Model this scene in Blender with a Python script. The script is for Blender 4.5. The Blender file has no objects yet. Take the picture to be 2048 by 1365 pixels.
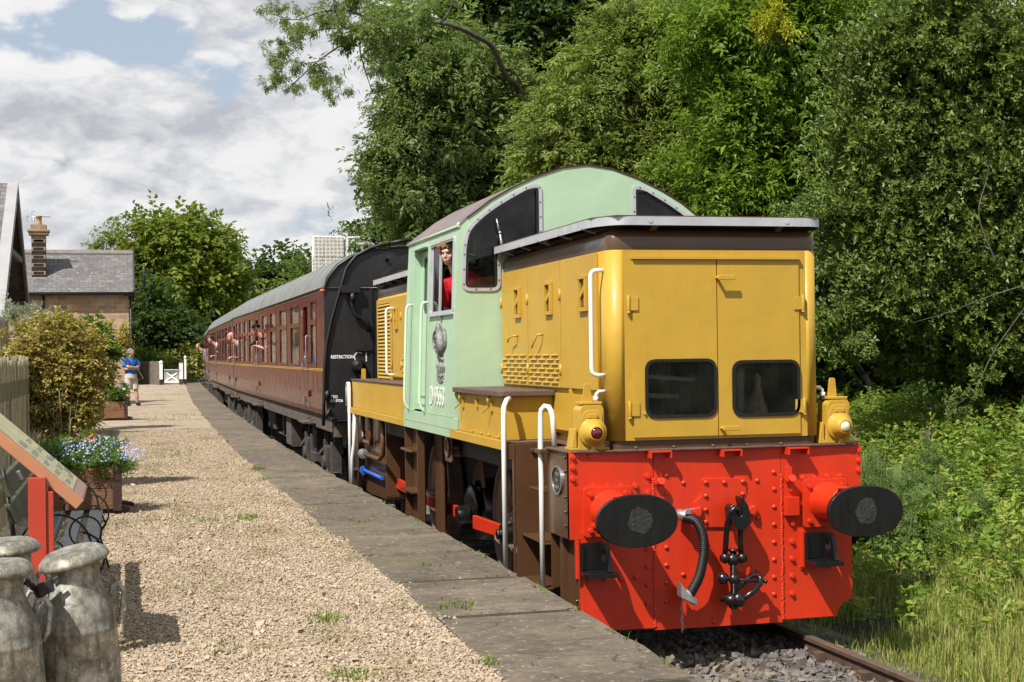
import bpy, math, random
import numpy as np
from mathutils import Vector, Matrix
random.seed(7); RNG = np.random.default_rng(11)
R = math.radians
SC = bpy.context.scene
COL = SC.collection
W, H = 2048, 1365
# ---------------------------------------------------------------- camera
CP = (-4.3105, -10.4601, 2.1993, 0.2547, 0.0075, -0.0127, 2988.9898)
def _axes():
    cx, cy, cz, yaw, pit, rol, f = CP
    F = np.array([math.sin(yaw)*math.cos(pit), math.cos(yaw)*math.cos(pit), math.sin(pit)])
    Rr = np.array([math.cos(yaw), -math.sin(yaw), 0.0]); U = np.cross(Rr, F)
    c, s = math.cos(rol), math.sin(rol)
    return np.array([cx, cy, cz]), c*Rr+s*U, -s*Rr+c*U, F, f
CC, CR, CU, CF, FPX = _axes()
def at(u, v, X=None, Y=None, Z=None, d=None):
    """the point of the place seen at photo pixel (u, v) on a known plane"""
    r = CF + CR*(u-W/2)/FPX - CU*(v-H/2)/FPX
    if X is not None: t = (X-CC[0])/r[0]
    elif Y is not None: t = (Y-CC[1])/r[1]
    elif Z is not None: t = (Z-CC[2])/r[2]
    else: t = d
    return CC + t*r
def dep(P): return float((np.asarray(P, float)-CC) @ CF)

# ---------------------------------------------------------------- mesh builder
def frame_from(d):
    d = np.asarray(d, float); d = d/np.linalg.norm(d)
    a = np.array([0, 0, 1.0]) if abs(d[2]) < .9 else np.array([1.0, 0, 0])
    x = np.cross(a, d); x /= np.linalg.norm(x)
    return x, np.cross(d, x), d
def round_poly(pts, r, n=5):
    """round the corners of a 2-D polygon; r is a number or one per corner"""
    out = []; N = len(pts)
    rs = r if isinstance(r, (list, tuple)) else [r]*N
    for i in range(N):
        p = np.array(pts[i], float); a = np.array(pts[i-1], float)-p; b = np.array(pts[(i+1) % N], float)-p
        la, lb = np.linalg.norm(a), np.linalg.norm(b)
        if rs[i] <= 0: out.append(tuple(p)); continue
        k = min(rs[i], la*.49, lb*.49)
        p0 = p+a/la*k; p1 = p+b/lb*k
        for t in np.linspace(0, 1, n+1):
            q = (1-t)**2*p0+2*t*(1-t)*p+t*t*p1; out.append((q[0], q[1]))
    return out
def offset_poly(pts, d):
    """inset (d > 0) or outset a polygon of either winding"""
    P = np.array(pts, float); N = len(P)
    A = 0.5*sum(P[i][0]*P[(i+1) % N][1]-P[(i+1) % N][0]*P[i][1] for i in range(N))
    sg = 1 if A > 0 else -1
    out = []
    for i in range(N):
        e0 = P[i]-P[i-1]; e1 = P[(i+1) % N]-P[i]
        n0 = np.array([-e0[1], e0[0]])/(np.linalg.norm(e0)+1e-9)*sg
        n1 = np.array([-e1[1], e1[0]])/(np.linalg.norm(e1)+1e-9)*sg
        n = n0+n1; l = n@n
        n = n*2/max(l, .6) if l > 1e-6 else n0
        out.append(tuple(P[i]+n*d))
    return out
OFF = {}
class MB:
    def __init__(s): s.v = []; s.f = []; s.m = []; s.s = []; s.cur = 0; s.sm = False
    def add(s, vs, fs, sm=None):
        b = len(s.v); s.v += [tuple(map(float, q)) for q in vs]
        for f in fs:
            s.f.append(tuple(i+b for i in f)); s.m.append(s.cur); s.s.append(s.sm if sm is None else sm)
        return s
    def box(s, x0, x1, y0, y1, z0, z1):
        return s.add([(x0,y0,z0),(x1,y0,z0),(x1,y1,z0),(x0,y1,z0),(x0,y0,z1),(x1,y0,z1),(x1,y1,z1),(x0,y1,z1)],
              [(0,3,2,1),(4,5,6,7),(0,1,5,4),(1,2,6,5),(2,3,7,6),(3,0,4,7)], False)
    def hexa(s, b, t):
        return s.add(list(b)+list(t), [(0,3,2,1),(4,5,6,7),(0,1,5,4),(1,2,6,5),(2,3,7,6),(3,0,4,7)], False)
    def bar(s, p0, p1, w, h, up=(0,0,1)):
        """a rectangular bar from p0 to p1, w across and h along up"""
        p0 = np.array(p0, float); p1 = np.array(p1, float); d = p1-p0; d /= np.linalg.norm(d)
        u = np.array(up, float); x = np.cross(d, u); x /= np.linalg.norm(x); u = np.cross(x, d)
        q = [p0-x*w/2-u*h/2, p0+x*w/2-u*h/2, p0+x*w/2+u*h/2, p0-x*w/2+u*h/2]
        q2 = [p+(p1-p0) for p in q]
        return s.add(q+q2, [(0,1,2,3),(7,6,5,4),(0,4,5,1),(1,5,6,2),(2,6,7,3),(3,7,4,0)], False)
    def cyl(s, p0, p1, r0, r1=None, n=14, cap=True):
        r1 = r0 if r1 is None else r1
        p0 = np.array(p0, float); p1 = np.array(p1, float); x, y, _ = frame_from(p1-p0)
        vs = []
        for p, r in ((p0, r0), (p1, r1)):
            for i in range(n):
                a = 2*math.pi*i/n; vs.append(p+r*(math.cos(a)*x+math.sin(a)*y))
        s.add(vs, [(i, (i+1) % n, n+(i+1) % n, n+i) for i in range(n)], True)
        if cap:
            b = len(s.v)-2*n
            s.f += [tuple(b+i for i in range(n))[::-1], tuple(b+n+i for i in range(n))]; s.m += [s.cur]*2; s.s += [False]*2
        return s
    def tube(s, pts, r, n=8, cap=True):
        P = [np.array(p, float) for p in pts]; N = len(P)
        rs = r if isinstance(r, (list, tuple, np.ndarray)) else [r]*N
        T = [(P[min(i+1, N-1)]-P[max(i-1, 0)]) for i in range(N)]
        T = [t/(np.linalg.norm(t)+1e-12) for t in T]
        x, y, _ = frame_from(T[0]); vs = []
        for i in range(N):
            x = x-T[i]*(x@T[i]); x /= np.linalg.norm(x); y = np.cross(T[i], x)
            for k in range(n):
                a = 2*math.pi*k/n; vs.append(P[i]+rs[i]*(math.cos(a)*x+math.sin(a)*y))
        fs = [(i*n+k, i*n+(k+1) % n, (i+1)*n+(k+1) % n, (i+1)*n+k) for i in range(N-1) for k in range(n)]
        s.add(vs, fs, True)
        if cap:
            b = len(s.v)-N*n
            s.f += [tuple(b+k for k in range(n))[::-1], tuple(b+(N-1)*n+k for k in range(n))]; s.m += [s.cur]*2; s.s += [False]*2
        return s
    def lathe(s, prof, o, axis=(0,0,1), n=24, sx=1.0, sy=1.0, cap=True):
        """prof: (radius, height) pairs along axis"""
        o = np.array(o, float); x, y, d = frame_from(axis); vs = []
        for r, h in prof:
            for k in range(n):
                a = 2*math.pi*k/n; vs.append(o+d*h+r*(sx*math.cos(a)*x+sy*math.sin(a)*y))
        N = len(prof)
        s.add(vs, [(i*n+k, i*n+(k+1) % n, (i+1)*n+(k+1) % n, (i+1)*n+k) for i in range(N-1) for k in range(n)], True)
        if cap:
            b = len(s.v)-N*n
            s.f += [tuple(b+k for k in range(n))[::-1], tuple(b+(N-1)*n+k for k in range(n))]; s.m += [s.cur]*2; s.s += [False]*2
        return s
    def ell(s, c, r, n=12, m=8, rot=None):
        c = np.array(c, float); r = (r, r, r) if np.isscalar(r) else r; vs = []
        for i in range(1, m):
            t = math.pi*i/m
            for k in range(n):
                a = 2*math.pi*k/n
                vs.append([r[0]*math.sin(t)*math.cos(a), r[1]*math.sin(t)*math.sin(a), r[2]*math.cos(t)])
        vs += [[0, 0, r[2]], [0, 0, -r[2]]]
        vs = np.array(vs)
        if rot is not None: vs = vs @ np.array(rot).T
        t0, b0 = len(vs)-2, len(vs)-1
        fs = [(i*n+k, (i+1)*n+k, (i+1)*n+(k+1) % n, i*n+(k+1) % n) for i in range(m-2) for k in range(n)]
        fs += [(t0, k, (k+1) % n) for k in range(n)] + [(b0, (m-2)*n+(k+1) % n, (m-2)*n+k) for k in range(n)]
        return s.add(vs+c, fs, True)
    def prism(s, poly, o, ex, ey, a0, a1, sm=False):
        """polygon in the (ex, ey) plane at o, from a0 to a1 along ex x ey"""
        o = np.array(o, float); ex = np.array(ex, float); ey = np.array(ey, float); ez = np.cross(ex, ey)
        n = len(poly)
        vs = [o+ex*p[0]+ey*p[1]+ez*a0 for p in poly]+[o+ex*p[0]+ey*p[1]+ez*a1 for p in poly]
        s.add(vs, [tuple(range(n))[::-1], tuple(range(n, 2*n))], False)
        b = len(s.v)-2*n
        for i in range(n):
            s.f.append((b+i, b+(i+1) % n, b+n+(i+1) % n, b+n+i)); s.m.append(s.cur); s.s.append(sm)
        return s
    def plate(s, outer, holes, o, ex, ey, a0, a1):
        """flat sheet with holes, a0..a1 thick along ex x ey"""
        cu = bpy.data.curves.new('tmp', 'CURVE'); cu.dimensions = '2D'; cu.fill_mode = 'BOTH'; cu.extrude = .5
        for poly in [outer]+list(holes):
            sp = cu.splines.new('POLY'); sp.points.add(len(poly)-1); sp.use_cyclic_u = True
            for q, p in zip(sp.points, poly): q.co = (p[0], p[1], 0, 1)
        ob = bpy.data.objects.new('tmp', cu); COL.objects.link(ob)
        dg = bpy.context.evaluated_depsgraph_get(); me = bpy.data.meshes.new_from_object(ob.evaluated_get(dg))
        o = np.array(o, float); ex = np.array(ex, float); ey = np.array(ey, float); ez = np.cross(ex, ey)
        vs = [o+ex*q.co[0]+ey*q.co[1]+ez*(a0+(q.co[2]+.5)*(a1-a0)) for q in me.vertices]
        s.add(vs, [tuple(p.vertices) for p in me.polygons], False)
        bpy.data.objects.remove(ob); bpy.data.curves.remove(cu); bpy.data.meshes.remove(me)
        return s
    def text(s, body, size, o, ex, ey, depth=.002, sx=1.0, bold=0.0, align='LEFT'):
        cu = bpy.data.curves.new('tmp', 'FONT'); cu.body = body; cu.size = size; cu.offset = bold; cu.align_x = align
        cu.extrude = .5; cu.resolution_u = 3
        ob = bpy.data.objects.new('tmp', cu); COL.objects.link(ob)
        dg = bpy.context.evaluated_depsgraph_get(); me = bpy.data.meshes.new_from_object(ob.evaluated_get(dg))
        o = np.array(o, float); ex = np.array(ex, float); ey = np.array(ey, float); ez = np.cross(ex, ey)
        vs = [o+ex*q.co[0]*sx+ey*q.co[1]+ez*(q.co[2]+.5)*depth for q in me.vertices]
        s.add(vs, [tuple(p.vertices) for p in me.polygons], False)
        bpy.data.objects.remove(ob); bpy.data.curves.remove(cu); bpy.data.meshes.remove(me)
        return s
    def piece(s):
        s.marks = getattr(s, 'marks', [])+[(len(s.v), len(s.f))]; return s
    def build_each(s, name, mats, parent=None, **kw):
        mk = s.marks+[(len(s.v), len(s.f))]; out = []
        for (v0, f0), (v1, f1) in zip(mk[:-1], mk[1:]):
            q = MB(); q.v = s.v[v0:v1]; q.f = [tuple(i-v0 for i in f) for f in s.f[f0:f1]]; q.m = s.m[f0:f1]; q.s = s.s[f0:f1]; out.append(q.build(name, mats, parent, **kw))
        return out
    def build(s, name, mats, parent=None, bevel=0, remesh=0, smooth=0, off=None, seg=2):
        if not isinstance(mats, (list, tuple)): mats = [mats]
        o3 = np.array(off) if off is not None else (np.array(OFF.get(parent.name, (0,0,0))) if parent else np.zeros(3))
        me = bpy.data.meshes.new(name)
        me.from_pydata([tuple(np.array(q)-o3) for q in s.v], [], s.f)
        for m in mats: me.materials.append(m)
        me.polygons.foreach_set('material_index', s.m); me.polygons.foreach_set('use_smooth', s.s)
        me.update()
        ob = bpy.data.objects.new(name, me); COL.objects.link(ob)
        if parent: ob.parent = parent; OFF[ob.name] = tuple(o3)
        if off is not None and not parent: ob.location = off; OFF[ob.name] = tuple(o3)
        if remesh:
            md = ob.modifiers.new('r', 'REMESH'); md.mode = 'VOXEL'; md.voxel_size = remesh; md.use_smooth_shade = True
            if smooth:
                m2 = ob.modifiers.new('s', 'SMOOTH'); m2.iterations = smooth; m2.factor = .5
            dg = bpy.context.evaluated_depsgraph_get(); nm = bpy.data.meshes.new_from_object(ob.evaluated_get(dg))
            ob.modifiers.clear(); ob.data = nm; bpy.data.meshes.remove(me); nm.name = name
            nm.materials.clear()
            for m in mats: nm.materials.append(m)
        elif bevel:
            md = ob.modifiers.new('b', 'BEVEL'); md.width = bevel; md.segments = seg; md.limit_method = 'ANGLE'; md.angle_limit = R(40)
        return ob
def tag(o, label=None, cat=None, group=None, kind=None):
    if label: o['label'] = label
    if cat: o['category'] = cat
    if group: o['group'] = group
    if kind: o['kind'] = kind
    return o
def empty(name, loc, label, cat, group=None, rz=0):
    o = bpy.data.objects.new(name, None); COL.objects.link(o); o.location = loc; o.rotation_euler = (0, 0, rz)
    o.empty_display_size = .2; OFF[o.name] = (0, 0, 0) if rz else tuple(loc)
    return tag(o, label, cat, group)
def copy_tree(o, parent=None):
    c = o.copy(); COL.objects.link(c)
    if parent: c.parent = parent
    for ch in list(o.children): copy_tree(ch, c)
    return c
def mesh_np(name, V, Q, mat, parent=None, attrs=None, smooth=False, off=None):
    """a mesh from numpy vertices and quads (or triangles); attrs: point attributes"""
    me = bpy.data.meshes.new(name); n = len(V); k = Q.shape[1]
    if off is not None: V = V-np.array(off)
    me.vertices.add(n); me.vertices.foreach_set('co', np.ascontiguousarray(V, np.float32).ravel())
    me.loops.add(Q.size); me.loops.foreach_set('vertex_index', np.ascontiguousarray(Q, np.int32).ravel())
    me.polygons.add(len(Q)); me.polygons.foreach_set('loop_start', np.arange(0, Q.size, k, dtype=np.int32))
    me.polygons.foreach_set('use_smooth', np.full(len(Q), smooth))
    for nm, a in (attrs or {}).items():
        at_ = me.attributes.new(nm, 'FLOAT', 'POINT'); at_.data.foreach_set('value', np.ascontiguousarray(a, np.float32))
    for m in (mat if isinstance(mat, (list, tuple)) else [mat]): me.materials.append(m)
    me.update(calc_edges=True); me.validate()
    ob = bpy.data.objects.new(name, me); COL.objects.link(ob)
    if parent: ob.parent = parent
    elif off is not None: ob.location = off
    return ob
# ---------------------------------------------------------------- materials
def srgb(r, g, b):
    f = lambda c: (c/255/12.92) if c/255 <= .04045 else ((c/255+.055)/1.055)**2.4
    return (f(r), f(g), f(b))
class NT:
    def __init__(s, name):
        s.m = bpy.data.materials.new(name); s.m.use_nodes = True; s.t = s.m.node_tree; s.t.nodes.clear()
        s.out = s.n('ShaderNodeOutputMaterial')
    def n(s, typ, ins=None, **kw):
        nd = s.t.nodes.new(typ)
        for k, v in kw.items(): setattr(nd, k, v)
        for k, v in (ins or {}).items():
            sock = nd.inputs[k]
            if hasattr(v, 'is_output') or isinstance(v, bpy.types.NodeSocket): s.t.links.new(v, sock)
            else:
                if isinstance(v, (tuple, list)) and len(v) == 3 and sock.type == 'RGBA': v = (*v, 1)
                sock.default_value = v
        return nd
    def noise(s, vec, scale, detail=4, rough=.55, dist=0.0):
        return s.n('ShaderNodeTexNoise', {'Vector': vec, 'Scale': scale, 'Detail': detail, 'Roughness': rough, 'Distortion': dist}).outputs['Fac']
    def ramp(s, fac, stops, interp='LINEAR'):
        nd = s.n('ShaderNodeValToRGB', {'Fac': fac}); cr = nd.color_ramp; cr.interpolation = interp
        while len(cr.elements) < len(stops): cr.elements.new(.5)
        for e, (p, c) in zip(cr.elements, stops):
            e.position = p; e.color = (c, c, c, 1) if np.isscalar(c) else (*c, 1)
        return nd.outputs['Color']
    def mix(s, fac, a, b, typ='MIX'):
        nd = s.n('ShaderNodeMix', data_type='RGBA', blend_type=typ)
        for k, v in ((0, fac), (6, a), (7, b)):
            sock = nd.inputs[k]
            if isinstance(v, bpy.types.NodeSocket): s.t.links.new(v, sock)
            else: sock.default_value = (*v, 1) if isinstance(v, (tuple, list)) else v
        return nd.outputs[2]
    def math(s, op, a, b=0.0, clamp=False):
        nd = s.n('ShaderNodeMath', operation=op, use_clamp=clamp)
        for k, v in ((0, a), (1, b)):
            if isinstance(v, bpy.types.NodeSocket): s.t.links.new(v, nd.inputs[k])
            else: nd.inputs[k].default_value = v
        return nd.outputs[0]
    def coord(s, which='Object'): return s.n('ShaderNodeTexCoord').outputs[which]
    def scaled(s, vec, sc, rot=(0,0,0), loc=(0,0,0)):
        return s.n('ShaderNodeMapping', {'Vector': vec, 'Scale': sc, 'Rotation': rot, 'Location': loc}).outputs[0]
    def bump(s, h, strength=.3, dist=.01, nrm=None):
        ins = {'Height': h, 'Strength': strength, 'Distance': dist}
        if nrm is not None: ins['Normal'] = nrm
        return s.n('ShaderNodeBump', ins).outputs[0]
    def bsdf(s, **kw):
        ren = {'color': 'Base Color', 'rough': 'Roughness', 'metal': 'Metallic', 'nrm': 'Normal', 'coat': 'Coat Weight', 'crough': 'Coat Roughness',
               'spec': 'Specular IOR Level', 'alpha': 'Alpha', 'trans': 'Transmission Weight', 'ior': 'IOR', 'emis': 'Emission Color', 'estr': 'Emission Strength', 'cnrm': 'Coat Normal'}
        b = s.n('ShaderNodeBsdfPrincipled', {ren[k]: v for k, v in kw.items()})
        s.t.links.new(b.outputs[0], s.out.inputs[0]); return b
def paint(name, rgb, rough=.35, coat=.25, var=.10, wave=.0015, dirt=None, dirt_amt=.35, scale=1.0, spec=.5):
    """brushed gloss paint on sheet metal: slight tone drift, faint waviness, worn dirt"""
    k = NT(name); co = k.coord('Object')
    a = k.noise(co, 1.7*scale, 5, .6); b = k.noise(k.scaled(co, (9*scale, 9*scale, 1.2*scale)), 3, 4, .65)
    c = k.mix(k.ramp(a, [(.3, 0), (.7, 1)]), tuple(x*(1-var) for x in rgb), tuple(min(1, x*(1+var)) for x in rgb))
    c = k.mix(k.math('MULTIPLY', k.ramp(b, [(.6, 0), (.85, 1)]), var*.5), c, tuple(x*.7 for x in rgb))
    if dirt is not None:
        g = k.noise(k.scaled(co, (6, 6, .8)), 2.3, 6, .7)
        c = k.mix(k.math('MULTIPLY', k.ramp(g, [(.48, 0), (.75, 1)]), dirt_amt), c, dirt)
    h = k.noise(co, 2.2*scale, 3, .5); h2 = k.noise(co, 60*scale, 2, .5)
    hh = k.math('ADD', h, k.math('MULTIPLY', h2, .025))
    nr = k.bump(hh, 1.0, wave*6)
    rr = k.ramp(b, [(.3, max(.03, rough-.06)), (.8, rough+.14)])
    k.bsdf(color=c, rough=rr, nrm=nr, coat=coat, crough=.12, spec=spec)
    return k.m
def plain(name, rgb, rough=.6, metal=0.0, var=.15, scale=6.0, bump=.002, spec=.5, coat=0.0):
    k = NT(name); co = k.coord('Object'); a = k.noise(co, scale, 5, .62)
    c = k.mix(k.ramp(a, [(.3, 0), (.72, 1)]), tuple(x*(1-var) for x in rgb), tuple(min(1, x*(1+var)) for x in rgb))
    k.bsdf(color=c, rough=rough, metal=metal, nrm=k.bump(k.noise(co, scale*5, 4, .6), .6, bump*4), spec=spec, coat=coat)
    return k.m
def glass(name, tint=(.75, .8, .78), refl=.9, dirty=.06):
    k = NT(name); co = k.coord('Object')
    tr = k.n('ShaderNodeBsdfTransparent', {'Color': tint})
    gl = k.n('ShaderNodeBsdfGlossy', {'Roughness': .03, 'Color': (refl, refl, refl)})
    fr = k.n('ShaderNodeFresnel', {'IOR': 1.5}).outputs[0]
    mx = k.n('ShaderNodeMixShader', {0: fr, 1: tr.outputs[0], 2: gl.outputs[0]})
    df = k.n('ShaderNodeBsdfDiffuse', {'Color': (.5, .48, .42)})
    d = k.math('MULTIPLY', k.ramp(k.noise(co, 4, 6, .7), [(.4, 0), (.8, 1)]), dirty*3)
    mx2 = k.n('ShaderNodeMixShader', {0: d, 1: mx.outputs[0], 2: df.outputs[0]})
    k.t.links.new(mx2.outputs[0], k.out.inputs[0]); return k.m
# ================================================================ camera, sun, sky
cam = bpy.data.cameras.new('Camera'); cam.sensor_width = 36; cam.lens = FPX/W*36; cam.clip_start = .1; cam.clip_end = 3000
camo = bpy.data.objects.new('Camera', cam); COL.objects.link(camo)
M = Matrix.Identity(4)
for i, a in enumerate((CR, CU, -CF)):
    for j in range(3): M[j][i] = a[j]
M.translation = Vector(CC); camo.matrix_world = M; SC.camera = camo
SUN = Vector((-.60, -.50, 1.0)).normalized()
sl = bpy.data.lights.new('Sun', 'SUN'); sl.energy = 5.0; sl.angle = R(.5); sl.color = (1, .96, .90)
so = bpy.data.objects.new('Sun', sl); COL.objects.link(so); so.rotation_euler = SUN.to_track_quat('Z', 'Y').to_euler(); so.location = (-20, -20, 40)
wd = bpy.data.worlds.new('World'); SC.world = wd; wd.use_nodes = True
class WT(NT):
    def __init__(s): s.t = wd.node_tree; s.t.nodes.clear(); s.out = s.n('ShaderNodeOutputWorld')
k = WT()
sky = k.n('ShaderNodeTexSky', sky_type='NISHITA'); sky.sun_disc = False
sky.sun_elevation = math.asin(SUN.z); sky.sun_rotation = math.atan2(SUN.x, SUN.y); sky.air_density = 1.1; sky.dust_density = 1.2; sky.ozone_density = 1.5
sep = k.n('ShaderNodeSeparateXYZ', {0: k.coord('Generated')})
az = k.math('ARCTAN2', sep.outputs[0], sep.outputs[1]); el = k.math('ARCSINE', sep.outputs[2])
vec = k.n('ShaderNodeCombineXYZ', {0: k.math('ADD', az, 1.5), 1: k.math('ADD', k.math('MULTIPLY', el, 1.9), .1), 2: 0.37}).outputs[0]
def cl(dx, dy, sc, det=9, ro=.52, ds=.25): return k.noise(k.scaled(vec, (1, 1, 1), loc=(dx, dy, 0)), sc, det, ro, ds)
wn = k.n('ShaderNodeTexNoise', {'Vector': vec, 'Scale': 16.0, 'Detail': 5.0, 'Roughness': .6}).outputs['Color']
wv = k.n('ShaderNodeVectorMath', {0: vec, 1: k.n('ShaderNodeVectorMath', {0: wn, 'Scale': .05}, operation='SCALE').outputs[0]}, operation='ADD').outputs[0]
def puff(dx, dy):
    """heaped cloud tops: rounded cells on rounded cells"""
    v = k.scaled(wv, (1, 1, 1), loc=(dx, dy, 0))
    vo = k.n('ShaderNodeTexVoronoi', {'Vector': v, 'Scale': 8.5, 'Detail': 4.0, 'Roughness': .52, 'Lacunarity': 2.2, 'Randomness': 1.0}, normalize=True).outputs['Distance']
    return k.math('SUBTRACT', 1.0, k.math('MULTIPLY', vo, 1.5))
a = puff(0, 0); b = puff(.006, -.022); big = cl(3.1, 1.7, 5.5, 6, .55, .2)
lit = k.math('ADD', .5, k.math('MULTIPLY', k.math('SUBTRACT', a, b), 2.2), True)
def blob(ca, ce, ra, re):
    x = k.math('DIVIDE', k.math('SUBTRACT', az, ca), ra); y = k.math('DIVIDE', k.math('SUBTRACT', el, ce), re)
    q = k.math('ADD', k.math('MULTIPLY', x, x), k.math('MULTIPLY', y, y)); return k.math('SUBTRACT', 1.0, q, True)
dens = k.math('ADD', k.math('MULTIPLY', a, .42), k.math('MULTIPLY', big, .75))
for q in ((-.035, .206, .09, .028, .16), (.13, .165, .14, .030, .10)): dens = k.math('SUBTRACT', dens, k.math('MULTIPLY', blob(*q[:4]), q[4]))
dens = k.math('SUBTRACT', dens, k.math('MULTIPLY', k.ramp(el, [(.3, 0), (.75, 1)]), .14))
cover = k.ramp(dens, [(.47, 0), (.545, 1)], 'EASE')
under = k.ramp(cl(1.3, 5.2, 6.5, 7, .55, .2), [(.40, 0), (.60, 1)])
shade = k.math('ADD', k.math('MULTIPLY', lit, .80), k.math('MULTIPLY', under, .26), True)
ccol = k.ramp(shade, [(0.20, (5.2, 5.4, 5.9)), (.42, (7.2, 7.3, 7.6)), (.60, (8.9, 8.9, 8.95)), (1, (9.8, 9.75, 9.7))])
veil = k.mix(.6, sky.outputs[0], (6.2, 7.1, 8.3))
col = k.mix(cover, veil, ccol)
bg = k.n('ShaderNodeBackground', {'Color': col, 'Strength': .068}); k.t.links.new(bg.outputs[0], k.out.inputs[0])
SC.view_settings.view_transform = 'Standard'; SC.view_settings.look = 'None'; SC.view_settings.exposure = .52; SC.view_settings.gamma = 1
SC.render.engine = 'CYCLES'; SC.cycles.use_denoising = True; SC.cycles.max_bounces = 6; SC.cycles.transparent_max_bounces = 24
SC.cycles.diffuse_bounces = 3; SC.cycles.glossy_bounces = 3; SC.cycles.caustics_reflective = False; SC.cycles.caustics_refractive = False
SC.cycles.sample_clamp_indirect = 4
# ================================================================ the track's line and the platform edge
def interp(t, tab):
    ks = [q[0] for q in tab]; return float(np.interp(t, ks, [q[1] for q in tab]))
EDGE = [(-30, -1.80), (-4, -1.80), (0, -1.76), (9, -1.79), (14.7, -1.78), (25, -1.58), (38.7, -1.29), (57, -.73), (75, -.15), (120, 1.6)]
def edge(y): return interp(y, EDGE)
def tcx(y): return .0006*max(0, y-18)**2 if y < 80 else .0006*62**2+(y-80)*.0744
PZ = .70
# ground, one sheet to the horizon
def ground_z(x, y):
    l = x-tcx(y)
    if l < -6: z = .55
    elif l < -1.9: z = -.3
    elif l < 1.25: z = -.24
    else:
        z = float(np.interp(l, [1.25, 1.7, 3, 4.5, 7, 12, 40], [-.24, -.12, .02, .25, .9, 2.2, 4]))
    return z+.03*math.sin(x*1.7+y*.9)*math.sin(y*1.3)*(1 if l > 1.6 or l < -6 else 0)
xs = np.unique(np.concatenate([np.linspace(-400, -20, 12), np.arange(-20, 20, .5), np.linspace(20, 400, 12)]))
ys = np.unique(np.concatenate([np.linspace(-60, -12, 6), np.arange(-12, 90, .8), np.linspace(90, 900, 14)]))
V = np.array([[x, y, ground_z(x, y)] for y in ys for x in xs]); nx = len(xs)
Q = np.array([[j*nx+i, j*nx+i+1, (j+1)*nx+i+1, (j+1)*nx+i] for j in range(len(ys)-1) for i in range(nx-1)])
k = NT('soil_and_turf'); co = k.coord('Object')
c = k.mix(k.ramp(k.noise(co, .9, 6, .65), [(.35, 0), (.65, 1)]), (.022, .030, .010), (.040, .040, .016))
c = k.mix(k.ramp(k.noise(co, 14, 4, .6), [(.5, 0), (.7, 1)]), c, (.045, .045, .016))
k.bsdf(color=c, rough=.95, nrm=k.bump(k.noise(co, 25, 5, .7), .9, .04))
g = mesh_np('ground', V, Q, k.m, smooth=True); tag(g, kind='structure', label='earth and rough grass under the trees and along the railway')
# ballast bed
k = NT('ballast'); co = k.coord('Object')
vo = k.n('ShaderNodeTexVoronoi', {'Vector': co, 'Scale': 22, 'Randomness': 1.0})
c = k.mix(k.ramp(k.n('ShaderNodeSeparateColor', {0: vo.outputs['Color']}).outputs[0], [(0, 0), (1, 1)]), (.06, .055, .05), (.20, .18, .165))
k.bsdf(color=c, rough=.9, nrm=k.bump(k.math('SUBTRACT', 1, vo.outputs['Distance']), 1, .05))
m = MB(); yy = list(np.arange(-14, 90, 2))
vs = []; fs = []
for y in yy: vs += [(tcx(y)-1.7, y, -.17), (tcx(y)-1.3, y, -.135), (tcx(y)+1.1, y, -.135), (tcx(y)+1.75, y, -.22)]
for i in range(len(yy)-1):
    for j in range(3): fs.append((4*i+j, 4*i+j+1, 4*i+j+5, 4*i+j+4))
m.add(vs, fs); tag(m.build('trackbed', k.m), kind='structure', label='grey stone ballast bed under the rails')
BALL = k.m
# stones
def stones(name, pts, size, mats, rnd_mat, label, kindv='stuff', flat=.6):
    n = len(pts)
    base = np.array([[x, y, z] for z in (-1, 1) for y in (-1, 1) for x in (-1, 1)], float)*.58
    P = base[None]+RNG.uniform(-.34, .34, (n, 8, 3))
    s = size*RNG.uniform(.55, 1.35, (n, 1, 1))*np.concatenate([RNG.uniform(.7, 1.4, (n, 1, 1)), RNG.uniform(.7, 1.1, (n, 1, 1)), np.full((n, 1, 1), flat)], 2)
    P = P*s
    q = RNG.normal(size=(n, 4)); q[:, 1:3] *= .35; q /= np.linalg.norm(q, axis=1)[:, None]; w, x, y, z = q.T
    Rm = np.stack([1-2*(y*y+z*z), 2*(x*y-z*w), 2*(x*z+y*w), 2*(x*y+z*w), 1-2*(x*x+z*z), 2*(y*z-x*w), 2*(x*z-y*w), 2*(y*z+x*w), 1-2*(x*x+y*y)], 1).reshape(n, 3, 3)
    P = np.einsum('nij,nkj->nki', Rm, P)+pts[:, None, :]
    F = np.array([[0, 2, 3, 1], [4, 5, 7, 6], [0, 1, 5, 4], [1, 3, 7, 5], [3, 2, 6, 7], [2, 0, 4, 6]])
    Qs = (F[None]+8*np.arange(n)[:, None, None]).reshape(-1, 4)
    ob = mesh_np(name, P.reshape(-1, 3), Qs, mats, attrs={'rnd': np.repeat(RNG.random(n), 8)})
    return tag(ob, label, kind=kindv)
def stone_mat(name, cols):
    k = NT(name); co = k.coord('Object'); a = k.n('ShaderNodeAttribute', attribute_name='rnd').outputs['Fac']
    c = k.ramp(a, [(i/(len(cols)-1), q) for i, q in enumerate(cols)])
    c = k.mix(k.math('MULTIPLY', k.noise(co, 90, 3, .6), .5), c, tuple(x*.55 for x in cols[0])); c = k.mix(k.math('MULTIPLY', k.ramp(k.noise(k.scaled(co, (1.1, .55, 1)), 1.3, 6, .68), [(.50, 0), (.66, 1)]), .6), c, (.20, .16, .07)); c = k.mix(k.math('MULTIPLY', k.ramp(k.noise(co, 3.2, 5, .7), [(.5, 0), (.7, 1)]), .35), c, (.22, .16, .10))
    k.bsdf(color=c, rough=.88); return k.m
GCOLS = [(.27, .20, .13), (.51, .405, .28), (.39, .29, .185), (.60, .505, .385), (.39, .325, .255), (.53, .405, .255), (.32, .27, .215)]
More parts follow.
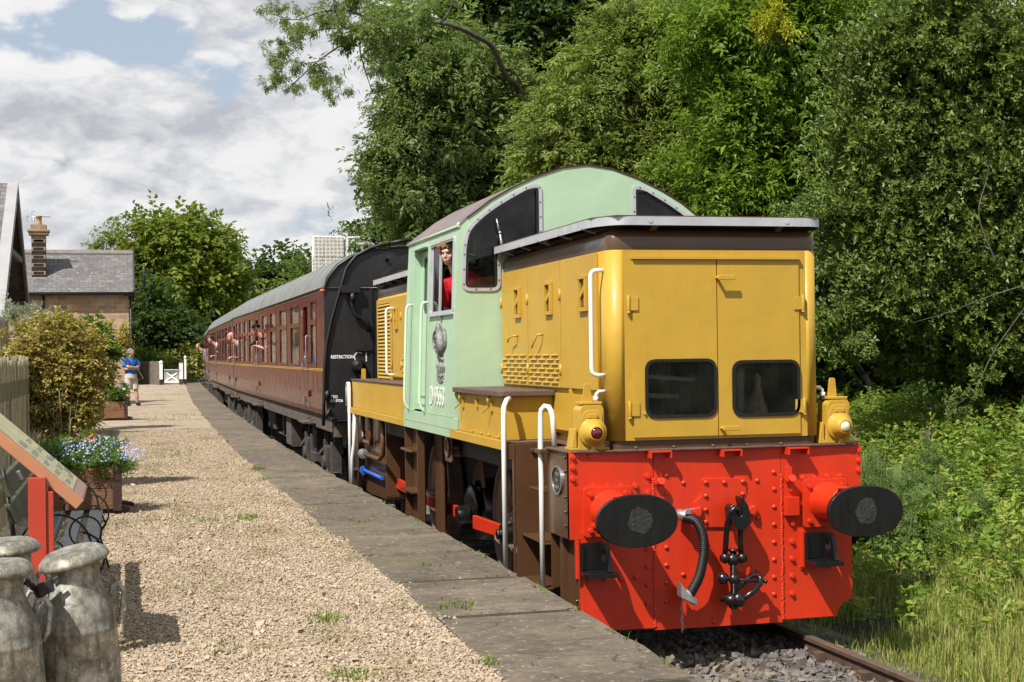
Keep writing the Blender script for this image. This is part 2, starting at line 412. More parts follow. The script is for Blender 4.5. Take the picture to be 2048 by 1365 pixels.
GST = stone_mat('pea_gravel', GCOLS)
BST = stone_mat('ballast_stone', [(.07, .06, .055), (.17, .155, .145), (.11, .10, .09), (.24, .22, .20), (.10, .085, .07)])
# gravel sheet of the platform
k = NT('gravel'); co = k.coord('Object')
v1 = k.n('ShaderNodeTexVoronoi', {'Vector': co, 'Scale': 55, 'Randomness': 1.0}); v2 = k.n('ShaderNodeTexVoronoi', {'Vector': co, 'Scale': 30, 'Randomness': 1.0})
rc = k.n('ShaderNodeSeparateColor', {0: v1.outputs['Color']}).outputs[0]
c = k.ramp(rc, [(i/(len(GCOLS)-1), tuple(min(1, x*1.22) for x in q)) for i, q in enumerate(GCOLS)])
c = k.mix(k.ramp(v1.outputs['Distance'], [(.45, 0), (.85, 1)]), c, (.16, .12, .08))
pat = k.noise(k.scaled(co, (1.1, .55, 1)), 1.3, 6, .68)
c = k.mix(k.math('MULTIPLY', k.ramp(pat, [(.53, 0), (.68, 1)]), .8), c, (.19, .165, .06))
c = k.mix(k.math('MULTIPLY', k.ramp(k.noise(co, .55, 4, .6), [(.4, 0), (.7, 1)]), .35), c, (.28, .22, .15))
hh = k.math('ADD', k.math('SUBTRACT', 1, v1.outputs['Distance']), k.math('SUBTRACT', 1, v2.outputs['Distance']))
k.bsdf(color=c, rough=.95, nrm=k.bump(hh, 1.0, .022))
m = MB(); yy = list(np.arange(-14, 78, 1.0))
vs = []
for y in yy: vs += [(-7.5, y, PZ-.02), (-4.8+max(0, y-40)*.03, y, PZ-.004), (edge(y)-.80, y, PZ-.004), (edge(y)-.80, y, PZ-.5)]
m.add(vs, [(4*i+j, 4*i+j+1, 4*i+j+5, 4*i+j+4) for i in range(len(yy)-1) for j in range(3)])
tag(m.build('platform_surface', k.m), kind='structure', label='buff gravel surface of the station platform')
# coping slabs and the wall under them
k = NT('coping_stone'); co = k.coord('Object')
a = k.noise(co, 2.2, 7, .7); b = k.noise(k.scaled(co, (1, 3, 1)), 6, 5, .7)
c = k.mix(k.ramp(a, [(.32, 0), (.66, 1)]), (.075, .056, .038), (.25, .195, .135))
ri = k.n('ShaderNodeNewGeometry').outputs['Random Per Island']; c = k.mix(k.math('MULTIPLY', ri, .55), c, (.10, .075, .052))
vc = k.n('ShaderNodeTexVoronoi', {'Vector': k.scaled(k.mix(.12, co, k.n('ShaderNodeTexNoise', {'Vector': co, 'Scale': 5.0}).outputs['Color']), (1.1, 2.6, 1)), 'Scale': 2.2}, feature='DISTANCE_TO_EDGE').outputs['Distance']
c = k.mix(k.ramp(vc, [(.004, .8), (.02, 0)]), c, (.04, .035, .025))
c = k.mix(k.ramp(b, [(.52, 0), (.68, 1)]), c, (.085, .075, .06))
c = k.mix(k.math('MULTIPLY', k.ramp(k.noise(co, 17, 4, .7), [(.58, 0), (.66, 1)]), .8), c, (.36, .33, .27))
c = k.mix(k.math('MULTIPLY', k.ramp(k.noise(co, 1.1, 4, .6), [(.55, 0), (.75, 1)]), .5), c, (.12, .13, .045))
k.bsdf(color=c, rough=.92, nrm=k.bump(k.math('ADD', a, k.math('MULTIPLY', k.noise(co, 30, 6, .75), .5)), 1.0, .05)); COPE = k.m
rr = random.Random(5); m = MB(); y = -13.0
while y < 76:
    L = rr.uniform(1.25, 1.95) if y < 40 else rr.uniform(2.2, 3.2)
    y1 = y+L-.08; w0, w1 = .86+rr.uniform(-.05, .05), .86+rr.uniform(-.05, .05); dz = rr.uniform(0, .008); j0, j1 = rr.uniform(-.02, .025), rr.uniform(-.02, .025)
    n = 6; top = []; bot = []
    ring = [(edge(y)+j0-w0, y), (edge(y1)+j1-w1, y1)]
    eL = [(edge(y+(y1-y)*t)+j0*(1-t)+j1*t+rr.uniform(-.012, .012), y+(y1-y)*t) for t in np.linspace(1, 0, n)]
    poly = ring+eL
    cx = sum(p[0] for p in poly)/len(poly); cy = sum(p[1] for p in poly)/len(poly)
    ins = [(p[0]+(cx-p[0])*.035, p[1]+np.sign(cy-p[1])*.022) for p in poly]
    N = len(poly); z0, z1, z2 = PZ-.16, PZ-.018+dz, PZ+.006+dz
    vv = [(p[0], p[1], z0) for p in poly]+[(p[0], p[1], z1) for p in poly]+[(p[0], p[1], z2+rr.uniform(-.003, .003)) for p in ins]
    ff = [(i, N+i, N+(i+1) % N, (i+1) % N) for i in range(N)]+[(N+i, 2*N+i, 2*N+(i+1) % N, N+(i+1) % N) for i in range(N)]+[tuple(range(2*N, 3*N))[::-1]]
    m.add(vv, [f[::-1] for f in ff]); y += L
tag(m.build('platform_edge', COPE), kind='structure', label='worn flagstone edging slabs along the platform')
m = MB(); yy = list(np.arange(-14, 78, 1.0)); vs = []
for y in yy: vs += [(edge(y)-.83, y, PZ-.001), (edge(y)-.04, y, PZ+.0005)]
m.add(vs, [(2*i, 2*i+1, 2*i+3, 2*i+2) for i in range(len(yy)-1)])
tag(m.build('joint_soil', plain('mossy_joint_soil', (.030, .030, .014), 1, 0, .5, 12, .01)), kind='structure', label='dark mossy soil in the joints of the edging slabs')
m = MB(); yy = list(np.arange(-14, 78, 2.0)); vs = []
for y in yy: vs += [(edge(y)-.07, y, PZ-.14), (edge(y)-.07, y, -.35)]
m.add(vs, [(2*i, 2*i+1, 2*i+3, 2*i+2) for i in range(len(yy)-1)])
m.box(edge(-14)-.8, edge(-14)-.07, -14.1, -14, -.35, PZ-.14)
tag(m.build('platform_wall', COPE), kind='structure', label='stone face wall under the platform edge')
# loose gravel you can count only near the camera
n = 105000; yq = -4.6+26*RNG.random(n)**1.9; xq = RNG.uniform(-5.1, -2.45, n)
keep = xq < (np.array([edge(q) for q in yq])-.84+RNG.normal(0, .045, n)+.05*np.sin(yq*5))
pts = np.stack([xq, yq, np.full(n, PZ+.001)+RNG.uniform(-.004, .004, n)], 1)[keep]
stones('gravel', pts, .0103, GST, None, 'loose buff gravel chippings strewn over the platform')
n = 700; yq = -4.4+16*RNG.random(n)**1.5; xq = RNG.uniform(-5.0, -2.7, n)
stones('pebbles', np.stack([xq, yq, np.full(n, PZ+.008)], 1), .022, GST, None, 'larger pebbles lying loose on the gravel')
n = 6500; pts = np.stack([RNG.uniform(-1.6, 1.02, n), RNG.uniform(-5.5, 2.5, n), RNG.uniform(-.15, -.11, n)], 1)
stones('ballast_stones', pts, .034, BST, None, 'loose grey ballast stones between the rails', flat=.75)
# track
rust = plain('rusty_rail_steel', (.085, .05, .033), .75, .0, .35, 9, .002)
shiny = plain('worn_rail_head', (.30, .23, .17), .38, .7, .2, 20, .0005)
wood = plain('weathered_sleeper', (.06, .047, .036), .9, 0, .3, 8, .004)
trk = empty('railway_track', (0, 0, -.16), 'rusty single railway track in ballast under the train', 'railway track')
prof = [(-.07, -.16), (.07, -.16), (.07, -.145), (.012, -.12), (.012, -.045), (.035, -.032), (.035, -.004), (.028, 0), (-.028, 0), (-.035, -.004), (-.035, -.032), (-.012, -.045), (-.012, -.12), (-.07, -.145)]
for sx in (-.7525, .7525):
    m = MB(); yy = list(np.arange(-14, 60, 2.0)); n = len(prof); vs = []
    for y in yy: vs += [(tcx(y)+sx+p[0], y, p[1]) for p in prof]
    for i in range(len(yy)-1):
        for j in range(n):
            m.cur = 1 if j in (6, 7, 8) else 0
            b = i*n; m.f.append((b+j, b+(j+1) % n, b+n+(j+1) % n, b+n+j)); m.m.append(m.cur); m.s.append(False)
    m.v = vs; m.cur = 0
    for y in np.arange(-6, 10, .72):
        if y > -6:
            m.box(sx-.16, sx+.16, y-.1, y+.1, -.16, -.128); m.box(sx-.12, sx-.045, y-.05, y+.05, -.128, -.06); m.box(sx+.045, sx+.12, y-.05, y+.05, -.128, -.06)
            for q in (-.135, .135): m.tube([(sx+q, y-.06, -.12), (sx+q, y-.04, -.085), (sx+q, y+.04, -.085), (sx+q, y+.06, -.12)], .011, 6)
    m.build('rail', [rust, shiny], trk)
for i, y in enumerate(np.arange(-6, 10, .72)):
    m = MB(); m.box(-1.25, 1.25, y-.125, y+.125, -.29, -.131); m.build('sleeper', wood, trk, bevel=.01)
# ================================================================ the diesel locomotive
MUST = paint('mustard_paint', (.47, .284, .032), .44, .08, .06, .002, (.32, .17, .025), .16, spec=.4)
GREEN = paint('pale_green_paint', (.375, .53, .36), .36, .25, .05, .002, (.30, .40, .25), .2)
BROWN = paint('brown_paint', (.085, .040, .018), .33, .3, .12, .0012)
RED = paint('signal_red_paint', (.56, .030, .006), .36, .15, .08, .0018, (.26, .02, .008), .28)
BLACK = paint('black_gloss', (.006, .006, .006), .30, .15, .2, .001)
DKBLACK = plain('black_iron', (.014, .013, .012), .62, 0, .4, 9, .002)
WHITE = paint('white_paint', (.78, .77, .72), .38, .2, .04, .0008)
ALU = plain('brushed_aluminium', (.50, .51, .53), .42, .35, .10, 7, .0004)
ROOFP = paint('weathered_roof', (.17, .135, .125), .55, 0, .22, .002, (.10, .05, .04), .5)
CHEQ = plain('chequer_plate', (.105, .066, .048), .6, 0, .2, 8, .003)
GLASS = glass('window_glass', (.80, .84, .82), .55, .012)
DGLASS = glass('dark_window_glass', (.80, .81, .79), .6, .012)
RUB = plain('black_rubber', (.006, .006, .006), .5, 0, .2, 10, .001)
OILY = plain('greasy_wheel_steel', (.17, .115, .085), .42, .1, .45, 7, .004)
GREASE = plain('buffer_grease', (.022, .021, .017), .8, 0, .6, 30, .003)
RLENS = plain('red_lens', (.10, .004, .008), .08, 0, .1, 5, 0, .7, .5)
CLENS = plain('clear_lens', (.75, .66, .45), .12, 0, .25, 20, 0, .7, .5)
STEEL = plain('bare_steel', (.42, .42, .41), .38, .8, .2, 12, .001)
BLUE = paint('blue_paint', (.02, .10, .45), .4, .2)
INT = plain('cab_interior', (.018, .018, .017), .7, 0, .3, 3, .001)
LOCO = empty('diesel_locomotive', (0, 0, 0), 'mustard and pale green diesel shunter with red buffer beam heading the train', 'locomotive')
X3, Y3, Z3 = (1, 0, 0), (0, 1, 0), (0, 0, 1)
def P0(u, v, Y=0): q = at(u, v, Y=Y); return (q[0], q[2])
def fplate(m, outer, holes, y0, y1):      # polygon in (x, z), thickness y0..y1
    m.plate(outer, holes, (0, 0, 0), X3, Z3, -y1, -y0)
def splate(m, outer, holes, x0, x1):      # polygon in (y, z), thickness x0..x1
    m.plate(outer, holes, (0, 0, 0), Y3, Z3, x0, x1)
ZT = 1.472
# ---- buffer beam
beam = MB()
def arc(cx, cz, r, a0, a1, n=7): return [(cx+r*math.cos(R(a)), cz+r*math.sin(R(a))) for a in np.linspace(a0, a1, n)]
rt = [(.505, .147), (.955, .150)]+arc(1.087, .147, .128, 180, 90, 8)+[(1.087, .822), (1.17, .822), (1.17, ZT-.006), (.505, ZT-.006)]
lf = [(-.520, ZT-.006), (-1.17, ZT-.006), (-1.17, .822), (-1.087, .822)]+arc(-1.087, .147, .128, 90, 0, 8)+[(-.955, .147), (-.520, .143)]
beam.prism(rt, (0,0,0), X3, Z3, -.05, 0)
beam.prism(lf, (0,0,0), X3, Z3, -.05, 0)
beam.prism([(-.517, .128), (.502, .128), (.502, ZT-.006), (-.517, ZT-.006)], (0,0,0), X3, Z3, -.05, .003)
for sx in (-.52, .507):                    # weld beads
    for z in np.arange(.16, 1.25, .018): beam.ell((sx+RNG.uniform(-.004, .004), -.003, z), (.013, .007+RNG.uniform(0, .004), .013), 6, 4)
# rivets and bolts read off the plate
c3 = lambda x, y: (1080+x/3.25, 860+y/3.25)
c4 = lambda x, y: (1400+x/3.25, 860+y/3.25)
dome = [(1070,340),(1190,340),(1310,335),(1070,427),(1310,415),(1070,518),(1310,512),(1070,597),(1310,587),(820,412),(820,765),(820,880),(820,995),(820,1115),(930,940),(1050,932),(1295,915),(1415,910),(930,345),(1410,330),(1415,575),(820,295),(1130,1247)]
dome += [(1520,385),(1520,500),(1520,615),(1520,730),(1520,843),(1520,957),(1520,1068),(1518,275),(320,175)]
hexb = [(348,372),(440,370),(530,368),(620,366),(365,448),(700,410),(345,620),(322,977),(425,970),(525,968),(625,958),(700,1005),(700,888),(700,775),(700,1125),(698,302),(212,178),(212,248),(212,320)]
hexb4 = [(668,315),(750,312),(830,305),(910,303),(1032,200),(1030,263),(780,382),(940,368),(775,565),(598,495),(598,612),(598,727),(598,838),(598,950),(598,1065),(672,565),(665,895),(757,887),(845,882),(590,390),(1030,135)]
for q in dome:
    x, z = P0(*c3(*q)); yb = -.022 if 1000 < q[0] < 1360 and 300 < q[1] < 620 else -.002
    beam.lathe([(.019, 0), (.0175, .007), (.011, .013), (.002, .0155)], (x, yb, z), (0, -1, 0), 10)
for q, cc in [(q, c3) for q in hexb]+[(q, c4) for q in hexb4]:
    x, z = P0(*cc(*q)); yb = 0
    if .76 < abs(x) < 1.01 and .9 < z < 1.18: yb = -.035
    beam.cyl((x, yb, z), (x, yb-.005, z), .026, .026, 14); beam.cyl((x, yb-.004, z), (x, yb-.022, z), .019, .018, 6)
# hook plate
hp = round_poly([P0(*c3(*q)) for q in [(1045,315),(1333,312),(1333,420),(1390,470),(1372,560),(1318,632),(1050,632),(1000,575),(990,475),(1048,425)]], .02, 3)
beam.prism(hp, (0,0,0), X3, Z3, 0, .02)
for q in [(1020, 530), (1375, 520)]:
    x, z = P0(*c3(*q)); beam.cyl((x-.012, -.02, z), (x-.012, -.06, z), .03, .03, 12); beam.cyl((x, -.035, z-.035), (x, -.035, z+.035), .026, .026, 10)
for u0, u1 in [((690,135),(830,185)), ((1155,125),(1283,180)), ((1580,112),(1715,170))]:     # lamp-iron steps under the footplate
    a_ = P0(*c3(*u0)); b_ = P0(*c3(*u1))
    beam.box(a_[0], b_[0], -.10, -.003, a_[1]-.012, a_[1]); beam.box(a_[0], a_[0]+.012, -.10, -.003, a_[1]-.055, a_[1]-.012); beam.box(b_[0]-.012, b_[0], -.10, -.003, a_[1]-.055, a_[1]-.012)
for q in [(762, 300), (1610, 283)]:                                                # lamp brackets
    x, z = P0(*c3(*q)); beam.box(x-.03, x+.028, -.022, -.003, z-.05, z+.05)
    beam.cyl((x+.006, -.04, z-.045), (x+.006, -.075, z-.03), .026, .03, 10); beam.box(x-.03, x+.03, -.05, -.02, z-.062, z-.04)
x, z = P0(*c3(1590, 495)); beam.box(x-.012, x+.10, -.05, -.003, z-.07, z+.07)
beam.build('buffer_beam', RED, LOCO, bevel=.003)
# ---- buffers
for side in (-1, 1):
    bx = .8715*side; bz = 1.03
    m = MB(); sq = round_poly([(bx-.20, bz-.19), (bx+.17, bz-.19), (bx+.17, bz+.175), (bx-.20, bz+.175)], .03, 4)
    m.prism(sq, (0,0,0), X3, Z3, 0, .032)
    m.lathe([(.155, .03), (.15, .05), (.142, .10), (.135, .33), (.142, .335), (.142, .36), (.12, .36)], (bx, 0, bz), (0, -1, 0), 28)
    for dx in (-.15, .12):
        for dz in (-.14, .125): m.cyl((bx+dx, -.03, bz+dz), (bx+dx, -.055, bz+dz), .02, .02, 6)
    b = m.build('buffer', RED, LOCO, bevel=.003)
    m = MB(); m.cyl((bx, -.30, bz), (bx, -.61, bz), .095, .095, 24)
    poly = [(.297*abs(math.cos(t))**.90*np.sign(math.cos(t)), .185*abs(math.sin(t))**.94*np.sign(math.sin(t))) for t in np.linspace(0, 2*math.pi, 64, endpoint=False)]
    m.prism([(bx+p[0], bz-.012+p[1]) for p in poly], (0,0,0), X3, Z3, .605, .65, True)
    m.box(bx-.09, bx+.01, -.60, -.38, bz+.10, bz+.135)
    hd = m.build('buffer_head', BLACK, b, bevel=.006)
    m = MB(); N = 26; off = (.015 if side < 0 else 0.0)
    pl = [(bx+off+(.088+RNG.uniform(-.012, .012))*math.cos(2*math.pi*i/N), bz-.01+(.092+RNG.uniform(-.012, .012))*math.sin(2*math.pi*i/N)) for i in range(N)]
    m.prism(pl, (0,0,0), X3, Z3, .650, .6535)
    for i in range(14): m.ell((bx+off+RNG.uniform(-.06, .06), -.653, bz-.01+RNG.uniform(-.06, .06)), (.02, .0015, .014), 6, 4)
    m.build('grease_patch', GREASE, hd)
    # jack bracket under the buffer
    m = MB(); x0 = bx-.235 if side < 0 else bx-.195; x1 = x0+.19
    zb, zt_ = .60, .80
    m.cur = 1; m.box(x0-.028, x0, -.035, 0, zb-.06, zt_+.02); m.cur = 0
    m.box(x0, x1+.045, -.22, 0, zb-.035, zb); m.box(x0, x0+.025, -.05, -.002, zb, zt_)
    pr = round_poly([(0, 0), (-.22, 0), (-.20, .06), (-.15, .20), (0, .20)], [0, .02, .05, .05, 0], 4)
    ho = arc(-.10, .11, .045, 0, 350, 14)
    m.plate([(p[0], p[1]+zb) for p in pr], [[(p[0], p[1]+zb) for p in ho]], (0,0,0), Y3, Z3, x1-.03, x1)
    m.box(x0, x1, -.02, -.004, zb, zt_)
    m.build('jacking_bracket', [BLACK, RED], LOCO, bevel=.004)
# ---- draw hook and screw coupling
hx, hz = P0(*c3(1240, 520))
m = MB()
pr = [P0(*c3(*q)) for q in [(1245,415),(1262,440),(1285,480),(1300,530),(1297,585),(1270,625),(1240,632),(1205,620),(1180,585),(1172,545),(1168,490),(1190,465),(1205,500),(1215,540),(1232,552),(1246,540),(1250,505),(1243,465),(1235,430)]]
m.prism(round_poly(pr, .01, 3), (0,0,0), X3, Z3, .09, .20, False)
m.box(hx-.05, hx+.05, -.13, -.015, hz-.07, hz+.03)
m.build('draw_hook', BLACK, LOCO, bevel=.014, seg=3)
m = MB(); g3 = lambda q, y: (lambda p: (p[0], y, p[1]))(P0(*c3(*q)))
lk = [g3(q, yy) for q, yy in [((1155,810),-.14),((1158,700),-.15),((1162,600),-.16),((1172,520),-.19),((1195,490),-.21),((1222,500),-.20),((1243,560),-.17),((1252,640),-.15),((1252,720),-.14),((1262,810),-.14)]]
m.tube(lk, .021, 10)
m.cyl(g3((1128,820),-.14), g3((1290,820),-.14), .026, .026, 14)
for q in ((1155,818), (1262,818)): m.ell(g3(q, -.14), (.036, .04, .042), 12, 8)
m.cyl(g3((1208,765),-.14), g3((1208,1140),-.16), .024, .024, 14)
m.cyl(g3((1208,760),-.14), g3((1208,775),-.14), .038, .038, 14); m.ell(g3((1208,830),-.14), (.05, .04, .05), 12, 8)
for t in np.linspace(0, 1, 34): 
    a_ = np.array(g3((1208,855),-.142)); b_ = np.array(g3((1208,1040),-.158)); p = a_+(b_-a_)*t; m.lathe([(.024, -.003), (.0285, 0), (.024, .003)], p, Z3, 12, cap=False)
m.ell(g3((1213,955),-.15), (.045, .035, .05), 12, 8); m.cyl(g3((1150,945),-.16), g3((1210,950),-.155), .014, .014, 8); m.ell(g3((1132,945),-.17), .046, 14, 10)
m.cyl(g3((1215,955),-.16), g3((1415,970),-.13), .012, .012, 8); m.ell(g3((1420,970),-.13), .017, 8, 6)
l2 = [g3(q, yy) for q, yy in [((1170,1085),-.12),((1215,1040),-.12),((1280,985),-.11),((1340,935),-.10),((1375,930),-.10),((1392,950),-.12),((1380,980),-.15),((1320,1025),-.19),((1235,1085),-.20)]]
m.tube(l2, .021, 10); m.cyl(g3((1145,1080),-.10), g3((1255,1082),-.22), .03, .03, 12); m.ell(g3((1195,1085),-.16), (.06, .05, .05), 12, 8); m.ell(g3((1225,1080),-.20), (.05, .035, .055), 12, 8)
m.cyl(g3((1200,1120),-.16), g3((1200,1135),-.16), .03, .03, 12)
m.build('screw_coupling', BLACK, LOCO)
# ---- brake hose
m = MB(); ctrl = [((905,560),-.10),((960,580),-.15),((1000,660),-.17),((1010,760),-.17),((1003,850),-.16),((980,950),-.15),((935,1055),-.12)]
P = [np.array(g3(q, y)) for q, y in ctrl]; fine = []
for i in range(len(P)-1):
    p0, p1, p2, p3 = P[max(i-1, 0)], P[i], P[i+1], P[min(i+2, len(P)-1)]
    for t in np.linspace(0, 1, 10, endpoint=False):
        fine.append(.5*(2*p1+(p2-p0)*t+(2*p0-5*p1+4*p2-p3)*t*t+(3*p1-p0-3*p2+p3)*t**3))
fine.append(P[-1]); fi = np.array(fine); sg = np.r_[0, np.cumsum(np.linalg.norm(np.diff(fi, axis=0), axis=1))]
ss = np.linspace(0, sg[-1], 150); pth = np.stack([np.interp(ss, sg, fi[:, j]) for j in range(3)], 1)
m.tube(pth, [.036+.004*(i % 3 == 0)-.004*(i % 3 == 1) for i in range(150)], 14)
hose = m.build('brake_hose', RUB, LOCO)
m = MB(); p = np.array(g3((908,545),-.10)); m.cyl(p+(-.03, .06, 0), p+(.02, -.01, -.01), .043, .043, 14); m.cyl(p+(-.02, -.045, .03), p+(.06, -.05, .05), .008, .008, 6); m.box(p[0]-.01, p[0]+.03, p[1]-.055, p[1]-.03, p[2]+.01, p[2]+.05)
m.build('hose_clip', STEEL, hose, bevel=.003)
m = MB(); p = np.array(g3((915,1065),-.12)); q = np.array(g3((935,1050),-.12)); m.cyl(q, p, .045, .05, 14)
m.hexa([p+(-.05, -.05, .09), p+(.055, -.06, -.055), p+(.055, .03, -.055), p+(-.05, .03, .09)], [p+(-.06, -.05, .11), p+(-.065, -.06, .0), p+(-.065, .03, .0), p+(-.06, .03, .11)])
m.hexa([p+(-.065, -.045, 0), p+(.06, -.045, -.075), p+(.06, .03, -.075), p+(-.065, .03, 0)], [p+(-.05, -.045, .05), p+(.065, -.045, -.02), p+(.065, .03, -.02), p+(-.05, .03, .05)])
c0 = p+(-.045, -.02, -.02)
for i in range(11):
    cc_ = c0+np.array([.004*math.sin(i*1.7), 0, -.023*i]); rr_ = [(cc_[0]+.009*math.cos(t)*(1 if i % 2 else .3), cc_[1]+.009*math.cos(t)*(.3 if i % 2 else 1), cc_[2]+.016*math.sin(t)) for t in np.linspace(0, 2*math.pi, 11)]
    m.tube(rr_, .0035, 5, False)
m.build('hose_end', STEEL, hose, bevel=.003)
# ---- footplate, frames and corner boxes
LE = 10.05
m = MB(); fp = [(-1.12, -.035), (.0, -.06), (1.12, -.035), (1.19, .04), (1.19, .56), (.93, .60), (.93, 1.28), (1.325, 1.32), (1.325, LE-.02), (-1.325, LE-.02), (-1.325, 1.30), (-.93, 1.28), (-.93, .60), (-1.19, .56), (-1.19, .04)]
m.prism(fp, (0,0,0), X3, Y3, ZT-.014, ZT)
m.build('footplate', CHEQ, LOCO, bevel=.003)
m = MB()
for s in (-1, 1):
    m.box(s*1.10-.012, s*1.10+.012, 1.3, LE, 1.20, ZT-.015)
    m.box(s*.62-.014, s*.62+.014, .05, LE-.05, .42, 1.2)
m.box(-1.0, 1.0, LE-.06, LE, .3, ZT-.02)
m.box(-.60, .60, .4, LE-.3, .55, 1.2)
m.build('main_frame', DKBLACK, LOCO)
# valance, mustard with a pale green length below the cab
m = MB()
for s in (-1, 1):
    m.piece()
    for y0, y1, cu_ in ((1.30, 3.36, 0), (3.36, 5.74, 1), (5.74, LE-.03, 0)):
        m.cur = cu_; m.box(min(s*1.30, s*1.335), max(s*1.30, s*1.335), y0+.001, y1-.001, 1.402, 1.478)
m.build_each('valance', [MUST, GREEN], LOCO, bevel=.003)
for s in (-1, 1):
    m = MB(); a_, b_ = sorted((s*1.17, s*1.155)); m.box(a_, b_, .004, .57, .823, ZT-.016); m.box(min(s*1.15, s*.98), max(s*1.15, s*.98), .555, .57, .40, ZT-.016)
    a_, b_ = sorted((s*1.085, s*1.07)); m.box(a_, b_, .03, .33, .26, .823); a_, b_ = sorted((s*1.13, s*1.07)); m.box(a_, b_, .33, .40, .22, .85); m.box(min(s*1.1, s*.85), max(s*1.1, s*.85), .38, .395, .2, .9)
    for z in (.92, 1.02, 1.13, 1.32, 1.42): m.cyl((s*1.17, .07, z), (s*1.19, .07, z), .012, .012, 6)
    for z in (.36, .52, .69, .75): m.cyl((s*1.085, .10, z), (s*1.10, .10, z), .012, .012, 6)
    sd = m.build('corner_plate', BROWN, LOCO, bevel=.002)
    if s < 0:
        m = MB(); oz, oy = 1.238, .29
        el = lambda k_: [(oy+.135*k_*math.cos(t), oz+.11*k_*math.sin(t)) for t in np.linspace(0, 2*math.pi, 32, endpoint=False)]
        m.cur = 0; m.plate(el(1), [el(.88)], (0,0,0), Y3, Z3, -1.185, -1.171); m.cur = 1; m.prism(el(.88), (0,0,0), Y3, Z3, -1.178, -1.171)
        m.cur = 0
        for i in range(7): m.box(-1.181, -1.178, oy-.05+i*.014, oy-.042+i*.014, oz+.035, oz+.06)
        for i in range(4): m.box(-1.181, -1.178, oy-.025+i*.014, oy-.017+i*.014, oz-.01, oz+.012)
        for i in range(7): m.box(-1.181, -1.178, oy-.05+i*.014, oy-.042+i*.014, oz-.062, oz-.038)
        m.build('oval_builder_plate', [STEEL, BLACK], sd)
    # step well behind the corner
    m = MB(); a_, b_ = sorted((s*1.24, s*.70)); m.box(a_, b_, 1.262, 1.276, .36, ZT-.016); a_, b_ = sorted((s*1.26, s*1.245)); m.box(a_, b_, 1.262, 1.30, .36, ZT-.016)
    a_, b_ = sorted((s*1.325, s*.9)); m.box(a_, b_, 1.276, 1.29, 1.33, ZT-.016)
    for z in (1.135, .73, .385):
        a_, b_ = sorted((s*1.20, s*.92)); m.box(a_, b_, .58, 1.26 if z < .8 else 1.0, z-.012, z)
    m.cyl((s*1.10, 1.262, 1.40), (s*1.10, 1.235, 1.40), .022, .02, 6)
    m.build('footstep', BROWN, LOCO, bevel=.003)
    # ladder below the cab and hanger plates
    m = MB()
    for y in (5.16, 5.86): a_, b_ = sorted((s*1.30, s*1.22)); m.box(a_, b_, y-.012, y+.012, .30, 1.40)
    a_, b_ = sorted((s*1.22, s*1.208)); m.box(a_, b_, 5.16, 5.86, .30, 1.40)
    for z in (1.17, .73): m.prism(round_poly([(0, 5.18), (s*-.0+0, 5.84), (.13, 5.80), (.17, 5.68), (.17, 5.34), (.13, 5.22)], .03, 4), (0, 0, 0), (s, 0, 0), Y3, s*(z-.03), s*z) if False else m.box(min(s*1.21, s*1.36), max(s*1.21, s*1.36), 5.2, 5.82, z-.025, z)
    m.build('cab_ladder', BROWN, LOCO, bevel=.004)
    m = MB(); a_, b_ = sorted((s*1.13, s*1.10)); m.box(a_, b_, 4.70, 5.08, .32, 1.39); a_, b_ = sorted((s*1.13, s*1.0)); m.box(a_, b_, 5.06, 5.08, .32, 1.39); m.build('hanger_plate', BROWN, LOCO, bevel=.003)
    # sand/water tank, air pipes, rear steps
    m = MB(); a_, b_ = sorted((s*1.12, s*.75)); m.prism(round_poly([(8.15, .36), (9.75, .33), (9.9, .45), (9.9, 1.36), (8.15, 1.36)], .06, 4), (0,0,0), Y3, Z3, a_, b_)
    for z in (.75, 1.02, 1.14): m.cyl((s*1.12, 9.85, z), (s*1.14, 9.85, z), .014, .014, 6)
    m.build('underframe_tank', BROWN, LOCO, bevel=.006)
    m = MB(); a_, b_ = sorted((s*1.24, s*1.225)); m.box(a_, b_, 9.72, 10.0, .36, 1.40); a_, b_ = sorted((s*1.34, s*.95)); m.box(a_, b_, 9.75, 9.98, .62, .64); m.build('rear_footstep', BROWN, LOCO, bevel=.003)
m = MB(); m.piece()
m.tube([(-1.19, 8.9, 1.39), (-1.19, 8.92, 1.1), (-1.17, 9.0, 1.02), (-1.17, 9.6, 1.02), (-1.17, 9.7, 1.1), (-1.17, 9.7, 1.39)], .03, 8)
m.piece(); m.tube([(-1.2, 7.9, 1.39), (-1.2, 7.9, .95), (-1.2, 8.2, .87), (-1.19, 9.4, .86)], .03, 8)
orange = paint('orange_brown_paint', (.13, .05, .014), .5, .1)
m.build_each('air_pipe', orange, LOCO)
m = MB(); m.cyl((-1.2, 9.35, .86), (-1.2, 9.45, .86), .055, .055, 6); m.cyl((-1.2, 9.45, .86), (-1.2, 9.58, .86), .07, .066, 12); m.build('pipe_fitting', STEEL, LOCO, bevel=.004)
m = MB(); m.cur = 0; m.cyl((-1.17, 8.2, .63), (-1.17, 9.6, .63), .026, .026, 12); m.cyl((-1.17, 9.6, .63), (-1.17, 9.64, .63), .062, .062, 16)
m.cur = 1; m.cyl((-1.17, 9.66, .63), (-1.17, 10.2, .60), .025, .02, 10); m.cyl((-1.17, 9.8, .66), (-1.17, 9.8, .54), .035, .035, 8); m.cur = 2; m.bar((-1.2, 9.85, .57), (-1.2, 9.9, .42), .05, .03, (1,0,0))
m.build('drain_valve', [BLUE, STEEL, RED], LOCO, bevel=.003)
m = MB(); m.plate(round_poly([(3.83, 1.13), (4.13, 1.13), (4.13, 1.385), (3.83, 1.385)], .03, 3), [], (0,0,0), Y3, Z3, -1.215, -1.20)
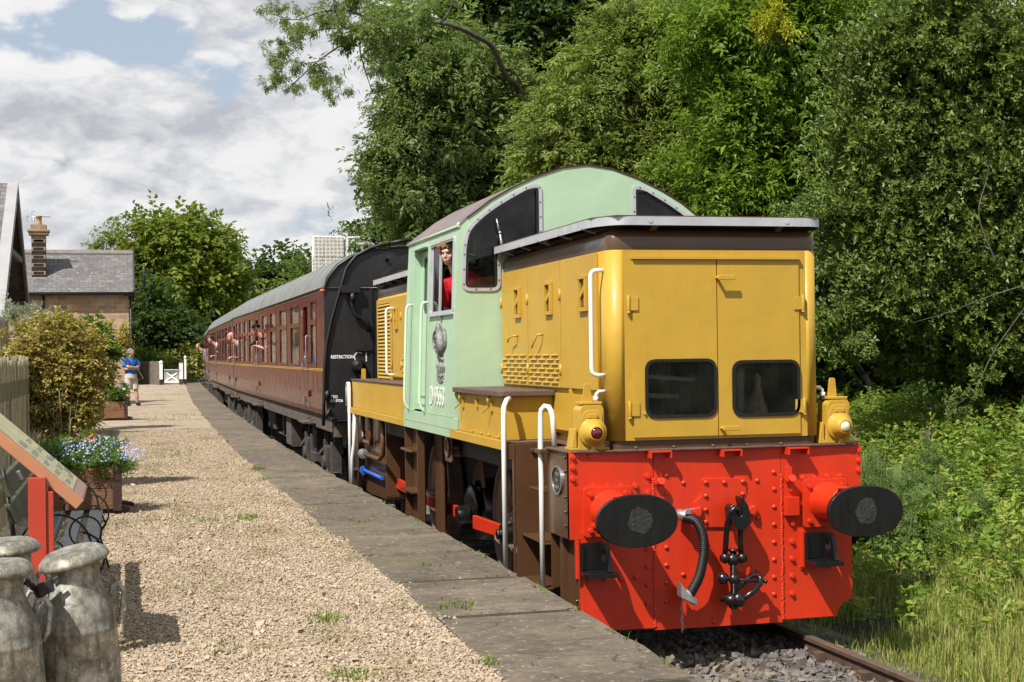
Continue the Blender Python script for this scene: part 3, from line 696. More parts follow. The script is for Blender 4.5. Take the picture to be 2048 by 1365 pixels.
m.lathe([(.085, 0), (.10, .006), (.10, .02), (.085, .02), (.07, .0)], (-1.215, 3.98, 1.265), (-1, 0, 0), 20, cap=False); m.cyl((-1.2, 4.0, 1.26), (-1.0, 4.0, 1.26), .08, .1, 14)
m.cur = 1; m.cyl((-1.216, 3.98, 1.265), (-1.222, 3.98, 1.265), .08, .08, 18); m.build('side_filler', [BROWN, orange], LOCO, bevel=.002)
# ---- wheels, jackshaft and rods
AX = (3.20, 6.39, 8.87); cz = .60; ph = R(-4)
for s in (-1, 1):
    for ya in AX:
        m = MB(); o = (s*.70, ya, cz); ax = (s, 0, 0)
        m.lathe([(.50, -.03), (.645, -.035), (.65, -.02), (.605, -.012), (.605, .105), (.595, .118), (.54, .118), (.53, .085), (.50, .085)], o, ax, 48, cap=False)
        w = m.build('wheel', OILY, LOCO)
        m = MB(); m.lathe([(.0, .15), (.10, .15), (.12, .12), (.12, .0), (.0, .0)], o, ax, 20, cap=False)
        for i in range(11):
            t = 2*math.pi*i/11+.3; a_ = np.array([s*.78, ya+.10*math.cos(t), cz+.10*math.sin(t)]); b_ = np.array([s*.755, ya+.515*math.cos(t), cz+.515*math.sin(t)])
            m.tube([a_, (a_+b_)/2, b_], [.05, .036, .042], 8)
        m.ell((s*.80, ya-.25*math.cos(ph), cz+.25*math.sin(ph)), (.08, .13, .12), 12, 8)
        N = 22; bl = [(ya+.53*math.cos(t), cz+.53*math.sin(t)) for t in np.linspace(-.9, .9, N)]+[(ya+.33*math.cos(t), cz+.33*math.sin(t)) for t in np.linspace(.9, -.9, N)]
        m.prism(bl, (0,0,0), Y3, Z3, *sorted((s*.73, s*.80)))
        m.build('wheel_centre', OILY, w)
    # jackshaft crank
    m = MB(); jy = 4.22; m.cyl((s*.62, jy, cz+.02), (s*.86, jy, cz+.02), .33, .30, 28); m.cyl((s*.86, jy, cz), (s*1.08, jy-.02, cz-.03), .10, .09, 16)
    m.ell((s*.92, jy+.02, cz+.08), (.07, .22, .2), 14, 8); m.box(min(s*.8, s*.9), max(s*.8, s*.9), jy-.2, jy+.28, cz+.22, cz+.26); m.cyl((s*.98, jy-.1, cz-.02), (s*1.1, jy-.1, cz-.02), .075, .07, 12)
    m.build('jackshaft', BLACK, LOCO, bevel=.006)
    for y0, y1, z0, z1 in ((2.72, 3.88, cz-.03, cz-.065), (4.52, 6.15, cz-.04, cz-.06), (6.45, 8.6, cz-.045, cz-.03)):
        m = MB(); m.hexa([(s*.955, y0, z0-.055), (s*1.0, y0, z0-.055), (s*1.0, y1, z1-.065), (s*.955, y1, z1-.065)] if s > 0 else [(-1.0, y0, z0-.055), (-.955, y0, z0-.055), (-.955, y1, z1-.065), (-1.0, y1, z1-.065)],
                        [(s*.955, y0, z0+.055), (s*1.0, y0, z0+.055), (s*1.0, y1, z1+.065), (s*.955, y1, z1+.065)] if s > 0 else [(-1.0, y0, z0+.055), (-.955, y0, z0+.055), (-.955, y1, z1+.065), (-1.0, y1, z1+.065)])
        m.build('coupling_rod', RED, LOCO, bevel=.004)
    m = MB()
    for y in (2.62, 6.3, 8.68): m.piece(); m.cyl((s*.78, y, cz-.04), (s*1.03, y, cz-.04), .10, .095, 16); m.cyl((s*1.03, y, cz-.04), (s*1.07, y, cz-.04), .05, .05, 6)
    m.build_each('crank_pin', BLACK, LOCO, bevel=.005)
    m = MB(); m.piece(); a_, b_ = sorted((s*.86, s*.84)); m.prism(round_poly([(3.95, .85), (4.5, .85), (4.42, 1.0), (4.25, 1.1), (4.2, 1.35), (4.12, 1.35), (4.0, 1.05)], .03, 3), (0,0,0), Y3, Z3, a_, b_)
    m.piece(); a_, b_ = sorted((s*.72, s*.64)); m.prism(round_poly([(2.35, .55), (2.5, .75), (2.5, 1.0), (2.35, 1.2), (2.25, 1.0)], .05, 3), (0,0,0), Y3, Z3, a_, b_)
    m.build_each('brake_hanger', BROWN, LOCO, bevel=.003)
for ya in AX:
    m = MB(); m.cyl((-.7, ya, cz), (.7, ya, cz), .09, .09, 16); m.build('axle', OILY, LOCO)
# ---- bonnets
def rrect(x0, x1, y0, y1, r, n=6): return round_poly([(x0, y0), (x1, y0), (x1, y1), (x0, y1)], r, n)
def bonnet(y0, y1, hw, front):
    r4 = .115
    pts = round_poly([(-hw, y0), (hw, y0), (hw, y1), (-hw, y1)], [r4, r4, 0, 0] if front else [0, 0, r4, r4], 7)
    m = MB()
    if front:
        inn = offset_poly(pts, .022); k0 = 8; oo = pts[k0-1:]+pts[:1]; cut = [q for q in pts if True]
        L_ = [q for q in pts]; n_ = len(L_); st = max(range(n_), key=lambda i: (abs(L_[i][1]-y0) < 1e-6)*(L_[i][0] > 0)*10+L_[i][0]*(abs(L_[i][1]-y0) < 1e-6)); seq = L_[st:]+L_[:st]; iseq = inn[st:]+inn[:st]
        U = seq+iseq[::-1]; m.prism(U, (0,0,0), X3, Y3, 1.535, 2.945, True); xe = seq[0][0]
        m.plate([(-xe, 1.535), (xe, 1.535), (xe, 2.945), (-xe, 2.945)], [[(-.655, 1.565), (.655, 1.565), (.655, 2.868), (-.655, 2.868)]], (0,0,0), X3, Z3, -.022, 0)
    else: m.prism(pts, (0,0,0), X3, Y3, 1.535, 2.945, True)
    body = m.build('bonnet', MUST, LOCO)
    m = MB(); m.prism(offset_poly(pts, .02), (0,0,0), X3, Y3, ZT, 1.535); m.build('bonnet_plinth', BROWN, LOCO)
    m = MB(); n = len(pts); prof = [(0.006, 2.945), (0.0, 3.03), (.02, 3.075), (.06, 3.105), (.12, 3.12)]; vs = []
    for o_, z in prof: vs += [(p[0], p[1], z) for p in offset_poly(pts, o_)]
    m.add(vs, [(i*n+j, i*n+(j+1) % n, (i+1)*n+(j+1) % n, (i+1)*n+j) for i in range(len(prof)-1) for j in range(n)], True)
    b0 = len(m.v)-n; m.f.append(tuple(range(b0, b0+n))); m.m.append(0); m.s.append(False)
    m.box(-hw+.12, hw-.12, y0+.12, y1-(.0 if front else .12), 3.118, 3.15)
    m.build('bonnet_roof', BROWN, LOCO)
    ho, hy = hw+.085, (y0-.085 if front else y1+.085)
    if front: ep = [(-ho, y1-.02), (-ho, y0+.17), (-ho+.12, hy), (ho-.12, hy), (ho, y0+.17), (ho, y1-.02)]
    else: ep = [(-ho, y0+.02), (-ho, y1-.17), (-ho+.12, hy), (ho-.12, hy), (ho, y1-.17), (ho, y0+.02)]
    m = MB(); e2 = round_poly(ep, [0, .1, .1, .1, .1, 0], 5); sg = 1 if front else -1
    cen = np.array([0, (y0+y1)/2])
    for a_, b_ in zip(e2[:-1], e2[1:]):
        a3 = np.array(a_); b3 = np.array(b_); d_ = b3-a3; nn = np.array([-d_[1], d_[0]])/np.linalg.norm(d_)
        if nn @ (cen-(a3+b3)/2) < 0: nn = -nn
        i_a, i_b = a3+nn*.006, b3+nn*.006
        m.hexa([(*a3, 3.122), (*b3, 3.122), (*i_b, 3.122), (*i_a, 3.122)], [(*a3, 3.186), (*b3, 3.186), (*i_b, 3.186), (*i_a, 3.186)])
        j_a, j_b = a3+nn*.045, b3+nn*.045
        m.hexa([(*i_a, 3.178), (*i_b, 3.178), (*j_b, 3.178), (*j_a, 3.178)], [(*i_a, 3.184), (*i_b, 3.184), (*j_b, 3.184), (*j_a, 3.184)])
    if front:
        for x in (-.545, .545): m.cyl((x, hy, 3.155), (x, hy-.005, 3.155), .016, .016, 14)
        for x in (-.66, .66): m.box(x-.002, x+.002, hy-.002, hy, 3.122, 3.186)
    ev = m.build('roof_eave_strip', ALU, LOCO)
    m = MB(); ys = np.arange(y0+.35, y1-.1, .62)
    for s in (-1, 1):
        for y in ys: m.piece(); m.bar((s*(hw-.02), y, 3.09), (s*(ho-.006), y+.05, 3.128), .05, .012)
    for x in (-.5, .5): m.piece(); m.bar((x, (y0 if front else y1), 3.09), (x, hy+sg*.006, 3.128), .05, .012)
    m.build_each('eave_bracket', BROWN, LOCO)
    m = MB(); m.prism([(p[0], p[1]) for p in ep], (0,0,0), X3, Y3, 3.186, 3.194); m.build('bonnet_deck', BROWN, LOCO)
    return body
HW = .845
bon = bonnet(.0, 3.17, HW, True)
HR = .955
bonr = bonnet(5.72, 9.72, HR, False)
# front radiator-style doors with black windows
for s in (-1, 1):
    x0, x1 = sorted((s*.004, s*.667)); w = [(1289, 1432, 720, 833), (1463, 1598, 722, 830)][s > 0]
    a_ = P0(w[0], w[2]); b_ = P0(w[1], w[3]); hole = rrect(a_[0]+.012, b_[0]-.012, b_[1]+.012, a_[1]-.012, .075)
    m = MB(); fplate(m, [(x0, 1.557), (x1, 1.557), (x1, 2.876), (x0, 2.876)], [hole], -.014, -.002); d = m.build('bonnet_door', MUST, LOCO, bevel=.0025)
    m = MB(); ring = rrect(a_[0]-.004, b_[0]+.004, b_[1]-.004, a_[1]+.004, .09); fplate(m, ring, [offset_poly(hole, .008)], -.024, -.008); m.build('window_rubber', RUB, d, bevel=.006, seg=3)
    m = MB(); fplate(m, offset_poly(hole, -.008), [], -.012, -.006); m.build('window_pane', DGLASS, d)
    m = MB()
    for z in (2.545, 1.765):
        m.piece(); xh = s*.70; m.cyl((xh, -.018, z-.055), (xh, -.018, z+.06), .014, .014, 10); i0, i1 = sorted((xh-s*.01, xh-s*.075)); m.box(i0, i1, -.024, -.015, z-.05, z+.05); m.cyl((xh, -.018, z-.066), (xh, -.018, z-.055), .017, .012, 8)
    m.build_each('door_hinge', MUST, d, bevel=.002)
m = MB(); fplate(m, [(-.675, 2.876), (.675, 2.876), (.675, 2.896), (-.675, 2.896)], [], -.035, -.001); m.build('door_drip_strip', MUST, LOCO, bevel=.002)
m = MB()
for u, v in ((1440, 556), (1450, 856)):
    m.piece(); x, z = P0(u, v); m.cyl((x-.035, -.014, z), (x-.035, -.075, z), .014, .014, 8); m.box(x-.045, x+.09, -.085, -.07, z-.018, z+.018)
m.build_each('door_handle', MUST, LOCO, bevel=.004)
m = MB()
for x, z in ((P0(1288, 827)), (P0(1603, 824))): m.piece(); m.cyl((x, -.014, z), (x, -.03, z), .012, .010, 8)
m.build_each('door_stop', MUST, LOCO)
# something to see through the front windows: radiator ducting and a rag
m = MB(); m.box(-.8, .8, .42, .46, 1.55, 2.9); m.box(-.8, .8, .1, .42, 1.55, 1.62)
for x in np.arange(-.78, .79, .03): m.box(x, x+.006, .40, .42, 1.62, 2.9)
m.build('radiator_core', INT, LOCO)
m = MB(); m.tube([(-.62, .2, 1.98), (-.45, .22, 2.0), (-.1, .2, 1.97)], .018, 8); m.tube([(-.6, .3, 2.08), (-.5, .28, 1.86), (-.2, .3, 1.84)], .022, 8); m.tube([(.18, .25, 2.1), (.14, .22, 1.9), (.2, .25, 1.7)], .016, 8); m.cyl((.30, .3, 1.6), (.30, .3, 2.2), .045, .045, 10)
m.build('engine_pipe', plain('dusty_pipe', (.40, .36, .30), .8), LOCO)
m = MB(); m.lathe([(.14, 0), (.12, .1), (.07, .22), (.035, .30), (.05, .36), (.01, .40)], (.40, .18, 1.62), Z3, 12, 1.0, .6); m.build('cloth_bag', plain('grubby_cloth', (.50, .43, .32), .95, 0, .3, 9, .01), LOCO)
# side doors of the bonnet
def side_doors(ys, s, hw, zb, zt_, louvre):
    for i, (y0, y1) in enumerate(ys):
        m = MB(); a_, b_ = sorted((s*(hw+.002), s*(hw+.022))); yl = (y0+.025 if True else 0)
        m.box(a_, b_, y0+.012, y1-.012, zb, zt_)
        if louvre[i]:
            for r_ in range(7):
                for c_ in range(-1, 4):
                    yy_ = y0+.06+(c_+(.5 if r_ % 2 else 0))*.26; z = zb+.035+r_*.038
                    q0, q1 = max(yy_, y0+.03), min(yy_+.20, y1-.03)
                    if q1-q0 > .05:
                        xo = s*(hw+.022); m.hexa([(xo, q0, z), (xo, q1, z), (xo, q1, z+.012), (xo, q0, z+.012)] , [(xo+s*.016, q0+.008, z), (xo+s*.016, q1-.008, z), (xo+s*.012, q1-.008, z+.005), (xo+s*.012, q0+.008, z+.005)])
        d = m.build('side_door', MUST, LOCO, bevel=.003)
        m = MB(); xo = s*(hw+.022); yc = y0+.30; zc = 2.655
        for (p0_, p1_, q0, q1) in ((yc-.10, yc+.10, zc+.10, zc+.13), (yc-.10, yc+.10, zc-.15, zc-.12), (yc-.10, yc-.07, zc-.12, zc+.10), (yc+.07, yc+.10, zc-.12, zc+.10)):
            a_, b_ = sorted((xo, xo+s*.028)); m.box(a_, b_, p0_, p1_, q0, q1)
        m.bar((xo+s*.015, yc-.06, zc+.035), (xo+s*.015, yc+.06, zc-.03), .014, .045, (0,0,1))
        m.build('door_latch', MUST, d, bevel=.003)
        m = MB(); m.cur = 0; a_, b_ = sorted((xo-s*.001, xo+s*.004)); m.box(a_, b_, yc-.07, yc+.07, zc-.12, zc+.10); m.build('latch_recess', BROWN, d)
        m = MB()
        for z in (2.66, 2.05): m.piece(); m.cyl((s*(hw+.026), y1-.004, z-.05), (s*(hw+.026), y1-.004, z+.05), .011, .011, 8)
        m.build_each('side_hinge', MUST, d)
side_doors([(.24, 1.20), (1.21, 2.21), (2.22, 3.14)], -1, HW, 1.905, 2.94, [0, 1, 1])
side_doors([(.24, 1.20), (1.21, 2.21), (2.22, 3.14)], 1, HW, 1.905, 2.94, [0, 1, 1])
side_doors([(5.95, 6.85), (6.86, 7.78), (7.79, 8.45)], -1, HR, 1.905, 2.92, [1, 1, 0])
m = MB()
for s in (-1, 1): m.piece(); a_, b_ = sorted((s*HW, s*(HW+.012))); m.box(a_, b_, .30, 3.15, 1.56, 1.86); a_, b_ = sorted((s*HW, s*(HW+.03))); m.box(a_, b_, .92, .96, 1.49, 1.90)
m.build_each('lower_side_panel', MUST, LOCO, bevel=.003)
m = MB()                                      # T handles hung on the middle side doors
for y in (2.55, 1.72):
    m.piece(); xo = -(HW+.022); m.cyl((xo, y, 2.345), (xo-.05, y, 2.345), .010, .010, 8); m.tube([(xo-.05, y, 2.345), (xo-.055, y+.13, 2.325), (xo-.055, y+.16, 2.29)] if y > 2 else [(xo-.05, y, 2.345), (xo-.055, y+.12, 2.27), (xo-.055, y+.16, 2.235)], .008, 6)
m.build_each('lever_handle', MUST, LOCO)
# louvred grille on the rear bonnet
m = MB(); splate(m, [(8.52, 1.80), (9.62, 1.80), (9.62, 2.92), (8.52, 2.92)], [[(8.6, 1.86), (9.54, 1.86), (9.54, 2.86), (8.6, 2.86)]], -(HR+.02), -(HR+.002)); m.cur = 1; m.box(-(HR+.004), -HR-.001, 8.55, 9.58, 1.84, 2.88); m.cur = 0
for i in range(21):
    z = 1.875+i*.0475; xo = -(HR+.003); m.hexa([(xo, 8.6, z+.03), (xo, 9.54, z+.03), (xo-.022, 9.54, z), (xo-.022, 8.6, z)][::-1], [(xo, 8.6, z+.038), (xo, 9.54, z+.038), (xo-.022, 9.54, z+.008), (xo-.022, 8.6, z+.008)][::-1])
m.build('louvre_grille', [MUST, DKBLACK], LOCO)
def stanchion(name, pts, r=.017, mat=None):
    m = MB(); m.tube(pts, r, 10); return m.build(name, mat or WHITE, LOCO)
def bent(p0, p1, p2, p3, r=.05, n=5):
    P = [np.array(q, float) for q in (p0, p1, p2, p3)]; out = [P[0]]
    for i in (1, 2):
        a_ = P[i-1]-P[i]; b_ = P[i+1]-P[i]; ka = min(r, np.linalg.norm(a_)*.48); kb = min(r, np.linalg.norm(b_)*.48); s0 = P[i]+a_/np.linalg.norm(a_)*ka; s1 = P[i]+b_/np.linalg.norm(b_)*kb
        for t in np.linspace(0, 1, n): out.append((1-t)**2*s0+2*t*(1-t)*P[i]+t*t*s1)
    out.append(P[3]); return out
for s in (-1, 1):
    xo = s*HW
    if s < 0: stanchion('bonnet_handrail', bent((xo, .13, 2.80), (xo+s*.10, .13, 2.80), (xo+s*.10, .13, 2.02), (xo, .13, 2.02)), .0165)
    xo = s*HR; stanchion('bonnet_handrail', bent((xo, 8.35, 2.78), (xo+s*.11, 8.35, 2.78), (xo+s*.11, 8.35, 1.93), (xo, 8.35, 1.93)), .0165)
    # front steps' rails
    A0 = np.array([s*1.205, .62, 0])
    stanchion('corner_handrail', [A0+(0, -.0, .30), A0+(0, 0, 1.2), A0+(s*.004, 0, 1.48), A0+(0, -.0, 1.70), A0+(-s*.004, -.01, 1.752), A0+(-s*.025, -.03, 1.782), A0+(-s*.05, -.05, 1.775), A0+(-s*.065, -.07, 1.742), A0+(-s*.072, -.08, 1.70), A0+(-s*.078, -.1, 1.475)], .021)
    stanchion('step_handrail', [(s*1.335, 1.27, .32), (s*1.335, 1.27, 1.68), (s*1.325, 1.29, 1.76), (s*1.29, 1.34, 1.81), (s*1.25, 1.4, 1.82)], .021)
    stanchion('rear_handrail', [(s*1.335, 9.78, .3), (s*1.335, 9.8, 1.74), (s*1.33, 9.86, 1.80), (s*1.33, 9.96, 1.80), (s*1.33, 10.02, 1.74), (s*1.33, 10.02, 1.49)], .024)
    stanchion('rear_step_rail', [(s*1.31, 9.5, 1.41), (s*1.32, 9.52, 1.0), (s*1.335, 9.6, .8), (s*1.335, 9.65, .3)], .024)
m = MB()
for s in (-1, 1): m.piece(); a_, b_ = sorted((s*1.25, s*1.08)); m.box(a_, b_, .50, .66, 1.425, 1.456)
m.build_each('rail_bracket', BROWN, LOCO, bevel=.004)
# ---- marker lamps on the corners
for s in (-1, 1):
    lx = s*.985 if s < 0 else 1.0
    m = MB(); z0 = ZT
    pr = round_poly([(-.103, 0), (.095, 0), (.095, .30), (.08, .33), (-.065, .33), (-.09, .30)], .012, 3)
    m.prism([(lx+p[0], z0+p[1]) for p in pr], (0,0,0), X3, Z3, -.19, -.02)
    m.box(lx-.075, lx+.085, .03, .19, z0+.335, z0+.355); m.box(lx-.155, lx+.14, .03, .2, z0, z0+.018)
    m.hexa([(lx-.15, .04, z0+.018), (lx-.11, .04, z0+.018), (lx-.11, .18, z0+.018), (lx-.15, .18, z0+.018)], [(lx-.125, .04, z0+.16), (lx-.11, .04, z0+.16), (lx-.11, .18, z0+.16), (lx-.125, .18, z0+.16)])
    m.prism(round_poly([(lx-.085, z0+.05), (lx+.08, z0+.05), (lx+.08, z0+.27), (lx+.06, z0+.295), (lx-.05, z0+.295), (lx-.085, z0+.24)], .03, 3), (0,0,0), X3, Z3, -.02, -.012)
    m.lathe([(.105, 0), (.108, .012), (.098, .02), (.090, .022), (.072, .07), (.055, .10), (.045, .103)], (lx+.005, .015, z0+.13), (0, -1, 0), 26, cap=False)
    m.box(lx-.035, lx+.04, -.004, .016, z0+.235, z0+.268); m.box(lx-.012, lx+.02, -.01, .01, z0+.0, z0+.03)
    for dx in (-.14, .125): m.cyl((lx+dx, .1, z0+.018), (lx+dx, .1, z0+.04), .012, .012, 6)
    lamp = m.build('marker_lamp', MUST, LOCO, bevel=.004)
    m = MB(); m.lathe([(.044, .085), (.042, .098), (.03, .108), (.012, .113), (.001, .114)], (lx+.005, .015, z0+.13), (0, -1, 0), 22); m.build('lens', RLENS if s < 0 else CLENS, lamp)
    m = MB(); zt2 = 1.96 if s < 0 else 1.97; m.prism(round_poly([(lx-.045, z0+.34), (lx+.035, z0+.34), (lx+.02, zt2), (lx-.028, zt2)], [0, 0, .015, .015], 3), (0,0,0), X3, Z3, -.12, -.105); m.build('lamp_iron', MUST, LOCO, bevel=.003)
    m = MB(); m.cur = 0; m.tube([(s*HW, .12, 1.90), (s*(HW+.05), .12, 1.90), (s*(HW+.07), .12, 1.88), (s*(HW+.075), .12, 1.85)], .013, 8); m.cyl((s*(HW+.075), .12, 1.86), (s*(HW+.075), .12, 1.83), .02, .02, 10)
    m.cur = 1; m.cyl((s*(HW+.075), .12, 1.835), (s*(HW+.075), .12, 1.815), .014, .026, 10); m.cyl((s*(HW+.075), .12, 1.815), (s*(HW+.075), .12, 1.797), .026, .022, 10)
    m.build('lamp_cable', [WHITE, RUB], LOCO)
m = MB(); m.prism(round_poly([(-.03, 1.5), (.03, 1.5), (.03, 2.0), (-.03, 2.0)], .02, 3), (-1.12, 9.9, 0), X3, Z3, 0, .016); m.build('lamp_iron', MUST, LOCO, bevel=.003)
m = MB(); xs_ = [-.66, -.36, -.05, .22, .5]
for x in xs_: m.piece(); m.cyl((x, -.02, ZT), (x, -.02, ZT+.02), .012, .012, 6)
m.build_each('plate_bolt', CHEQ, LOCO)
# ---- side lockers
for s in (-1, 1):
    m = MB(); a_, b_ = sorted((s*1.285, s*.86)); m.box(a_, b_, 1.47, 3.14, ZT+.002, 1.835)
    for y in (1.62, 1.95, 2.25, 2.6): m.cyl((s*1.285, y, 1.497), (s*1.30, y, 1.497), .012, .012, 6)
    for z in (1.53, 1.70): m.cyl((s*1.285, 1.53, z), (s*1.30, 1.53, z), .012, .012, 6)
    for x_ in (1.22, .92): m.cyl((s*x_, 1.47, 1.765), (s*x_, 1.455, 1.765), .01, .01, 6)
    bx_ = m.build('tool_locker', MUST, LOCO, bevel=.004)
    m = MB(); a_, b_ = sorted((s*1.345, s*.86)); m.prism(round_poly([(a_, 1.40), (b_, 1.40), (b_, 3.16), (a_, 3.16)], [.05 if s < 0 else 0, .05 if s > 0 else 0, 0, 0], 3), (0,0,0), X3, Y3, 1.836, 1.882); m.build('locker_lid', CHEQ, bx_, bevel=.006)
    m = MB()
    for y in (1.85, 2.95): m.piece(); xo = s*1.285; m.box(*sorted((xo, xo+s*.02)), y-.03, y+.03, 1.70, 1.79); m.tube([(xo+s*.02, y, 1.835), (xo+s*.045, y, 1.79), (xo+s*.03, y+.02, 1.74), (xo+s*.07, y+.07, 1.69)], .008, 6); m.tube([(xo+s*.04, y-.02, 1.84), (xo+s*.04, y-.02, 1.78), (xo+s*.04, y+.02, 1.78), (xo+s*.04, y+.02, 1.84)], .006, 6)
    m.piece(); m.box(*sorted((s*1.285, s*1.31)), 2.36, 2.40, 1.72, 1.79); m.build_each('locker_catch', MUST, bx_, bevel=.002)
    m = MB(); a_, b_ = sorted((s*1.285, s*.98)); m.box(a_, b_, 5.76, 9.86, ZT+.002, 1.845); rb_ = m.build('rear_locker', MUST, LOCO, bevel=.004)
    m = MB(); a_, b_ = sorted((s*1.30, s*.97)); m.box(a_, b_, 5.75, 9.88, 1.847, 1.862); m.build('locker_lid', CHEQ, rb_, bevel=.003)
# ---- cab: four walls with real openings, roof and floor
Y0C, Y1C = 3.17, 5.70
ARC = [(-1.258, 3.385), (-1.18, 3.46), (-1.08, 3.53), (-.95, 3.63), (-.75, 3.745), (-.5, 3.86), (-.25, 3.945), (0, 3.978)]
ARC = ARC+[(-p[0], p[1]) for p in ARC[:-1][::-1]]
wl = [(-1.245, 2.775), (-.865, 2.775), (-.865, 3.13), (-.452, 3.13), (-.452, 3.80), (-.60, 3.775), (-.87, 3.625), (-1.05, 3.50), (-1.19, 3.36), (-1.228, 3.2)]
wr_ = [.09, .09, .05, .03, .10, .06, .2, .2, .1, .1]
wlr = round_poly(wl, wr_, 5); wrr = [(-p[0], p[1]) for p in wlr][::-1]
def cabend(y0, y1, nm):
    m = MB(); fplate(m, [(-1.325, ZT+.004), (1.325, ZT+.004), (1.30, 2.7)]+ARC[::-1]+[(-1.30, 2.7)], [offset_poly(wlr, .02), offset_poly(wrr, .02)], y0, y1); e = m.build(nm, GREEN, LOCO, bevel=.006)
    ys = (y0-.012, y0+.004) if y0 < 4 else (y1-.004, y1+.012)
    for w in (wlr, wrr):
        m = MB(); fplate(m, w, [offset_poly(w, .038)], *ys)
        o_ = offset_poly(w, .018); L = 0; 
        m.cur = 1; yf_ = ys[0] if y0 < 4 else ys[1]
        for i in range(len(o_)):
            a_ = np.array(o_[i-1]); b_ = np.array(o_[i]); d_ = np.linalg.norm(b_-a_)
            while L < d_:
                p = a_+(b_-a_)*L/d_; m.cyl((p[0], yf_-.001, p[1]), (p[0], yf_+.003 if y0 > 4 else yf_-.003, p[1]), .008, .008, 6); L += .14
            L -= d_
        f_ = m.build('window_frame', [ALU, RUB], e)
        m = MB(); fplate(m, offset_poly(w, .034), [offset_poly(w, .058)], ys[0]-.002, ys[1]); m.build('window_seal', RUB, e)
        m = MB(); fplate(m, offset_poly(w, .03), [], (y0+y1)/2-.002, (y0+y1)/2+.003); m.build('window_pane', GLASS, e)
    return e
m = MB(); fplate(m, [(-1.29, ZT+.05), (1.29, ZT+.05), (1.27, 2.7), (1.22, 3.36)]+[(p[0]*.97, p[1]-.03) for p in ARC[1:-1]][::-1]+[(-1.22, 3.36), (-1.27, 2.7)], [wlr, wrr], Y1C-.038, Y1C-.031)
n_ = len(ARC); m.add([(p[0]*.985, Y0C+.035, p[1]-.02) for p in ARC]+[(p[0]*.985, Y1C-.035, p[1]-.02) for p in ARC], [(i+1, i, n_+i, n_+i+1) for i in range(n_-1)], True)
m.build('cab_shade_liner', INT, LOCO)  # near-black sheets added as painted shade, darkening the cab behind its windows
cabend(Y0C, Y0C+.03, 'cab_front'); cabend(Y1C-.03, Y1C, 'cab_rear')
sl_ = math.hypot(.065, 1.9)
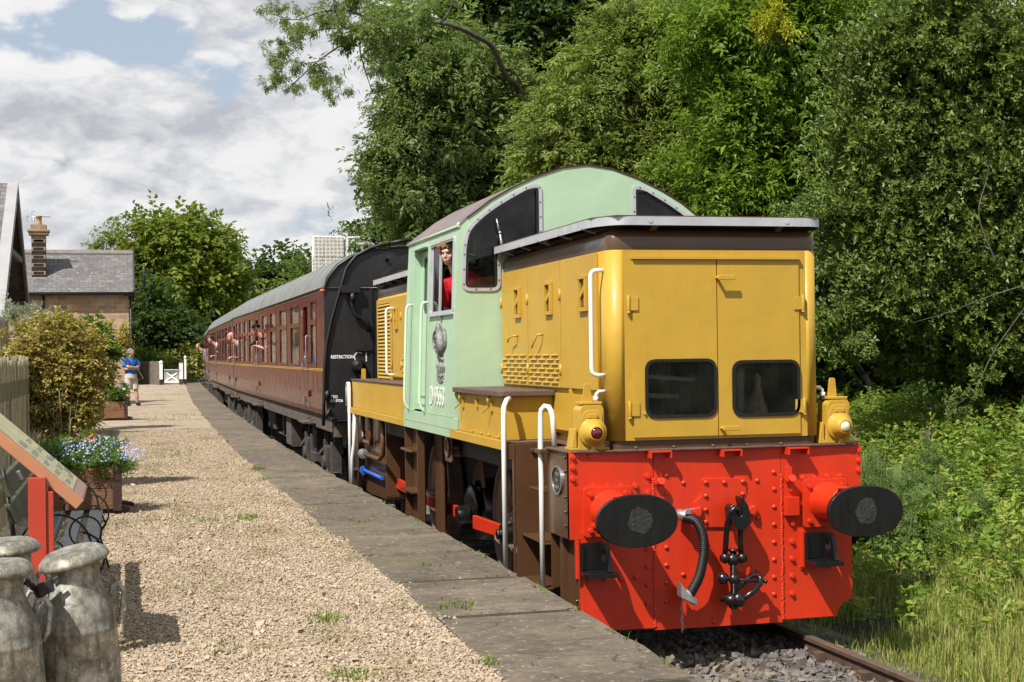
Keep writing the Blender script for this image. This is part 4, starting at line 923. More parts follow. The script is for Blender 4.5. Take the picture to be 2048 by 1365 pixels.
for s in (-1, 1):
    ey = np.array([-s*.065/sl_, 0, 1.9/sl_]); zs_ = lambda z: (z-ZT)*sl_/1.9
    o = (s*1.325, 0, ZT)
    def cabp(poly): return [(p[0], zs_(p[1])) for p in poly]
    sw = rrect(3.36, 4.42, 2.60, 3.28, .03, 3); dw = rrect(4.78, 5.20, 2.62, 3.22, .07, 4)
    m = MB(); z0, z1 = (-.03, 0) if True else 0
    a_, b_ = (0, .03) if s < 0 else (-.03, 0)
    ex = (0, 1, 0)
    out = cabp([(Y0C+.031, ZT+.12), (4.62, ZT+.12), (4.62, 3.29), (5.32, 3.29), (5.32, ZT+.12), (Y1C-.031, ZT+.12), (Y1C-.031, 3.37), (Y0C+.031, 3.37)])
    m.plate(out, [cabp(sw)], o, ex, ey, a_, b_)
    side = m.build('cab_side', GREEN, LOCO, bevel=.005)
    m = MB(); m.cur = 0; m.plate(cabp([(Y0C-.004, ZT+.01), (5.73, ZT+.01), (5.73, ZT+.116), (Y0C-.004, ZT+.116)]), [], o, ex, ey, *((-.012, .03) if s < 0 else (-.03, .012))); m.build('cab_sill', GREEN, side, bevel=.004)
    m = MB(); d0, d1 = (.075, .10) if s < 0 else (-.10, -.075)
    m.plate(cabp([(4.63, ZT+.13), (5.31, ZT+.13), (5.31, 3.29), (4.63, 3.29)]), [cabp(dw)], o, ex, ey, d0, d1)
    for y in (4.60, 5.31): m.plate(cabp([(y, ZT+.13), (y+.02, ZT+.13), (y+.02, 3.29), (y, 3.29)]), [], o, ex, ey, *((.0301, .11) if s < 0 else (-.11, -.0301)))
    for z_ in (1.66, 1.75): m.plate(cabp([(4.63, z_), (5.31, z_), (5.31, z_+.02), (4.63, z_+.02)]), [], o, ex, ey, *((.06, .074) if s < 0 else (-.074, -.06)))
    dr = m.build('cab_door', GREEN, side, bevel=.004)
    def ringp(m, w, t, x0, x1): m.plate(cabp(offset_poly(w, -t)), [cabp(offset_poly(w, .012))], o, ex, ey, *((x0, x1) if s < 0 else (-x1, -x0)))
    m = MB(); ringp(m, sw, .035, -.012, .004)
    m.plate(cabp([(3.33, 2.565), (4.45, 2.565), (4.45, 2.585), (3.33, 2.585)]), [], o, ex, ey, *((-.03, 0) if s < 0 else (0, .03)))
    m.plate(cabp([(4.00, 2.61), (4.05, 2.61), (4.05, 3.27), (4.00, 3.27)]), [], o, ex, ey, *((.004, .022) if s < 0 else (-.022, -.004)))
    m.plate(cabp([(4.36, 2.61), (4.41, 2.61), (4.41, 3.27), (4.36, 3.27)]), [], o, ex, ey, *((.004, .022) if s < 0 else (-.022, -.004)))
    m.build('window_frame', ALU, side, bevel=.003)
    m = MB(); m.plate(cabp([(4.03, 2.61), (4.37, 2.61), (4.37, 3.27), (4.03, 3.27)]), [], o, ex, ey, *((.010, .014) if s < 0 else (-.014, -.010))); m.build('sliding_pane', GLASS, side)
    m = MB(); m.plate(cabp(offset_poly(dw, -.008)), [], o, ex, ey, *((.086, .09) if s < 0 else (-.09, -.086))); m.build('window_pane', GLASS, side)
    m = MB(); m.plate(cabp([(3.36, 3.285), (4.44, 3.285), (4.44, 3.297), (3.36, 3.297)]), [], o, ex, ey, *((-.02, 0) if s < 0 else (0, .02))); m.plate(cabp([(4.62, 3.292), (5.34, 3.292), (5.34, 3.31), (4.62, 3.31)]), [], o, ex, ey, *((-.035, 0) if s < 0 else (0, .035))); m.build('drip_strip', GREEN, side)
    for y in (4.55, 5.40):
        pp = lambda z, dx: (s*(1.325-(z-ZT)*.0342)+s*dx, y, z)
        q = bent(pp(2.72, -.0), pp(2.72, .07), pp(1.66, .07), pp(1.58, .0), .09); m = MB(); m.tube(q, .0145, 10); m.build('cab_handrail', WHITE if s > 0 else paint('cream_rail', (.55, .66, .50), .4, .2, .04), side)
m = MB()                                       # roof sheet
ro = [(p[0]*1.009, p[1]+.009) for p in ARC]; ri = [(p[0]*1.0, p[1]-.004) for p in ARC]
def sheet(m, o_, i_, y0, y1):
    n = len(o_); m.add([(p[0], y0, p[1]) for p in o_]+[(p[0], y1, p[1]) for p in o_], [(i, i+1, n+i+1, n+i) for i in range(n-1)], True)
    m.add([(p[0], y0, p[1]) for p in i_]+[(p[0], y1, p[1]) for p in i_], [(i+1, i, n+i, n+i+1) for i in range(n-1)], True)
    for y, q in ((y0, 0), (y1, 1)): m.add([(p[0], y, p[1]) for p in o_]+[(p[0], y, p[1]) for p in i_], [((i+1, i, n+i, n+i+1) if q == 0 else (i, i+1, n+i+1, n+i)) for i in range(n-1)], False)
sheet(m, ro, ri, Y0C-.004, Y1C+.02)
m.build('cab_roof', ROOFP, LOCO)
m = MB()
for s in (-1, 1): m.piece(); m.tube([(s*1.268, Y0C-.01, 3.385), (s*1.268, Y1C+.01, 3.385)], .014, 8); m.ell((s*1.258, Y0C+.02, 3.40), (.02, .02, .025), 8, 6)
m.build_each('roof_gutter', GREEN, LOCO)
m = MB(); sheet(m, [(p[0]*1.006, p[1]+.010) for p in ARC[1:-1]], [(p[0]*1.003, p[1]+.002) for p in ARC[1:-1]], Y0C-.012, Y0C-.004); m.build('roof_edge_strip', paint('dull_red_edge', (.09, .025, .02), .5, 0), LOCO)
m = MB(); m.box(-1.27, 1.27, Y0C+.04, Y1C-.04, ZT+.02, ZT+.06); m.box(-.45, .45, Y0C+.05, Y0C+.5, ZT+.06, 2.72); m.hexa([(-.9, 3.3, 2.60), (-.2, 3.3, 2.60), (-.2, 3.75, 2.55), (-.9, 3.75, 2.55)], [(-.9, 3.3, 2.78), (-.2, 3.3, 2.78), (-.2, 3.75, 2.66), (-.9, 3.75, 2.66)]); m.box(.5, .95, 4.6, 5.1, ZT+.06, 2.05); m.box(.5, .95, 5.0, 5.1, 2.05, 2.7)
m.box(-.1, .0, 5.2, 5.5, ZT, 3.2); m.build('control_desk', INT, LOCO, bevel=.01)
m = MB(); wp = [at(u, v, Y=Y0C-.05) for u, v in ((1006, 506), (1000, 466), (993, 438), (1000, 478))]
m.cyl(wp[0], wp[0]+(0, .045, 0), .02, .02, 8); m.tube([wp[0], wp[1]], [.018, .009], 6); m.tube([wp[1], wp[2]], .006, 5); m.tube([wp[3]+(.01, .02, 0), wp[2]+(.004, .02, 0)], .006, 5); m.ell(wp[1], .016, 8, 6)
m.build('windscreen_wiper', STEEL, LOCO)
m = MB(); N = 20; m.lathe([(.20, 0), (.20, .012), (.17, .016)], (-.20, Y0C-.001, 3.20), (0, -1, 0), 24); m.build('blanking_disc', BROWN, LOCO)
# ---- number and crest on the cab side
m = MB(); o = np.array([-1.3285+.0, 4.16, 1.70]); m.text('D 9553', .27, (-1.322, 4.36, 1.685), (0, -1, 0), (.034, 0, 1), .004, .88, 0); m.build('cab_number', WHITE, LOCO)
m = MB(); xo = -1.303; cy_, cz_ = 3.84, 2.26
T = lambda y, z, dx=0: (xo-z*.034-dx+(.0 if z > -5 else 0), cy_-y*1.75, cz_+z*.80)
m.tube([T(-.10+.095*math.cos(t), .075+.13*math.sin(t)) for t in np.linspace(0, 2*math.pi, 25)], .016, 8)
for i in range(6): t = i*math.pi/6; m.tube([T(-.10+.09*math.cos(t), .075+.125*math.sin(t)), T(-.10-.09*math.cos(t), .075-.125*math.sin(t))], .007, 5)
m.tube([T(.0, .22, .01), T(.035, .12, .015), T(.05, .0, .015), T(.03, -.10, .01)], [.03, .05, .05, .035], 10)           # body upright
m.ell(T(-.02, .235, .012), (.028, .045, .045), 10, 8); m.ell(T(-.055, .225, .01), (.02, .025, .02), 8, 6); m.box(xo-.012, xo+.005, cy_-.01, cy_+.05, cz_+.27, cz_+.30)
m.tube([T(.03, .15, .01), T(-.05, .13, .02), T(-.10, .12, .02)], [.024, .02, .016], 8); m.tube([T(.04, .05, .01), T(-.04, .02, .02), T(-.10, .0, .02)], [.024, .02, .016], 8)
m.tube([T(.05, -.02, .01), T(.02, -.12, .012), T(.06, -.17, .01)], [.035, .028, .02], 8); m.tube([T(.02, -.05, .01), T(-.03, -.12, .012), T(-.02, -.17, .01)], [.035, .026, .018], 8)
m.tube([T(.07, -.05), T(.13, .02), T(.12, .14), T(.09, .2)], [.014, .014, .016, .022], 8)
for i, y in enumerate((-.085, -.045, 0, .045, .085)): m.tube([T(y*.9, -.33, .006), T(y*1.25, -.24, .012), T(y*1.1, -.19+.01*(i % 2), .01)], [.016, .014, .008], 7)
for z in (-.335, -.37): m.tube([T(y, z-.03*(1-(y/.09)**2), .012) for y in np.linspace(-.09, .09, 9)], .016, 7)
m.tube([T(y, -.40-.03*(1-(y/.07)**2), .012) for y in np.linspace(-.07, .07, 7)], .022, 7)
m.build('lion_and_crown_crest', plain('cast_crest', (.24, .225, .22), .45, .55, .4, 30, .003), LOCO)
# ================================================================ the maroon coaches
MAROON = paint('maroon_paint', (.085, .006, .007), .22, .05, .2, .0035, (.08, .022, .016), .2, spec=.22)
CBLACK = paint('coach_end_black', (.010, .010, .011), .45, .1, .35, .002, (.03, .027, .024), .4)
CROOF = paint('coach_roof_grey', (.165, .17, .16), .6, 0, .2, .002, (.13, .125, .10), .6)
LINE = plain('yellow_lining', (.62, .38, .03), .4)
UNDER = plain('dusty_underframe', (.050, .042, .036), .85, 0, .5, 5, .004)
DUST = plain('brake_dust_brown', (.095, .075, .058), .9, 0, .5, 6, .004)
CGLASS = glass('coach_glass', (.62, .68, .60), .9, .10)
REDIN = plain('red_interior', (.16, .016, .016), .8, 0, .3, 3, .001)
TAN = plain('tan_canvas', (.20, .13, .075), .85, 0, .25, 3, .003)
SEAT = plain('seat_moquette', (.10, .06, .04), .9, 0, .3, 8)
LC = 19.2
CARC = [(-1.38, 3.20), (-1.335, 3.36), (-1.18, 3.55), (-.957, 3.695), (-.62, 3.79), (-.215, 3.832)]; CARC = CARC+[(-p[0], p[1]) for p in CARC[::-1]]
CWIN = [(3.30, 4.62), (5.32, 6.55), (7.35, 8.47), (9.2, 10.3), (12.75, 13.8), (14.3, 15.35), (15.8, 16.85), (17.2, 18.1)]
CDOOR = [(2.06, 2.74), (11.3, 12.15), (18.45, 19.1)]
def make_coach(loc, rz, label, group):
    root = empty('railway_coach', loc, label, 'coach', group, rz)
    for s in (-1, 1):
        m = MB(); o = (s*1.38, 0, 1.955); out = [(0, 0), (LC, 0), (LC, 1.255), (0, 1.255)]; holes = []
        for a_, b_ in CWIN: holes += [rrect(a_, b_, .085, .735, .05, 3), rrect(a_, b_, .79, 1.10, .05, 3)]
        holes.append(rrect(.98, 1.64, .085, .735, .05, 3)); holes.append(rrect(.98, 1.60, .79, 1.10, .05, 3))
        for a_, b_ in CDOOR: holes.append(rrect(a_+.07, b_-.07, .30, 1.04, .05, 3))
        m.plate(out, holes, o, Y3, Z3, *((0, .04) if s < 0 else (-.04, 0)))
        x0, x1 = s*1.38, s*1.335
        m.add([(x0, 0, 1.955), (x0, LC, 1.955), (s*1.376, LC, 1.6), (s*1.376, 0, 1.6), (s*1.35, LC, 1.35), (s*1.35, 0, 1.35), (s*1.325, LC, 1.268), (s*1.325, 0, 1.268)], [(0, 1, 2, 3), (3, 2, 4, 5), (5, 4, 6, 7)], False)
        b = m.build('body_side', MAROON, root)
        m = MB()
        for z in (1.98, 1.958, 3.165): m.box(*sorted((s*1.378, s*1.3825)), .02, LC-.02, z-.0045, z+.0045)
        m.build('lining', LINE, b)
        for a_, b_ in CWIN+[(.98, 1.64)]:
            m = MB(); m.cur = 1; m.box(*sorted((s*1.36, s*1.365)), a_-.02, b_+.02, 2.02, 3.075); m.cur = 0
            w = rrect(a_-.03, b_+.03, 2.01, 3.085, .06, 3); m.plate(w, [rrect(a_+.012, b_-.012, 2.052, 2.678, .04, 3), rrect(a_+.012, b_-.012, 2.757, 3.043, .04, 3)], (0, 0, 0), Y3, Z3, *sorted((s*1.374, s*1.386))); m.build('window', [MAROON, CGLASS], b)
        for a_, b_ in CDOOR:
            m = MB(); xs_ = sorted((s*1.3825, s*1.379)); m.cur = 1
            for y in (a_, b_): m.box(*xs_, y-.010, y+.010, 1.955, 3.16); m.hexa([(s*1.355, y-.01, 1.30), (s*1.353, y-.01, 1.30), (s*1.353, y+.01, 1.30), (s*1.355, y+.01, 1.30)], [(s*1.383, y-.01, 1.955), (s*1.379, y-.01, 1.955), (s*1.379, y+.01, 1.955), (s*1.383, y+.01, 1.955)])
            m.cur = 0; m.box(*sorted((s*1.37, s*1.40)), a_-.16, a_+.02, 1.52, 1.62)
            m.cur = 2; m.tube([(s*1.39, a_+.06, 2.05), (s*1.43, a_+.06, 2.08), (s*1.43, a_+.06, 2.16), (s*1.39, a_+.06, 2.2)], .012, 6); m.tube([(s*1.39, a_-.06, 1.98), (s*1.42, a_-.06, 2.0), (s*1.42, a_-.06, 2.5), (s*1.39, a_-.06, 2.52)], .012, 6)
            for z in (1.45, 2.0, 2.9): m.box(*sorted((s*1.37, s*1.405)), b_-.01, b_+.05, z-.05, z+.05)
            m.build('coach_door', [MAROON, DKBLACK, STEEL], b)
        m = MB()
        for y in (2.4, 11.7, 18.8): m.piece(); m.box(*sorted((s*1.47, s*1.22)), y-.42, y+.42, 1.075, 1.11); m.bar((s*1.2, y-.3, 1.2), (s*1.42, y-.3, 1.08), .04, .03); m.bar((s*1.2, y+.3, 1.2), (s*1.42, y+.3, 1.08), .04, .03)
        m.build_each('footboard', DUST, root, bevel=.004)
    for y, sg in ((0, 1), (LC, -1)):
        m = MB(); end = [(-1.378, 1.955), (-1.374, 1.6), (-1.35, 1.35), (-1.32, 1.27), (1.32, 1.27), (1.35, 1.35), (1.374, 1.6), (1.378, 1.955)]+CARC[::-1]
        m.prism(end, (0, 0, 0), X3, Z3, *((-y-.0, -y+.03) if sg > 0 else (-y-.03, -y)))
        yo = y-sg*.03
        for x in (-.67, .67): m.box(x-.02, x+.02, *sorted((yo, yo-sg*.02)), 1.3, 3.2)
        m.tube([(p[0]*.985, yo-sg*.01, p[1]-.01) for p in CARC], .02, 6); m.tube([(-1.36, yo-sg*.01, 3.2), (1.36, yo-sg*.01, 3.2)], .012, 6)
        m.box(-1.30, -.8, *sorted((yo, yo-sg*.16)), 1.235, 1.262); m.box(.8, 1.30, *sorted((yo, yo-sg*.16)), 1.235, 1.262)
        e = m.build('coach_end', CBLACK, root)
        m = MB(); g = round_poly([(-.62, 1.3), (.62, 1.3), (.62, 3.1), (.45, 3.55), (-.45, 3.55), (-.62, 3.1)], [.02, .02, .2, .25, .25, .2], 5)
        gi = offset_poly(g, .07)
        m.cur = 0; m.plate(g, [gi], (0, y-sg*.03, 0), X3, Z3, *sorted((0, sg*.42))); m.cur = 1; m.prism(gi, (0, y-sg*.03, 0), X3, Z3, *sorted((sg*.36, sg*.40)))
        m.cur = 0; m.tube([(-.42, y-sg*.05, 3.62), (-.42, y-sg*.2, 3.66)], .03, 6)
        m.build('gangway_bellows', [RUB, TAN], e, bevel=.01)
    m = MB(); ro = [(p[0]*1.01, p[1]+.014) for p in CARC]; ri = [(p[0]*.995, p[1]-.01) for p in CARC]; sheet(m, ro, ri, -.02, LC+.02)
    for y in np.arange(1.2, LC, 1.9): sheet(m, [(p[0]*1.002, p[1]+.005) for p in ro[1:-1]], ro[1:-1], y-.02, y+.02)
    for x, z in ((-1.402, 3.215), (1.402, 3.215)): m.tube([(x, -.03, z), (x, LC+.03, z)], .018, 6)
    for y in (2.5, 6.2, 9.9, 13.6, 17.3): m.lathe([(.10, 0), (.10, .05), (.16, .06), (.14, .10), (.02, .12)], (.0, y, 3.84), Z3, 14)
    m.build('coach_roof', CROOF, root)
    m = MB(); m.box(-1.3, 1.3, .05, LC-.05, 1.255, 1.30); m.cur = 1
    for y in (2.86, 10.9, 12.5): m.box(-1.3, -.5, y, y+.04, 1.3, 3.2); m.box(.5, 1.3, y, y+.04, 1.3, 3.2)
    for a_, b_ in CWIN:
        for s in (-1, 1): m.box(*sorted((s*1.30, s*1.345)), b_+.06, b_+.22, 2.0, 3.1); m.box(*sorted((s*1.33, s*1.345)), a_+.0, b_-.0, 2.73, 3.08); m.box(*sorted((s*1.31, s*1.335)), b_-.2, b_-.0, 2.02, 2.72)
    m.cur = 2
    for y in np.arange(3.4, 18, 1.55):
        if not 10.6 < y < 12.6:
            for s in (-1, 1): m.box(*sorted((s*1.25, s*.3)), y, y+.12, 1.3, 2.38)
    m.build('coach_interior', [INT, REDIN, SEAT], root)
    m = MB()
    for s in (-1, 1): m.box(*sorted((s*1.20, s*1.27)), .1, LC-.1, 1.02, 1.25); m.box(*sorted((s*1.19, s*1.25)), .1, LC-.1, 1.24, 1.262)
    m.box(-1.25, 1.25, .0, .12, .95, 1.25); m.box(-1.25, 1.25, LC-.12, LC, .95, 1.25)
    m.build('solebar', DUST, root, bevel=.004)
    m = MB()
    for s in (-1, 1):
        m.box(*sorted((s*.55, s*1.16)), 6.6, 7.5, .42, 1.0); m.cur = 1; m.box(*sorted((s*1.16, s*1.18)), 6.62, 6.95, .45, 1.0); m.box(*sorted((s*1.16, s*1.18)), 7.0, 7.48, .45, 1.0); m.cur = 0
        m.box(*sorted((s*.5, s*1.05)), 11.0, 12.6, .55, .98); m.tube([(s*1.05, 5.6, 1.02), (s*.95, 7.5, .48), (s*.95, 11.5, .48), (s*1.05, 13.4, 1.02)], .03, 6)
        for y in (8.6, 9.8): m.cyl((s*.4, y, .72), (s*1.0, y, .72), .22, .22, 16)
    m.build('battery_box', [UNDER, DUST], root, bevel=.008)
    for yb in (2.75, LC-2.75):
        for s in (-1, 1):
            m = MB()
            fr = [(-1.85, .78), (-1.75, .92), (-.6, .92), (-.45, .66), (.45, .66), (.6, .92), (1.75, .92), (1.85, .78), (1.85, .62), (.55, .5), (-.55, .5), (-1.85, .62)]
            m.prism([(yb+p[0], p[1]) for p in fr], (0, 0, 0), Y3, Z3, *sorted((s*.98, s*1.03)))
            for ya in (-1.3, 1.3):
                m.box(*sorted((s*1.03, s*1.20)), yb+ya-.17, yb+ya+.17, .33, .74); m.cyl((s*1.20, yb+ya, .47), (s*1.25, yb+ya, .47), .13, .11, 14)
                for d_ in (-.42, .42): m.box(*sorted((s*1.0, s*1.16)), yb+ya+d_-.09, yb+ya+d_+.09, .30, .82); m.cyl((s*1.08, yb+ya+d_, .3), (s*1.08, yb+ya+d_, .95), .03, .03, 8)
                for q in range(6): L_ = .62-.09*q; m.box(*sorted((s*1.04, s*1.14)), yb+ya-L_, yb+ya+L_, .34-.022*q, .359-.022*q)
                m.cyl((s*.98, yb+ya+.75, .85), (s*1.2, yb+ya+.75, .55), .03, .03, 6)
            m.box(*sorted((s*1.05, s*1.24)), yb-.35, yb+.35, .42, .56); m.box(*sorted((s*1.06, s*1.2)), yb-.22, yb+.22, .6, .95)
            m.build('bogie_frame', UNDER, root, bevel=.012)
        for ya in (-1.3, 1.3):
            m = MB()
            for s in (-1, 1): m.lathe([(.0, .12), (.1, .12), (.12, .06), (.4, .04), (.41, .1), (.46, .1), (.455, -.02), (.49, -.03), (.49, -.05), (.0, -.05)], (s*.70, yb+ya, .455), (s, 0, 0), 28, cap=False)
            m.cyl((-.7, yb+ya, .455), (.7, yb+ya, .455), .08, .08, 12); m.build('wheelset', UNDER, root)
    for y, sg in ((0, -1), (LC, 1)):
        for x in (-.87, .87):
            m = MB(); m.cyl((x, y, 1.06), (x, y+sg*.35, 1.06), .12, .10, 18); m.cyl((x, y+sg*.3, 1.06), (x, y+sg*.5, 1.06), .07, .07, 14); m.lathe([(.23, 0), (.23, .025), (.1, .045)], (x, y+sg*.5, 1.06), (0, sg, 0), 26); m.build('buffer', UNDER, root)
    return root
c1 = make_coach((0, 12.0, 0), 1e-6, 'maroon coach with cream end lettering coupled directly behind the diesel locomotive', 'maroon coaches of the train')
# lettering, cables and lamps on the near end of the first coach only
def ce(u, v, y=11.965): q = at(u, v, Y=y); return (q[0], q[1]-12.0, q[2])
lw = plain('cream_lettering', (.72, .70, .62), .6, 0, .05)
m = MB(); f = lambda q: (q[0], q[1], q[2])
p = ce(661.5, 717.5); m.text('RESTRICTION', .068, p, X3, Z3, .003, .82, .0025); p = ce(706, 724); m.text('C1', .215, p, X3, Z3, .003, .98, -.002)
p = ce(661, 797); m.text('TSO', .062, p, X3, Z3, .003, .95, .002); p = ce(661, 804.5); m.text('S.P. 07/26', .055, p, X3, Z3, .003, .86, .002)
m.build('end_lettering', lw, c1)
m = MB(); m.tube([ce(u, v, 11.94) for u, v in ((647, 852), (648, 800), (649, 740), (653, 690), (663, 640), (680, 580), (693, 536), (712, 512), (740, 497), (765, 489), (780, 489))], .026, 8)
m.tube([ce(u, v, 11.9) for u, v in ((704, 588), (704, 610), (708, 628), (725, 638), (735, 645), (738, 665))], .03, 8); q = ce(701, 578, 11.9); m.box(q[0]-.14, q[0]+.14, q[1]-.05, q[1]+.06, q[2]-.06, q[2]+.06); m.cyl((q[0]+.03, q[1], q[2]-.06), (q[0]+.03, q[1], q[2]-.22), .05, .035, 10)
m.tube([ce(660, 818, 11.93), ce(651, 838, 11.93)], .025, 6); q = ce(655, 790, 11.93); m.ell(q, (.05, .05, .07), 8, 6)
q = ce(716, 733, 11.93); m.lathe([(.11, 0), (.11, .05), (.06, .09), (.05, .12)], q, (0, -1, 0), 18); m.tube([q, (q[0]+.05, q[1]-.05, q[2]-.2), (q[0]+.06, q[1]-.02, q[2]-.45)], .02, 6)
q = ce(716, 700, 11.93); m.box(q[0]-.03, q[0]+.22, q[1], q[1]+.03, q[2]-.02, q[2]+.02)
m.tube([ce(780, 487, 11.9), ce(815, 480, 11.9), ce(840, 482, 12.5)], .03, 8)
m.build('jumper_cable', RUB, c1)
m = MB(); q = ce(646, 582, 11.98); m.ell((q[0]-.01, q[1]-.02, q[2]), (.045, .03, .03), 8, 6); m.build('lamp_marker', plain('orange_marker', (.55, .10, .02), .4), c1)
def coach_copy(loc, rz, label):
    c = c1.copy(); COL.objects.link(c); c.location = loc; c.rotation_euler = (0, 0, rz); c['label'] = label
    for ch in [q for q in list(c1.children) if not q.name.startswith(('end_lettering', 'jumper_cable', 'lamp_marker'))]:
        copy_tree(ch, c)
    return c
coach_copy((.03, 31.75, 0), -R(1.1), 'maroon coach in the middle of the train behind the first coach')
coach_copy((.46, 51.5, 0), -R(2.3), 'farthest maroon coach at the tail of the train')
# ================================================================ people
def skin(name, rgb): return plain(name, rgb, .5, 0, .08, 20, .0006, .35)
SKIN = skin('skin', (.46, .25, .17)); PINK = skin('ruddy_skin', (.58, .28, .21)); PALE = skin('pale_skin', (.56, .33, .25))
def cloth(name, rgb): return plain(name, rgb, .85, 0, .14, 14, .002, .2)
def head(m, c, yaw, s=1.0, nod=0.0):
    """a head with brow, nose, lips, chin and ears; the face looks along -Y turned by yaw"""
    cy_, sy_ = math.cos(yaw), math.sin(yaw); cn, sn = math.cos(nod), math.sin(nod)
    Rm = np.array([[cy_, -sy_, 0], [sy_, cy_, 0], [0, 0, 1]]) @ np.array([[1, 0, 0], [0, cn, -sn], [0, sn, cn]])
    c = np.array(c, float); T_ = lambda x, y, z: c+Rm @ (np.array([x, y, z])*s)
    m.ell(T_(0, .01, .03), (.075*s, .092*s, .088*s), 16, 12, Rm); m.ell(T_(0, -.018, -.035), (.060*s, .07*s, .075*s), 14, 10, Rm)
    m.ell(T_(0, -.048, -.088), (.032*s, .03*s, .024*s), 10, 8, Rm)
    m.tube([T_(0, -.082, .018), T_(0, -.098, -.018), T_(0, -.108, -.03)], [.010*s, .012*s, .014*s], 8)
    m.ell(T_(0, -.082, .030), (.055*s, .02*s, .012*s), 10, 6, Rm); m.ell(T_(0, -.088, -.062), (.024*s, .012*s, .009*s), 8, 6, Rm)
    for q in (-1, 1): m.ell(T_(q*.076, .012, -.005), (.010*s, .022*s, .034*s), 8, 8, Rm); m.ell(T_(q*.04, -.062, -.02), (.022*s, .02*s, .022*s), 8, 6, Rm)
    return T_, Rm
def eyes(parent, T_, s=1.0, mat=None):
    m = MB()
    for q in (-1, 1): m.ell(T_(q*.030, -.080, .010), (.009*s, .007*s, .0055*s), 8, 6); m.tube([T_(q*.014, -.092, .027), T_(q*.048, -.083, .029)], .0045*s, 5)
    m.build('eyes', plain('dark_eyes', (.03, .02, .015), .3), parent)
def hand(m, w, d, up, s=1.0, curl=.6):
    """palm, four bent fingers and a thumb: w wrist, d along the fingers, up away from the palm"""
    w = np.array(w, float); d = np.array(d, float); d /= np.linalg.norm(d); up = np.array(up, float); up -= d*(up@d); up /= np.linalg.norm(up); x = np.cross(d, up)
    pc = w+d*.05*s; Rm = np.stack([x, d, up], 1); m.ell(pc, (.04*s, .052*s, .016*s), 10, 8, Rm)
    for i, L in enumerate((.066, .076, .071, .056)):
        b = w+d*.088*s+x*(-.029+.0195*i)*s; dd = d*math.cos(curl)-up*math.sin(curl); d2 = d*math.cos(curl*2)-up*math.sin(curl*2)
        m.tube([b, b+dd*L*.5*s, b+dd*L*.5*s+d2*L*.5*s], [.010*s, .009*s, .0075*s], 7)
    b = w+d*.03*s-x*.033*s; m.tube([b, b+(d*.6-x*.6)*.04*s, b+(d*.9-x*.15-up*.3)*.07*s], [.012*s, .0105*s, .008*s], 7)
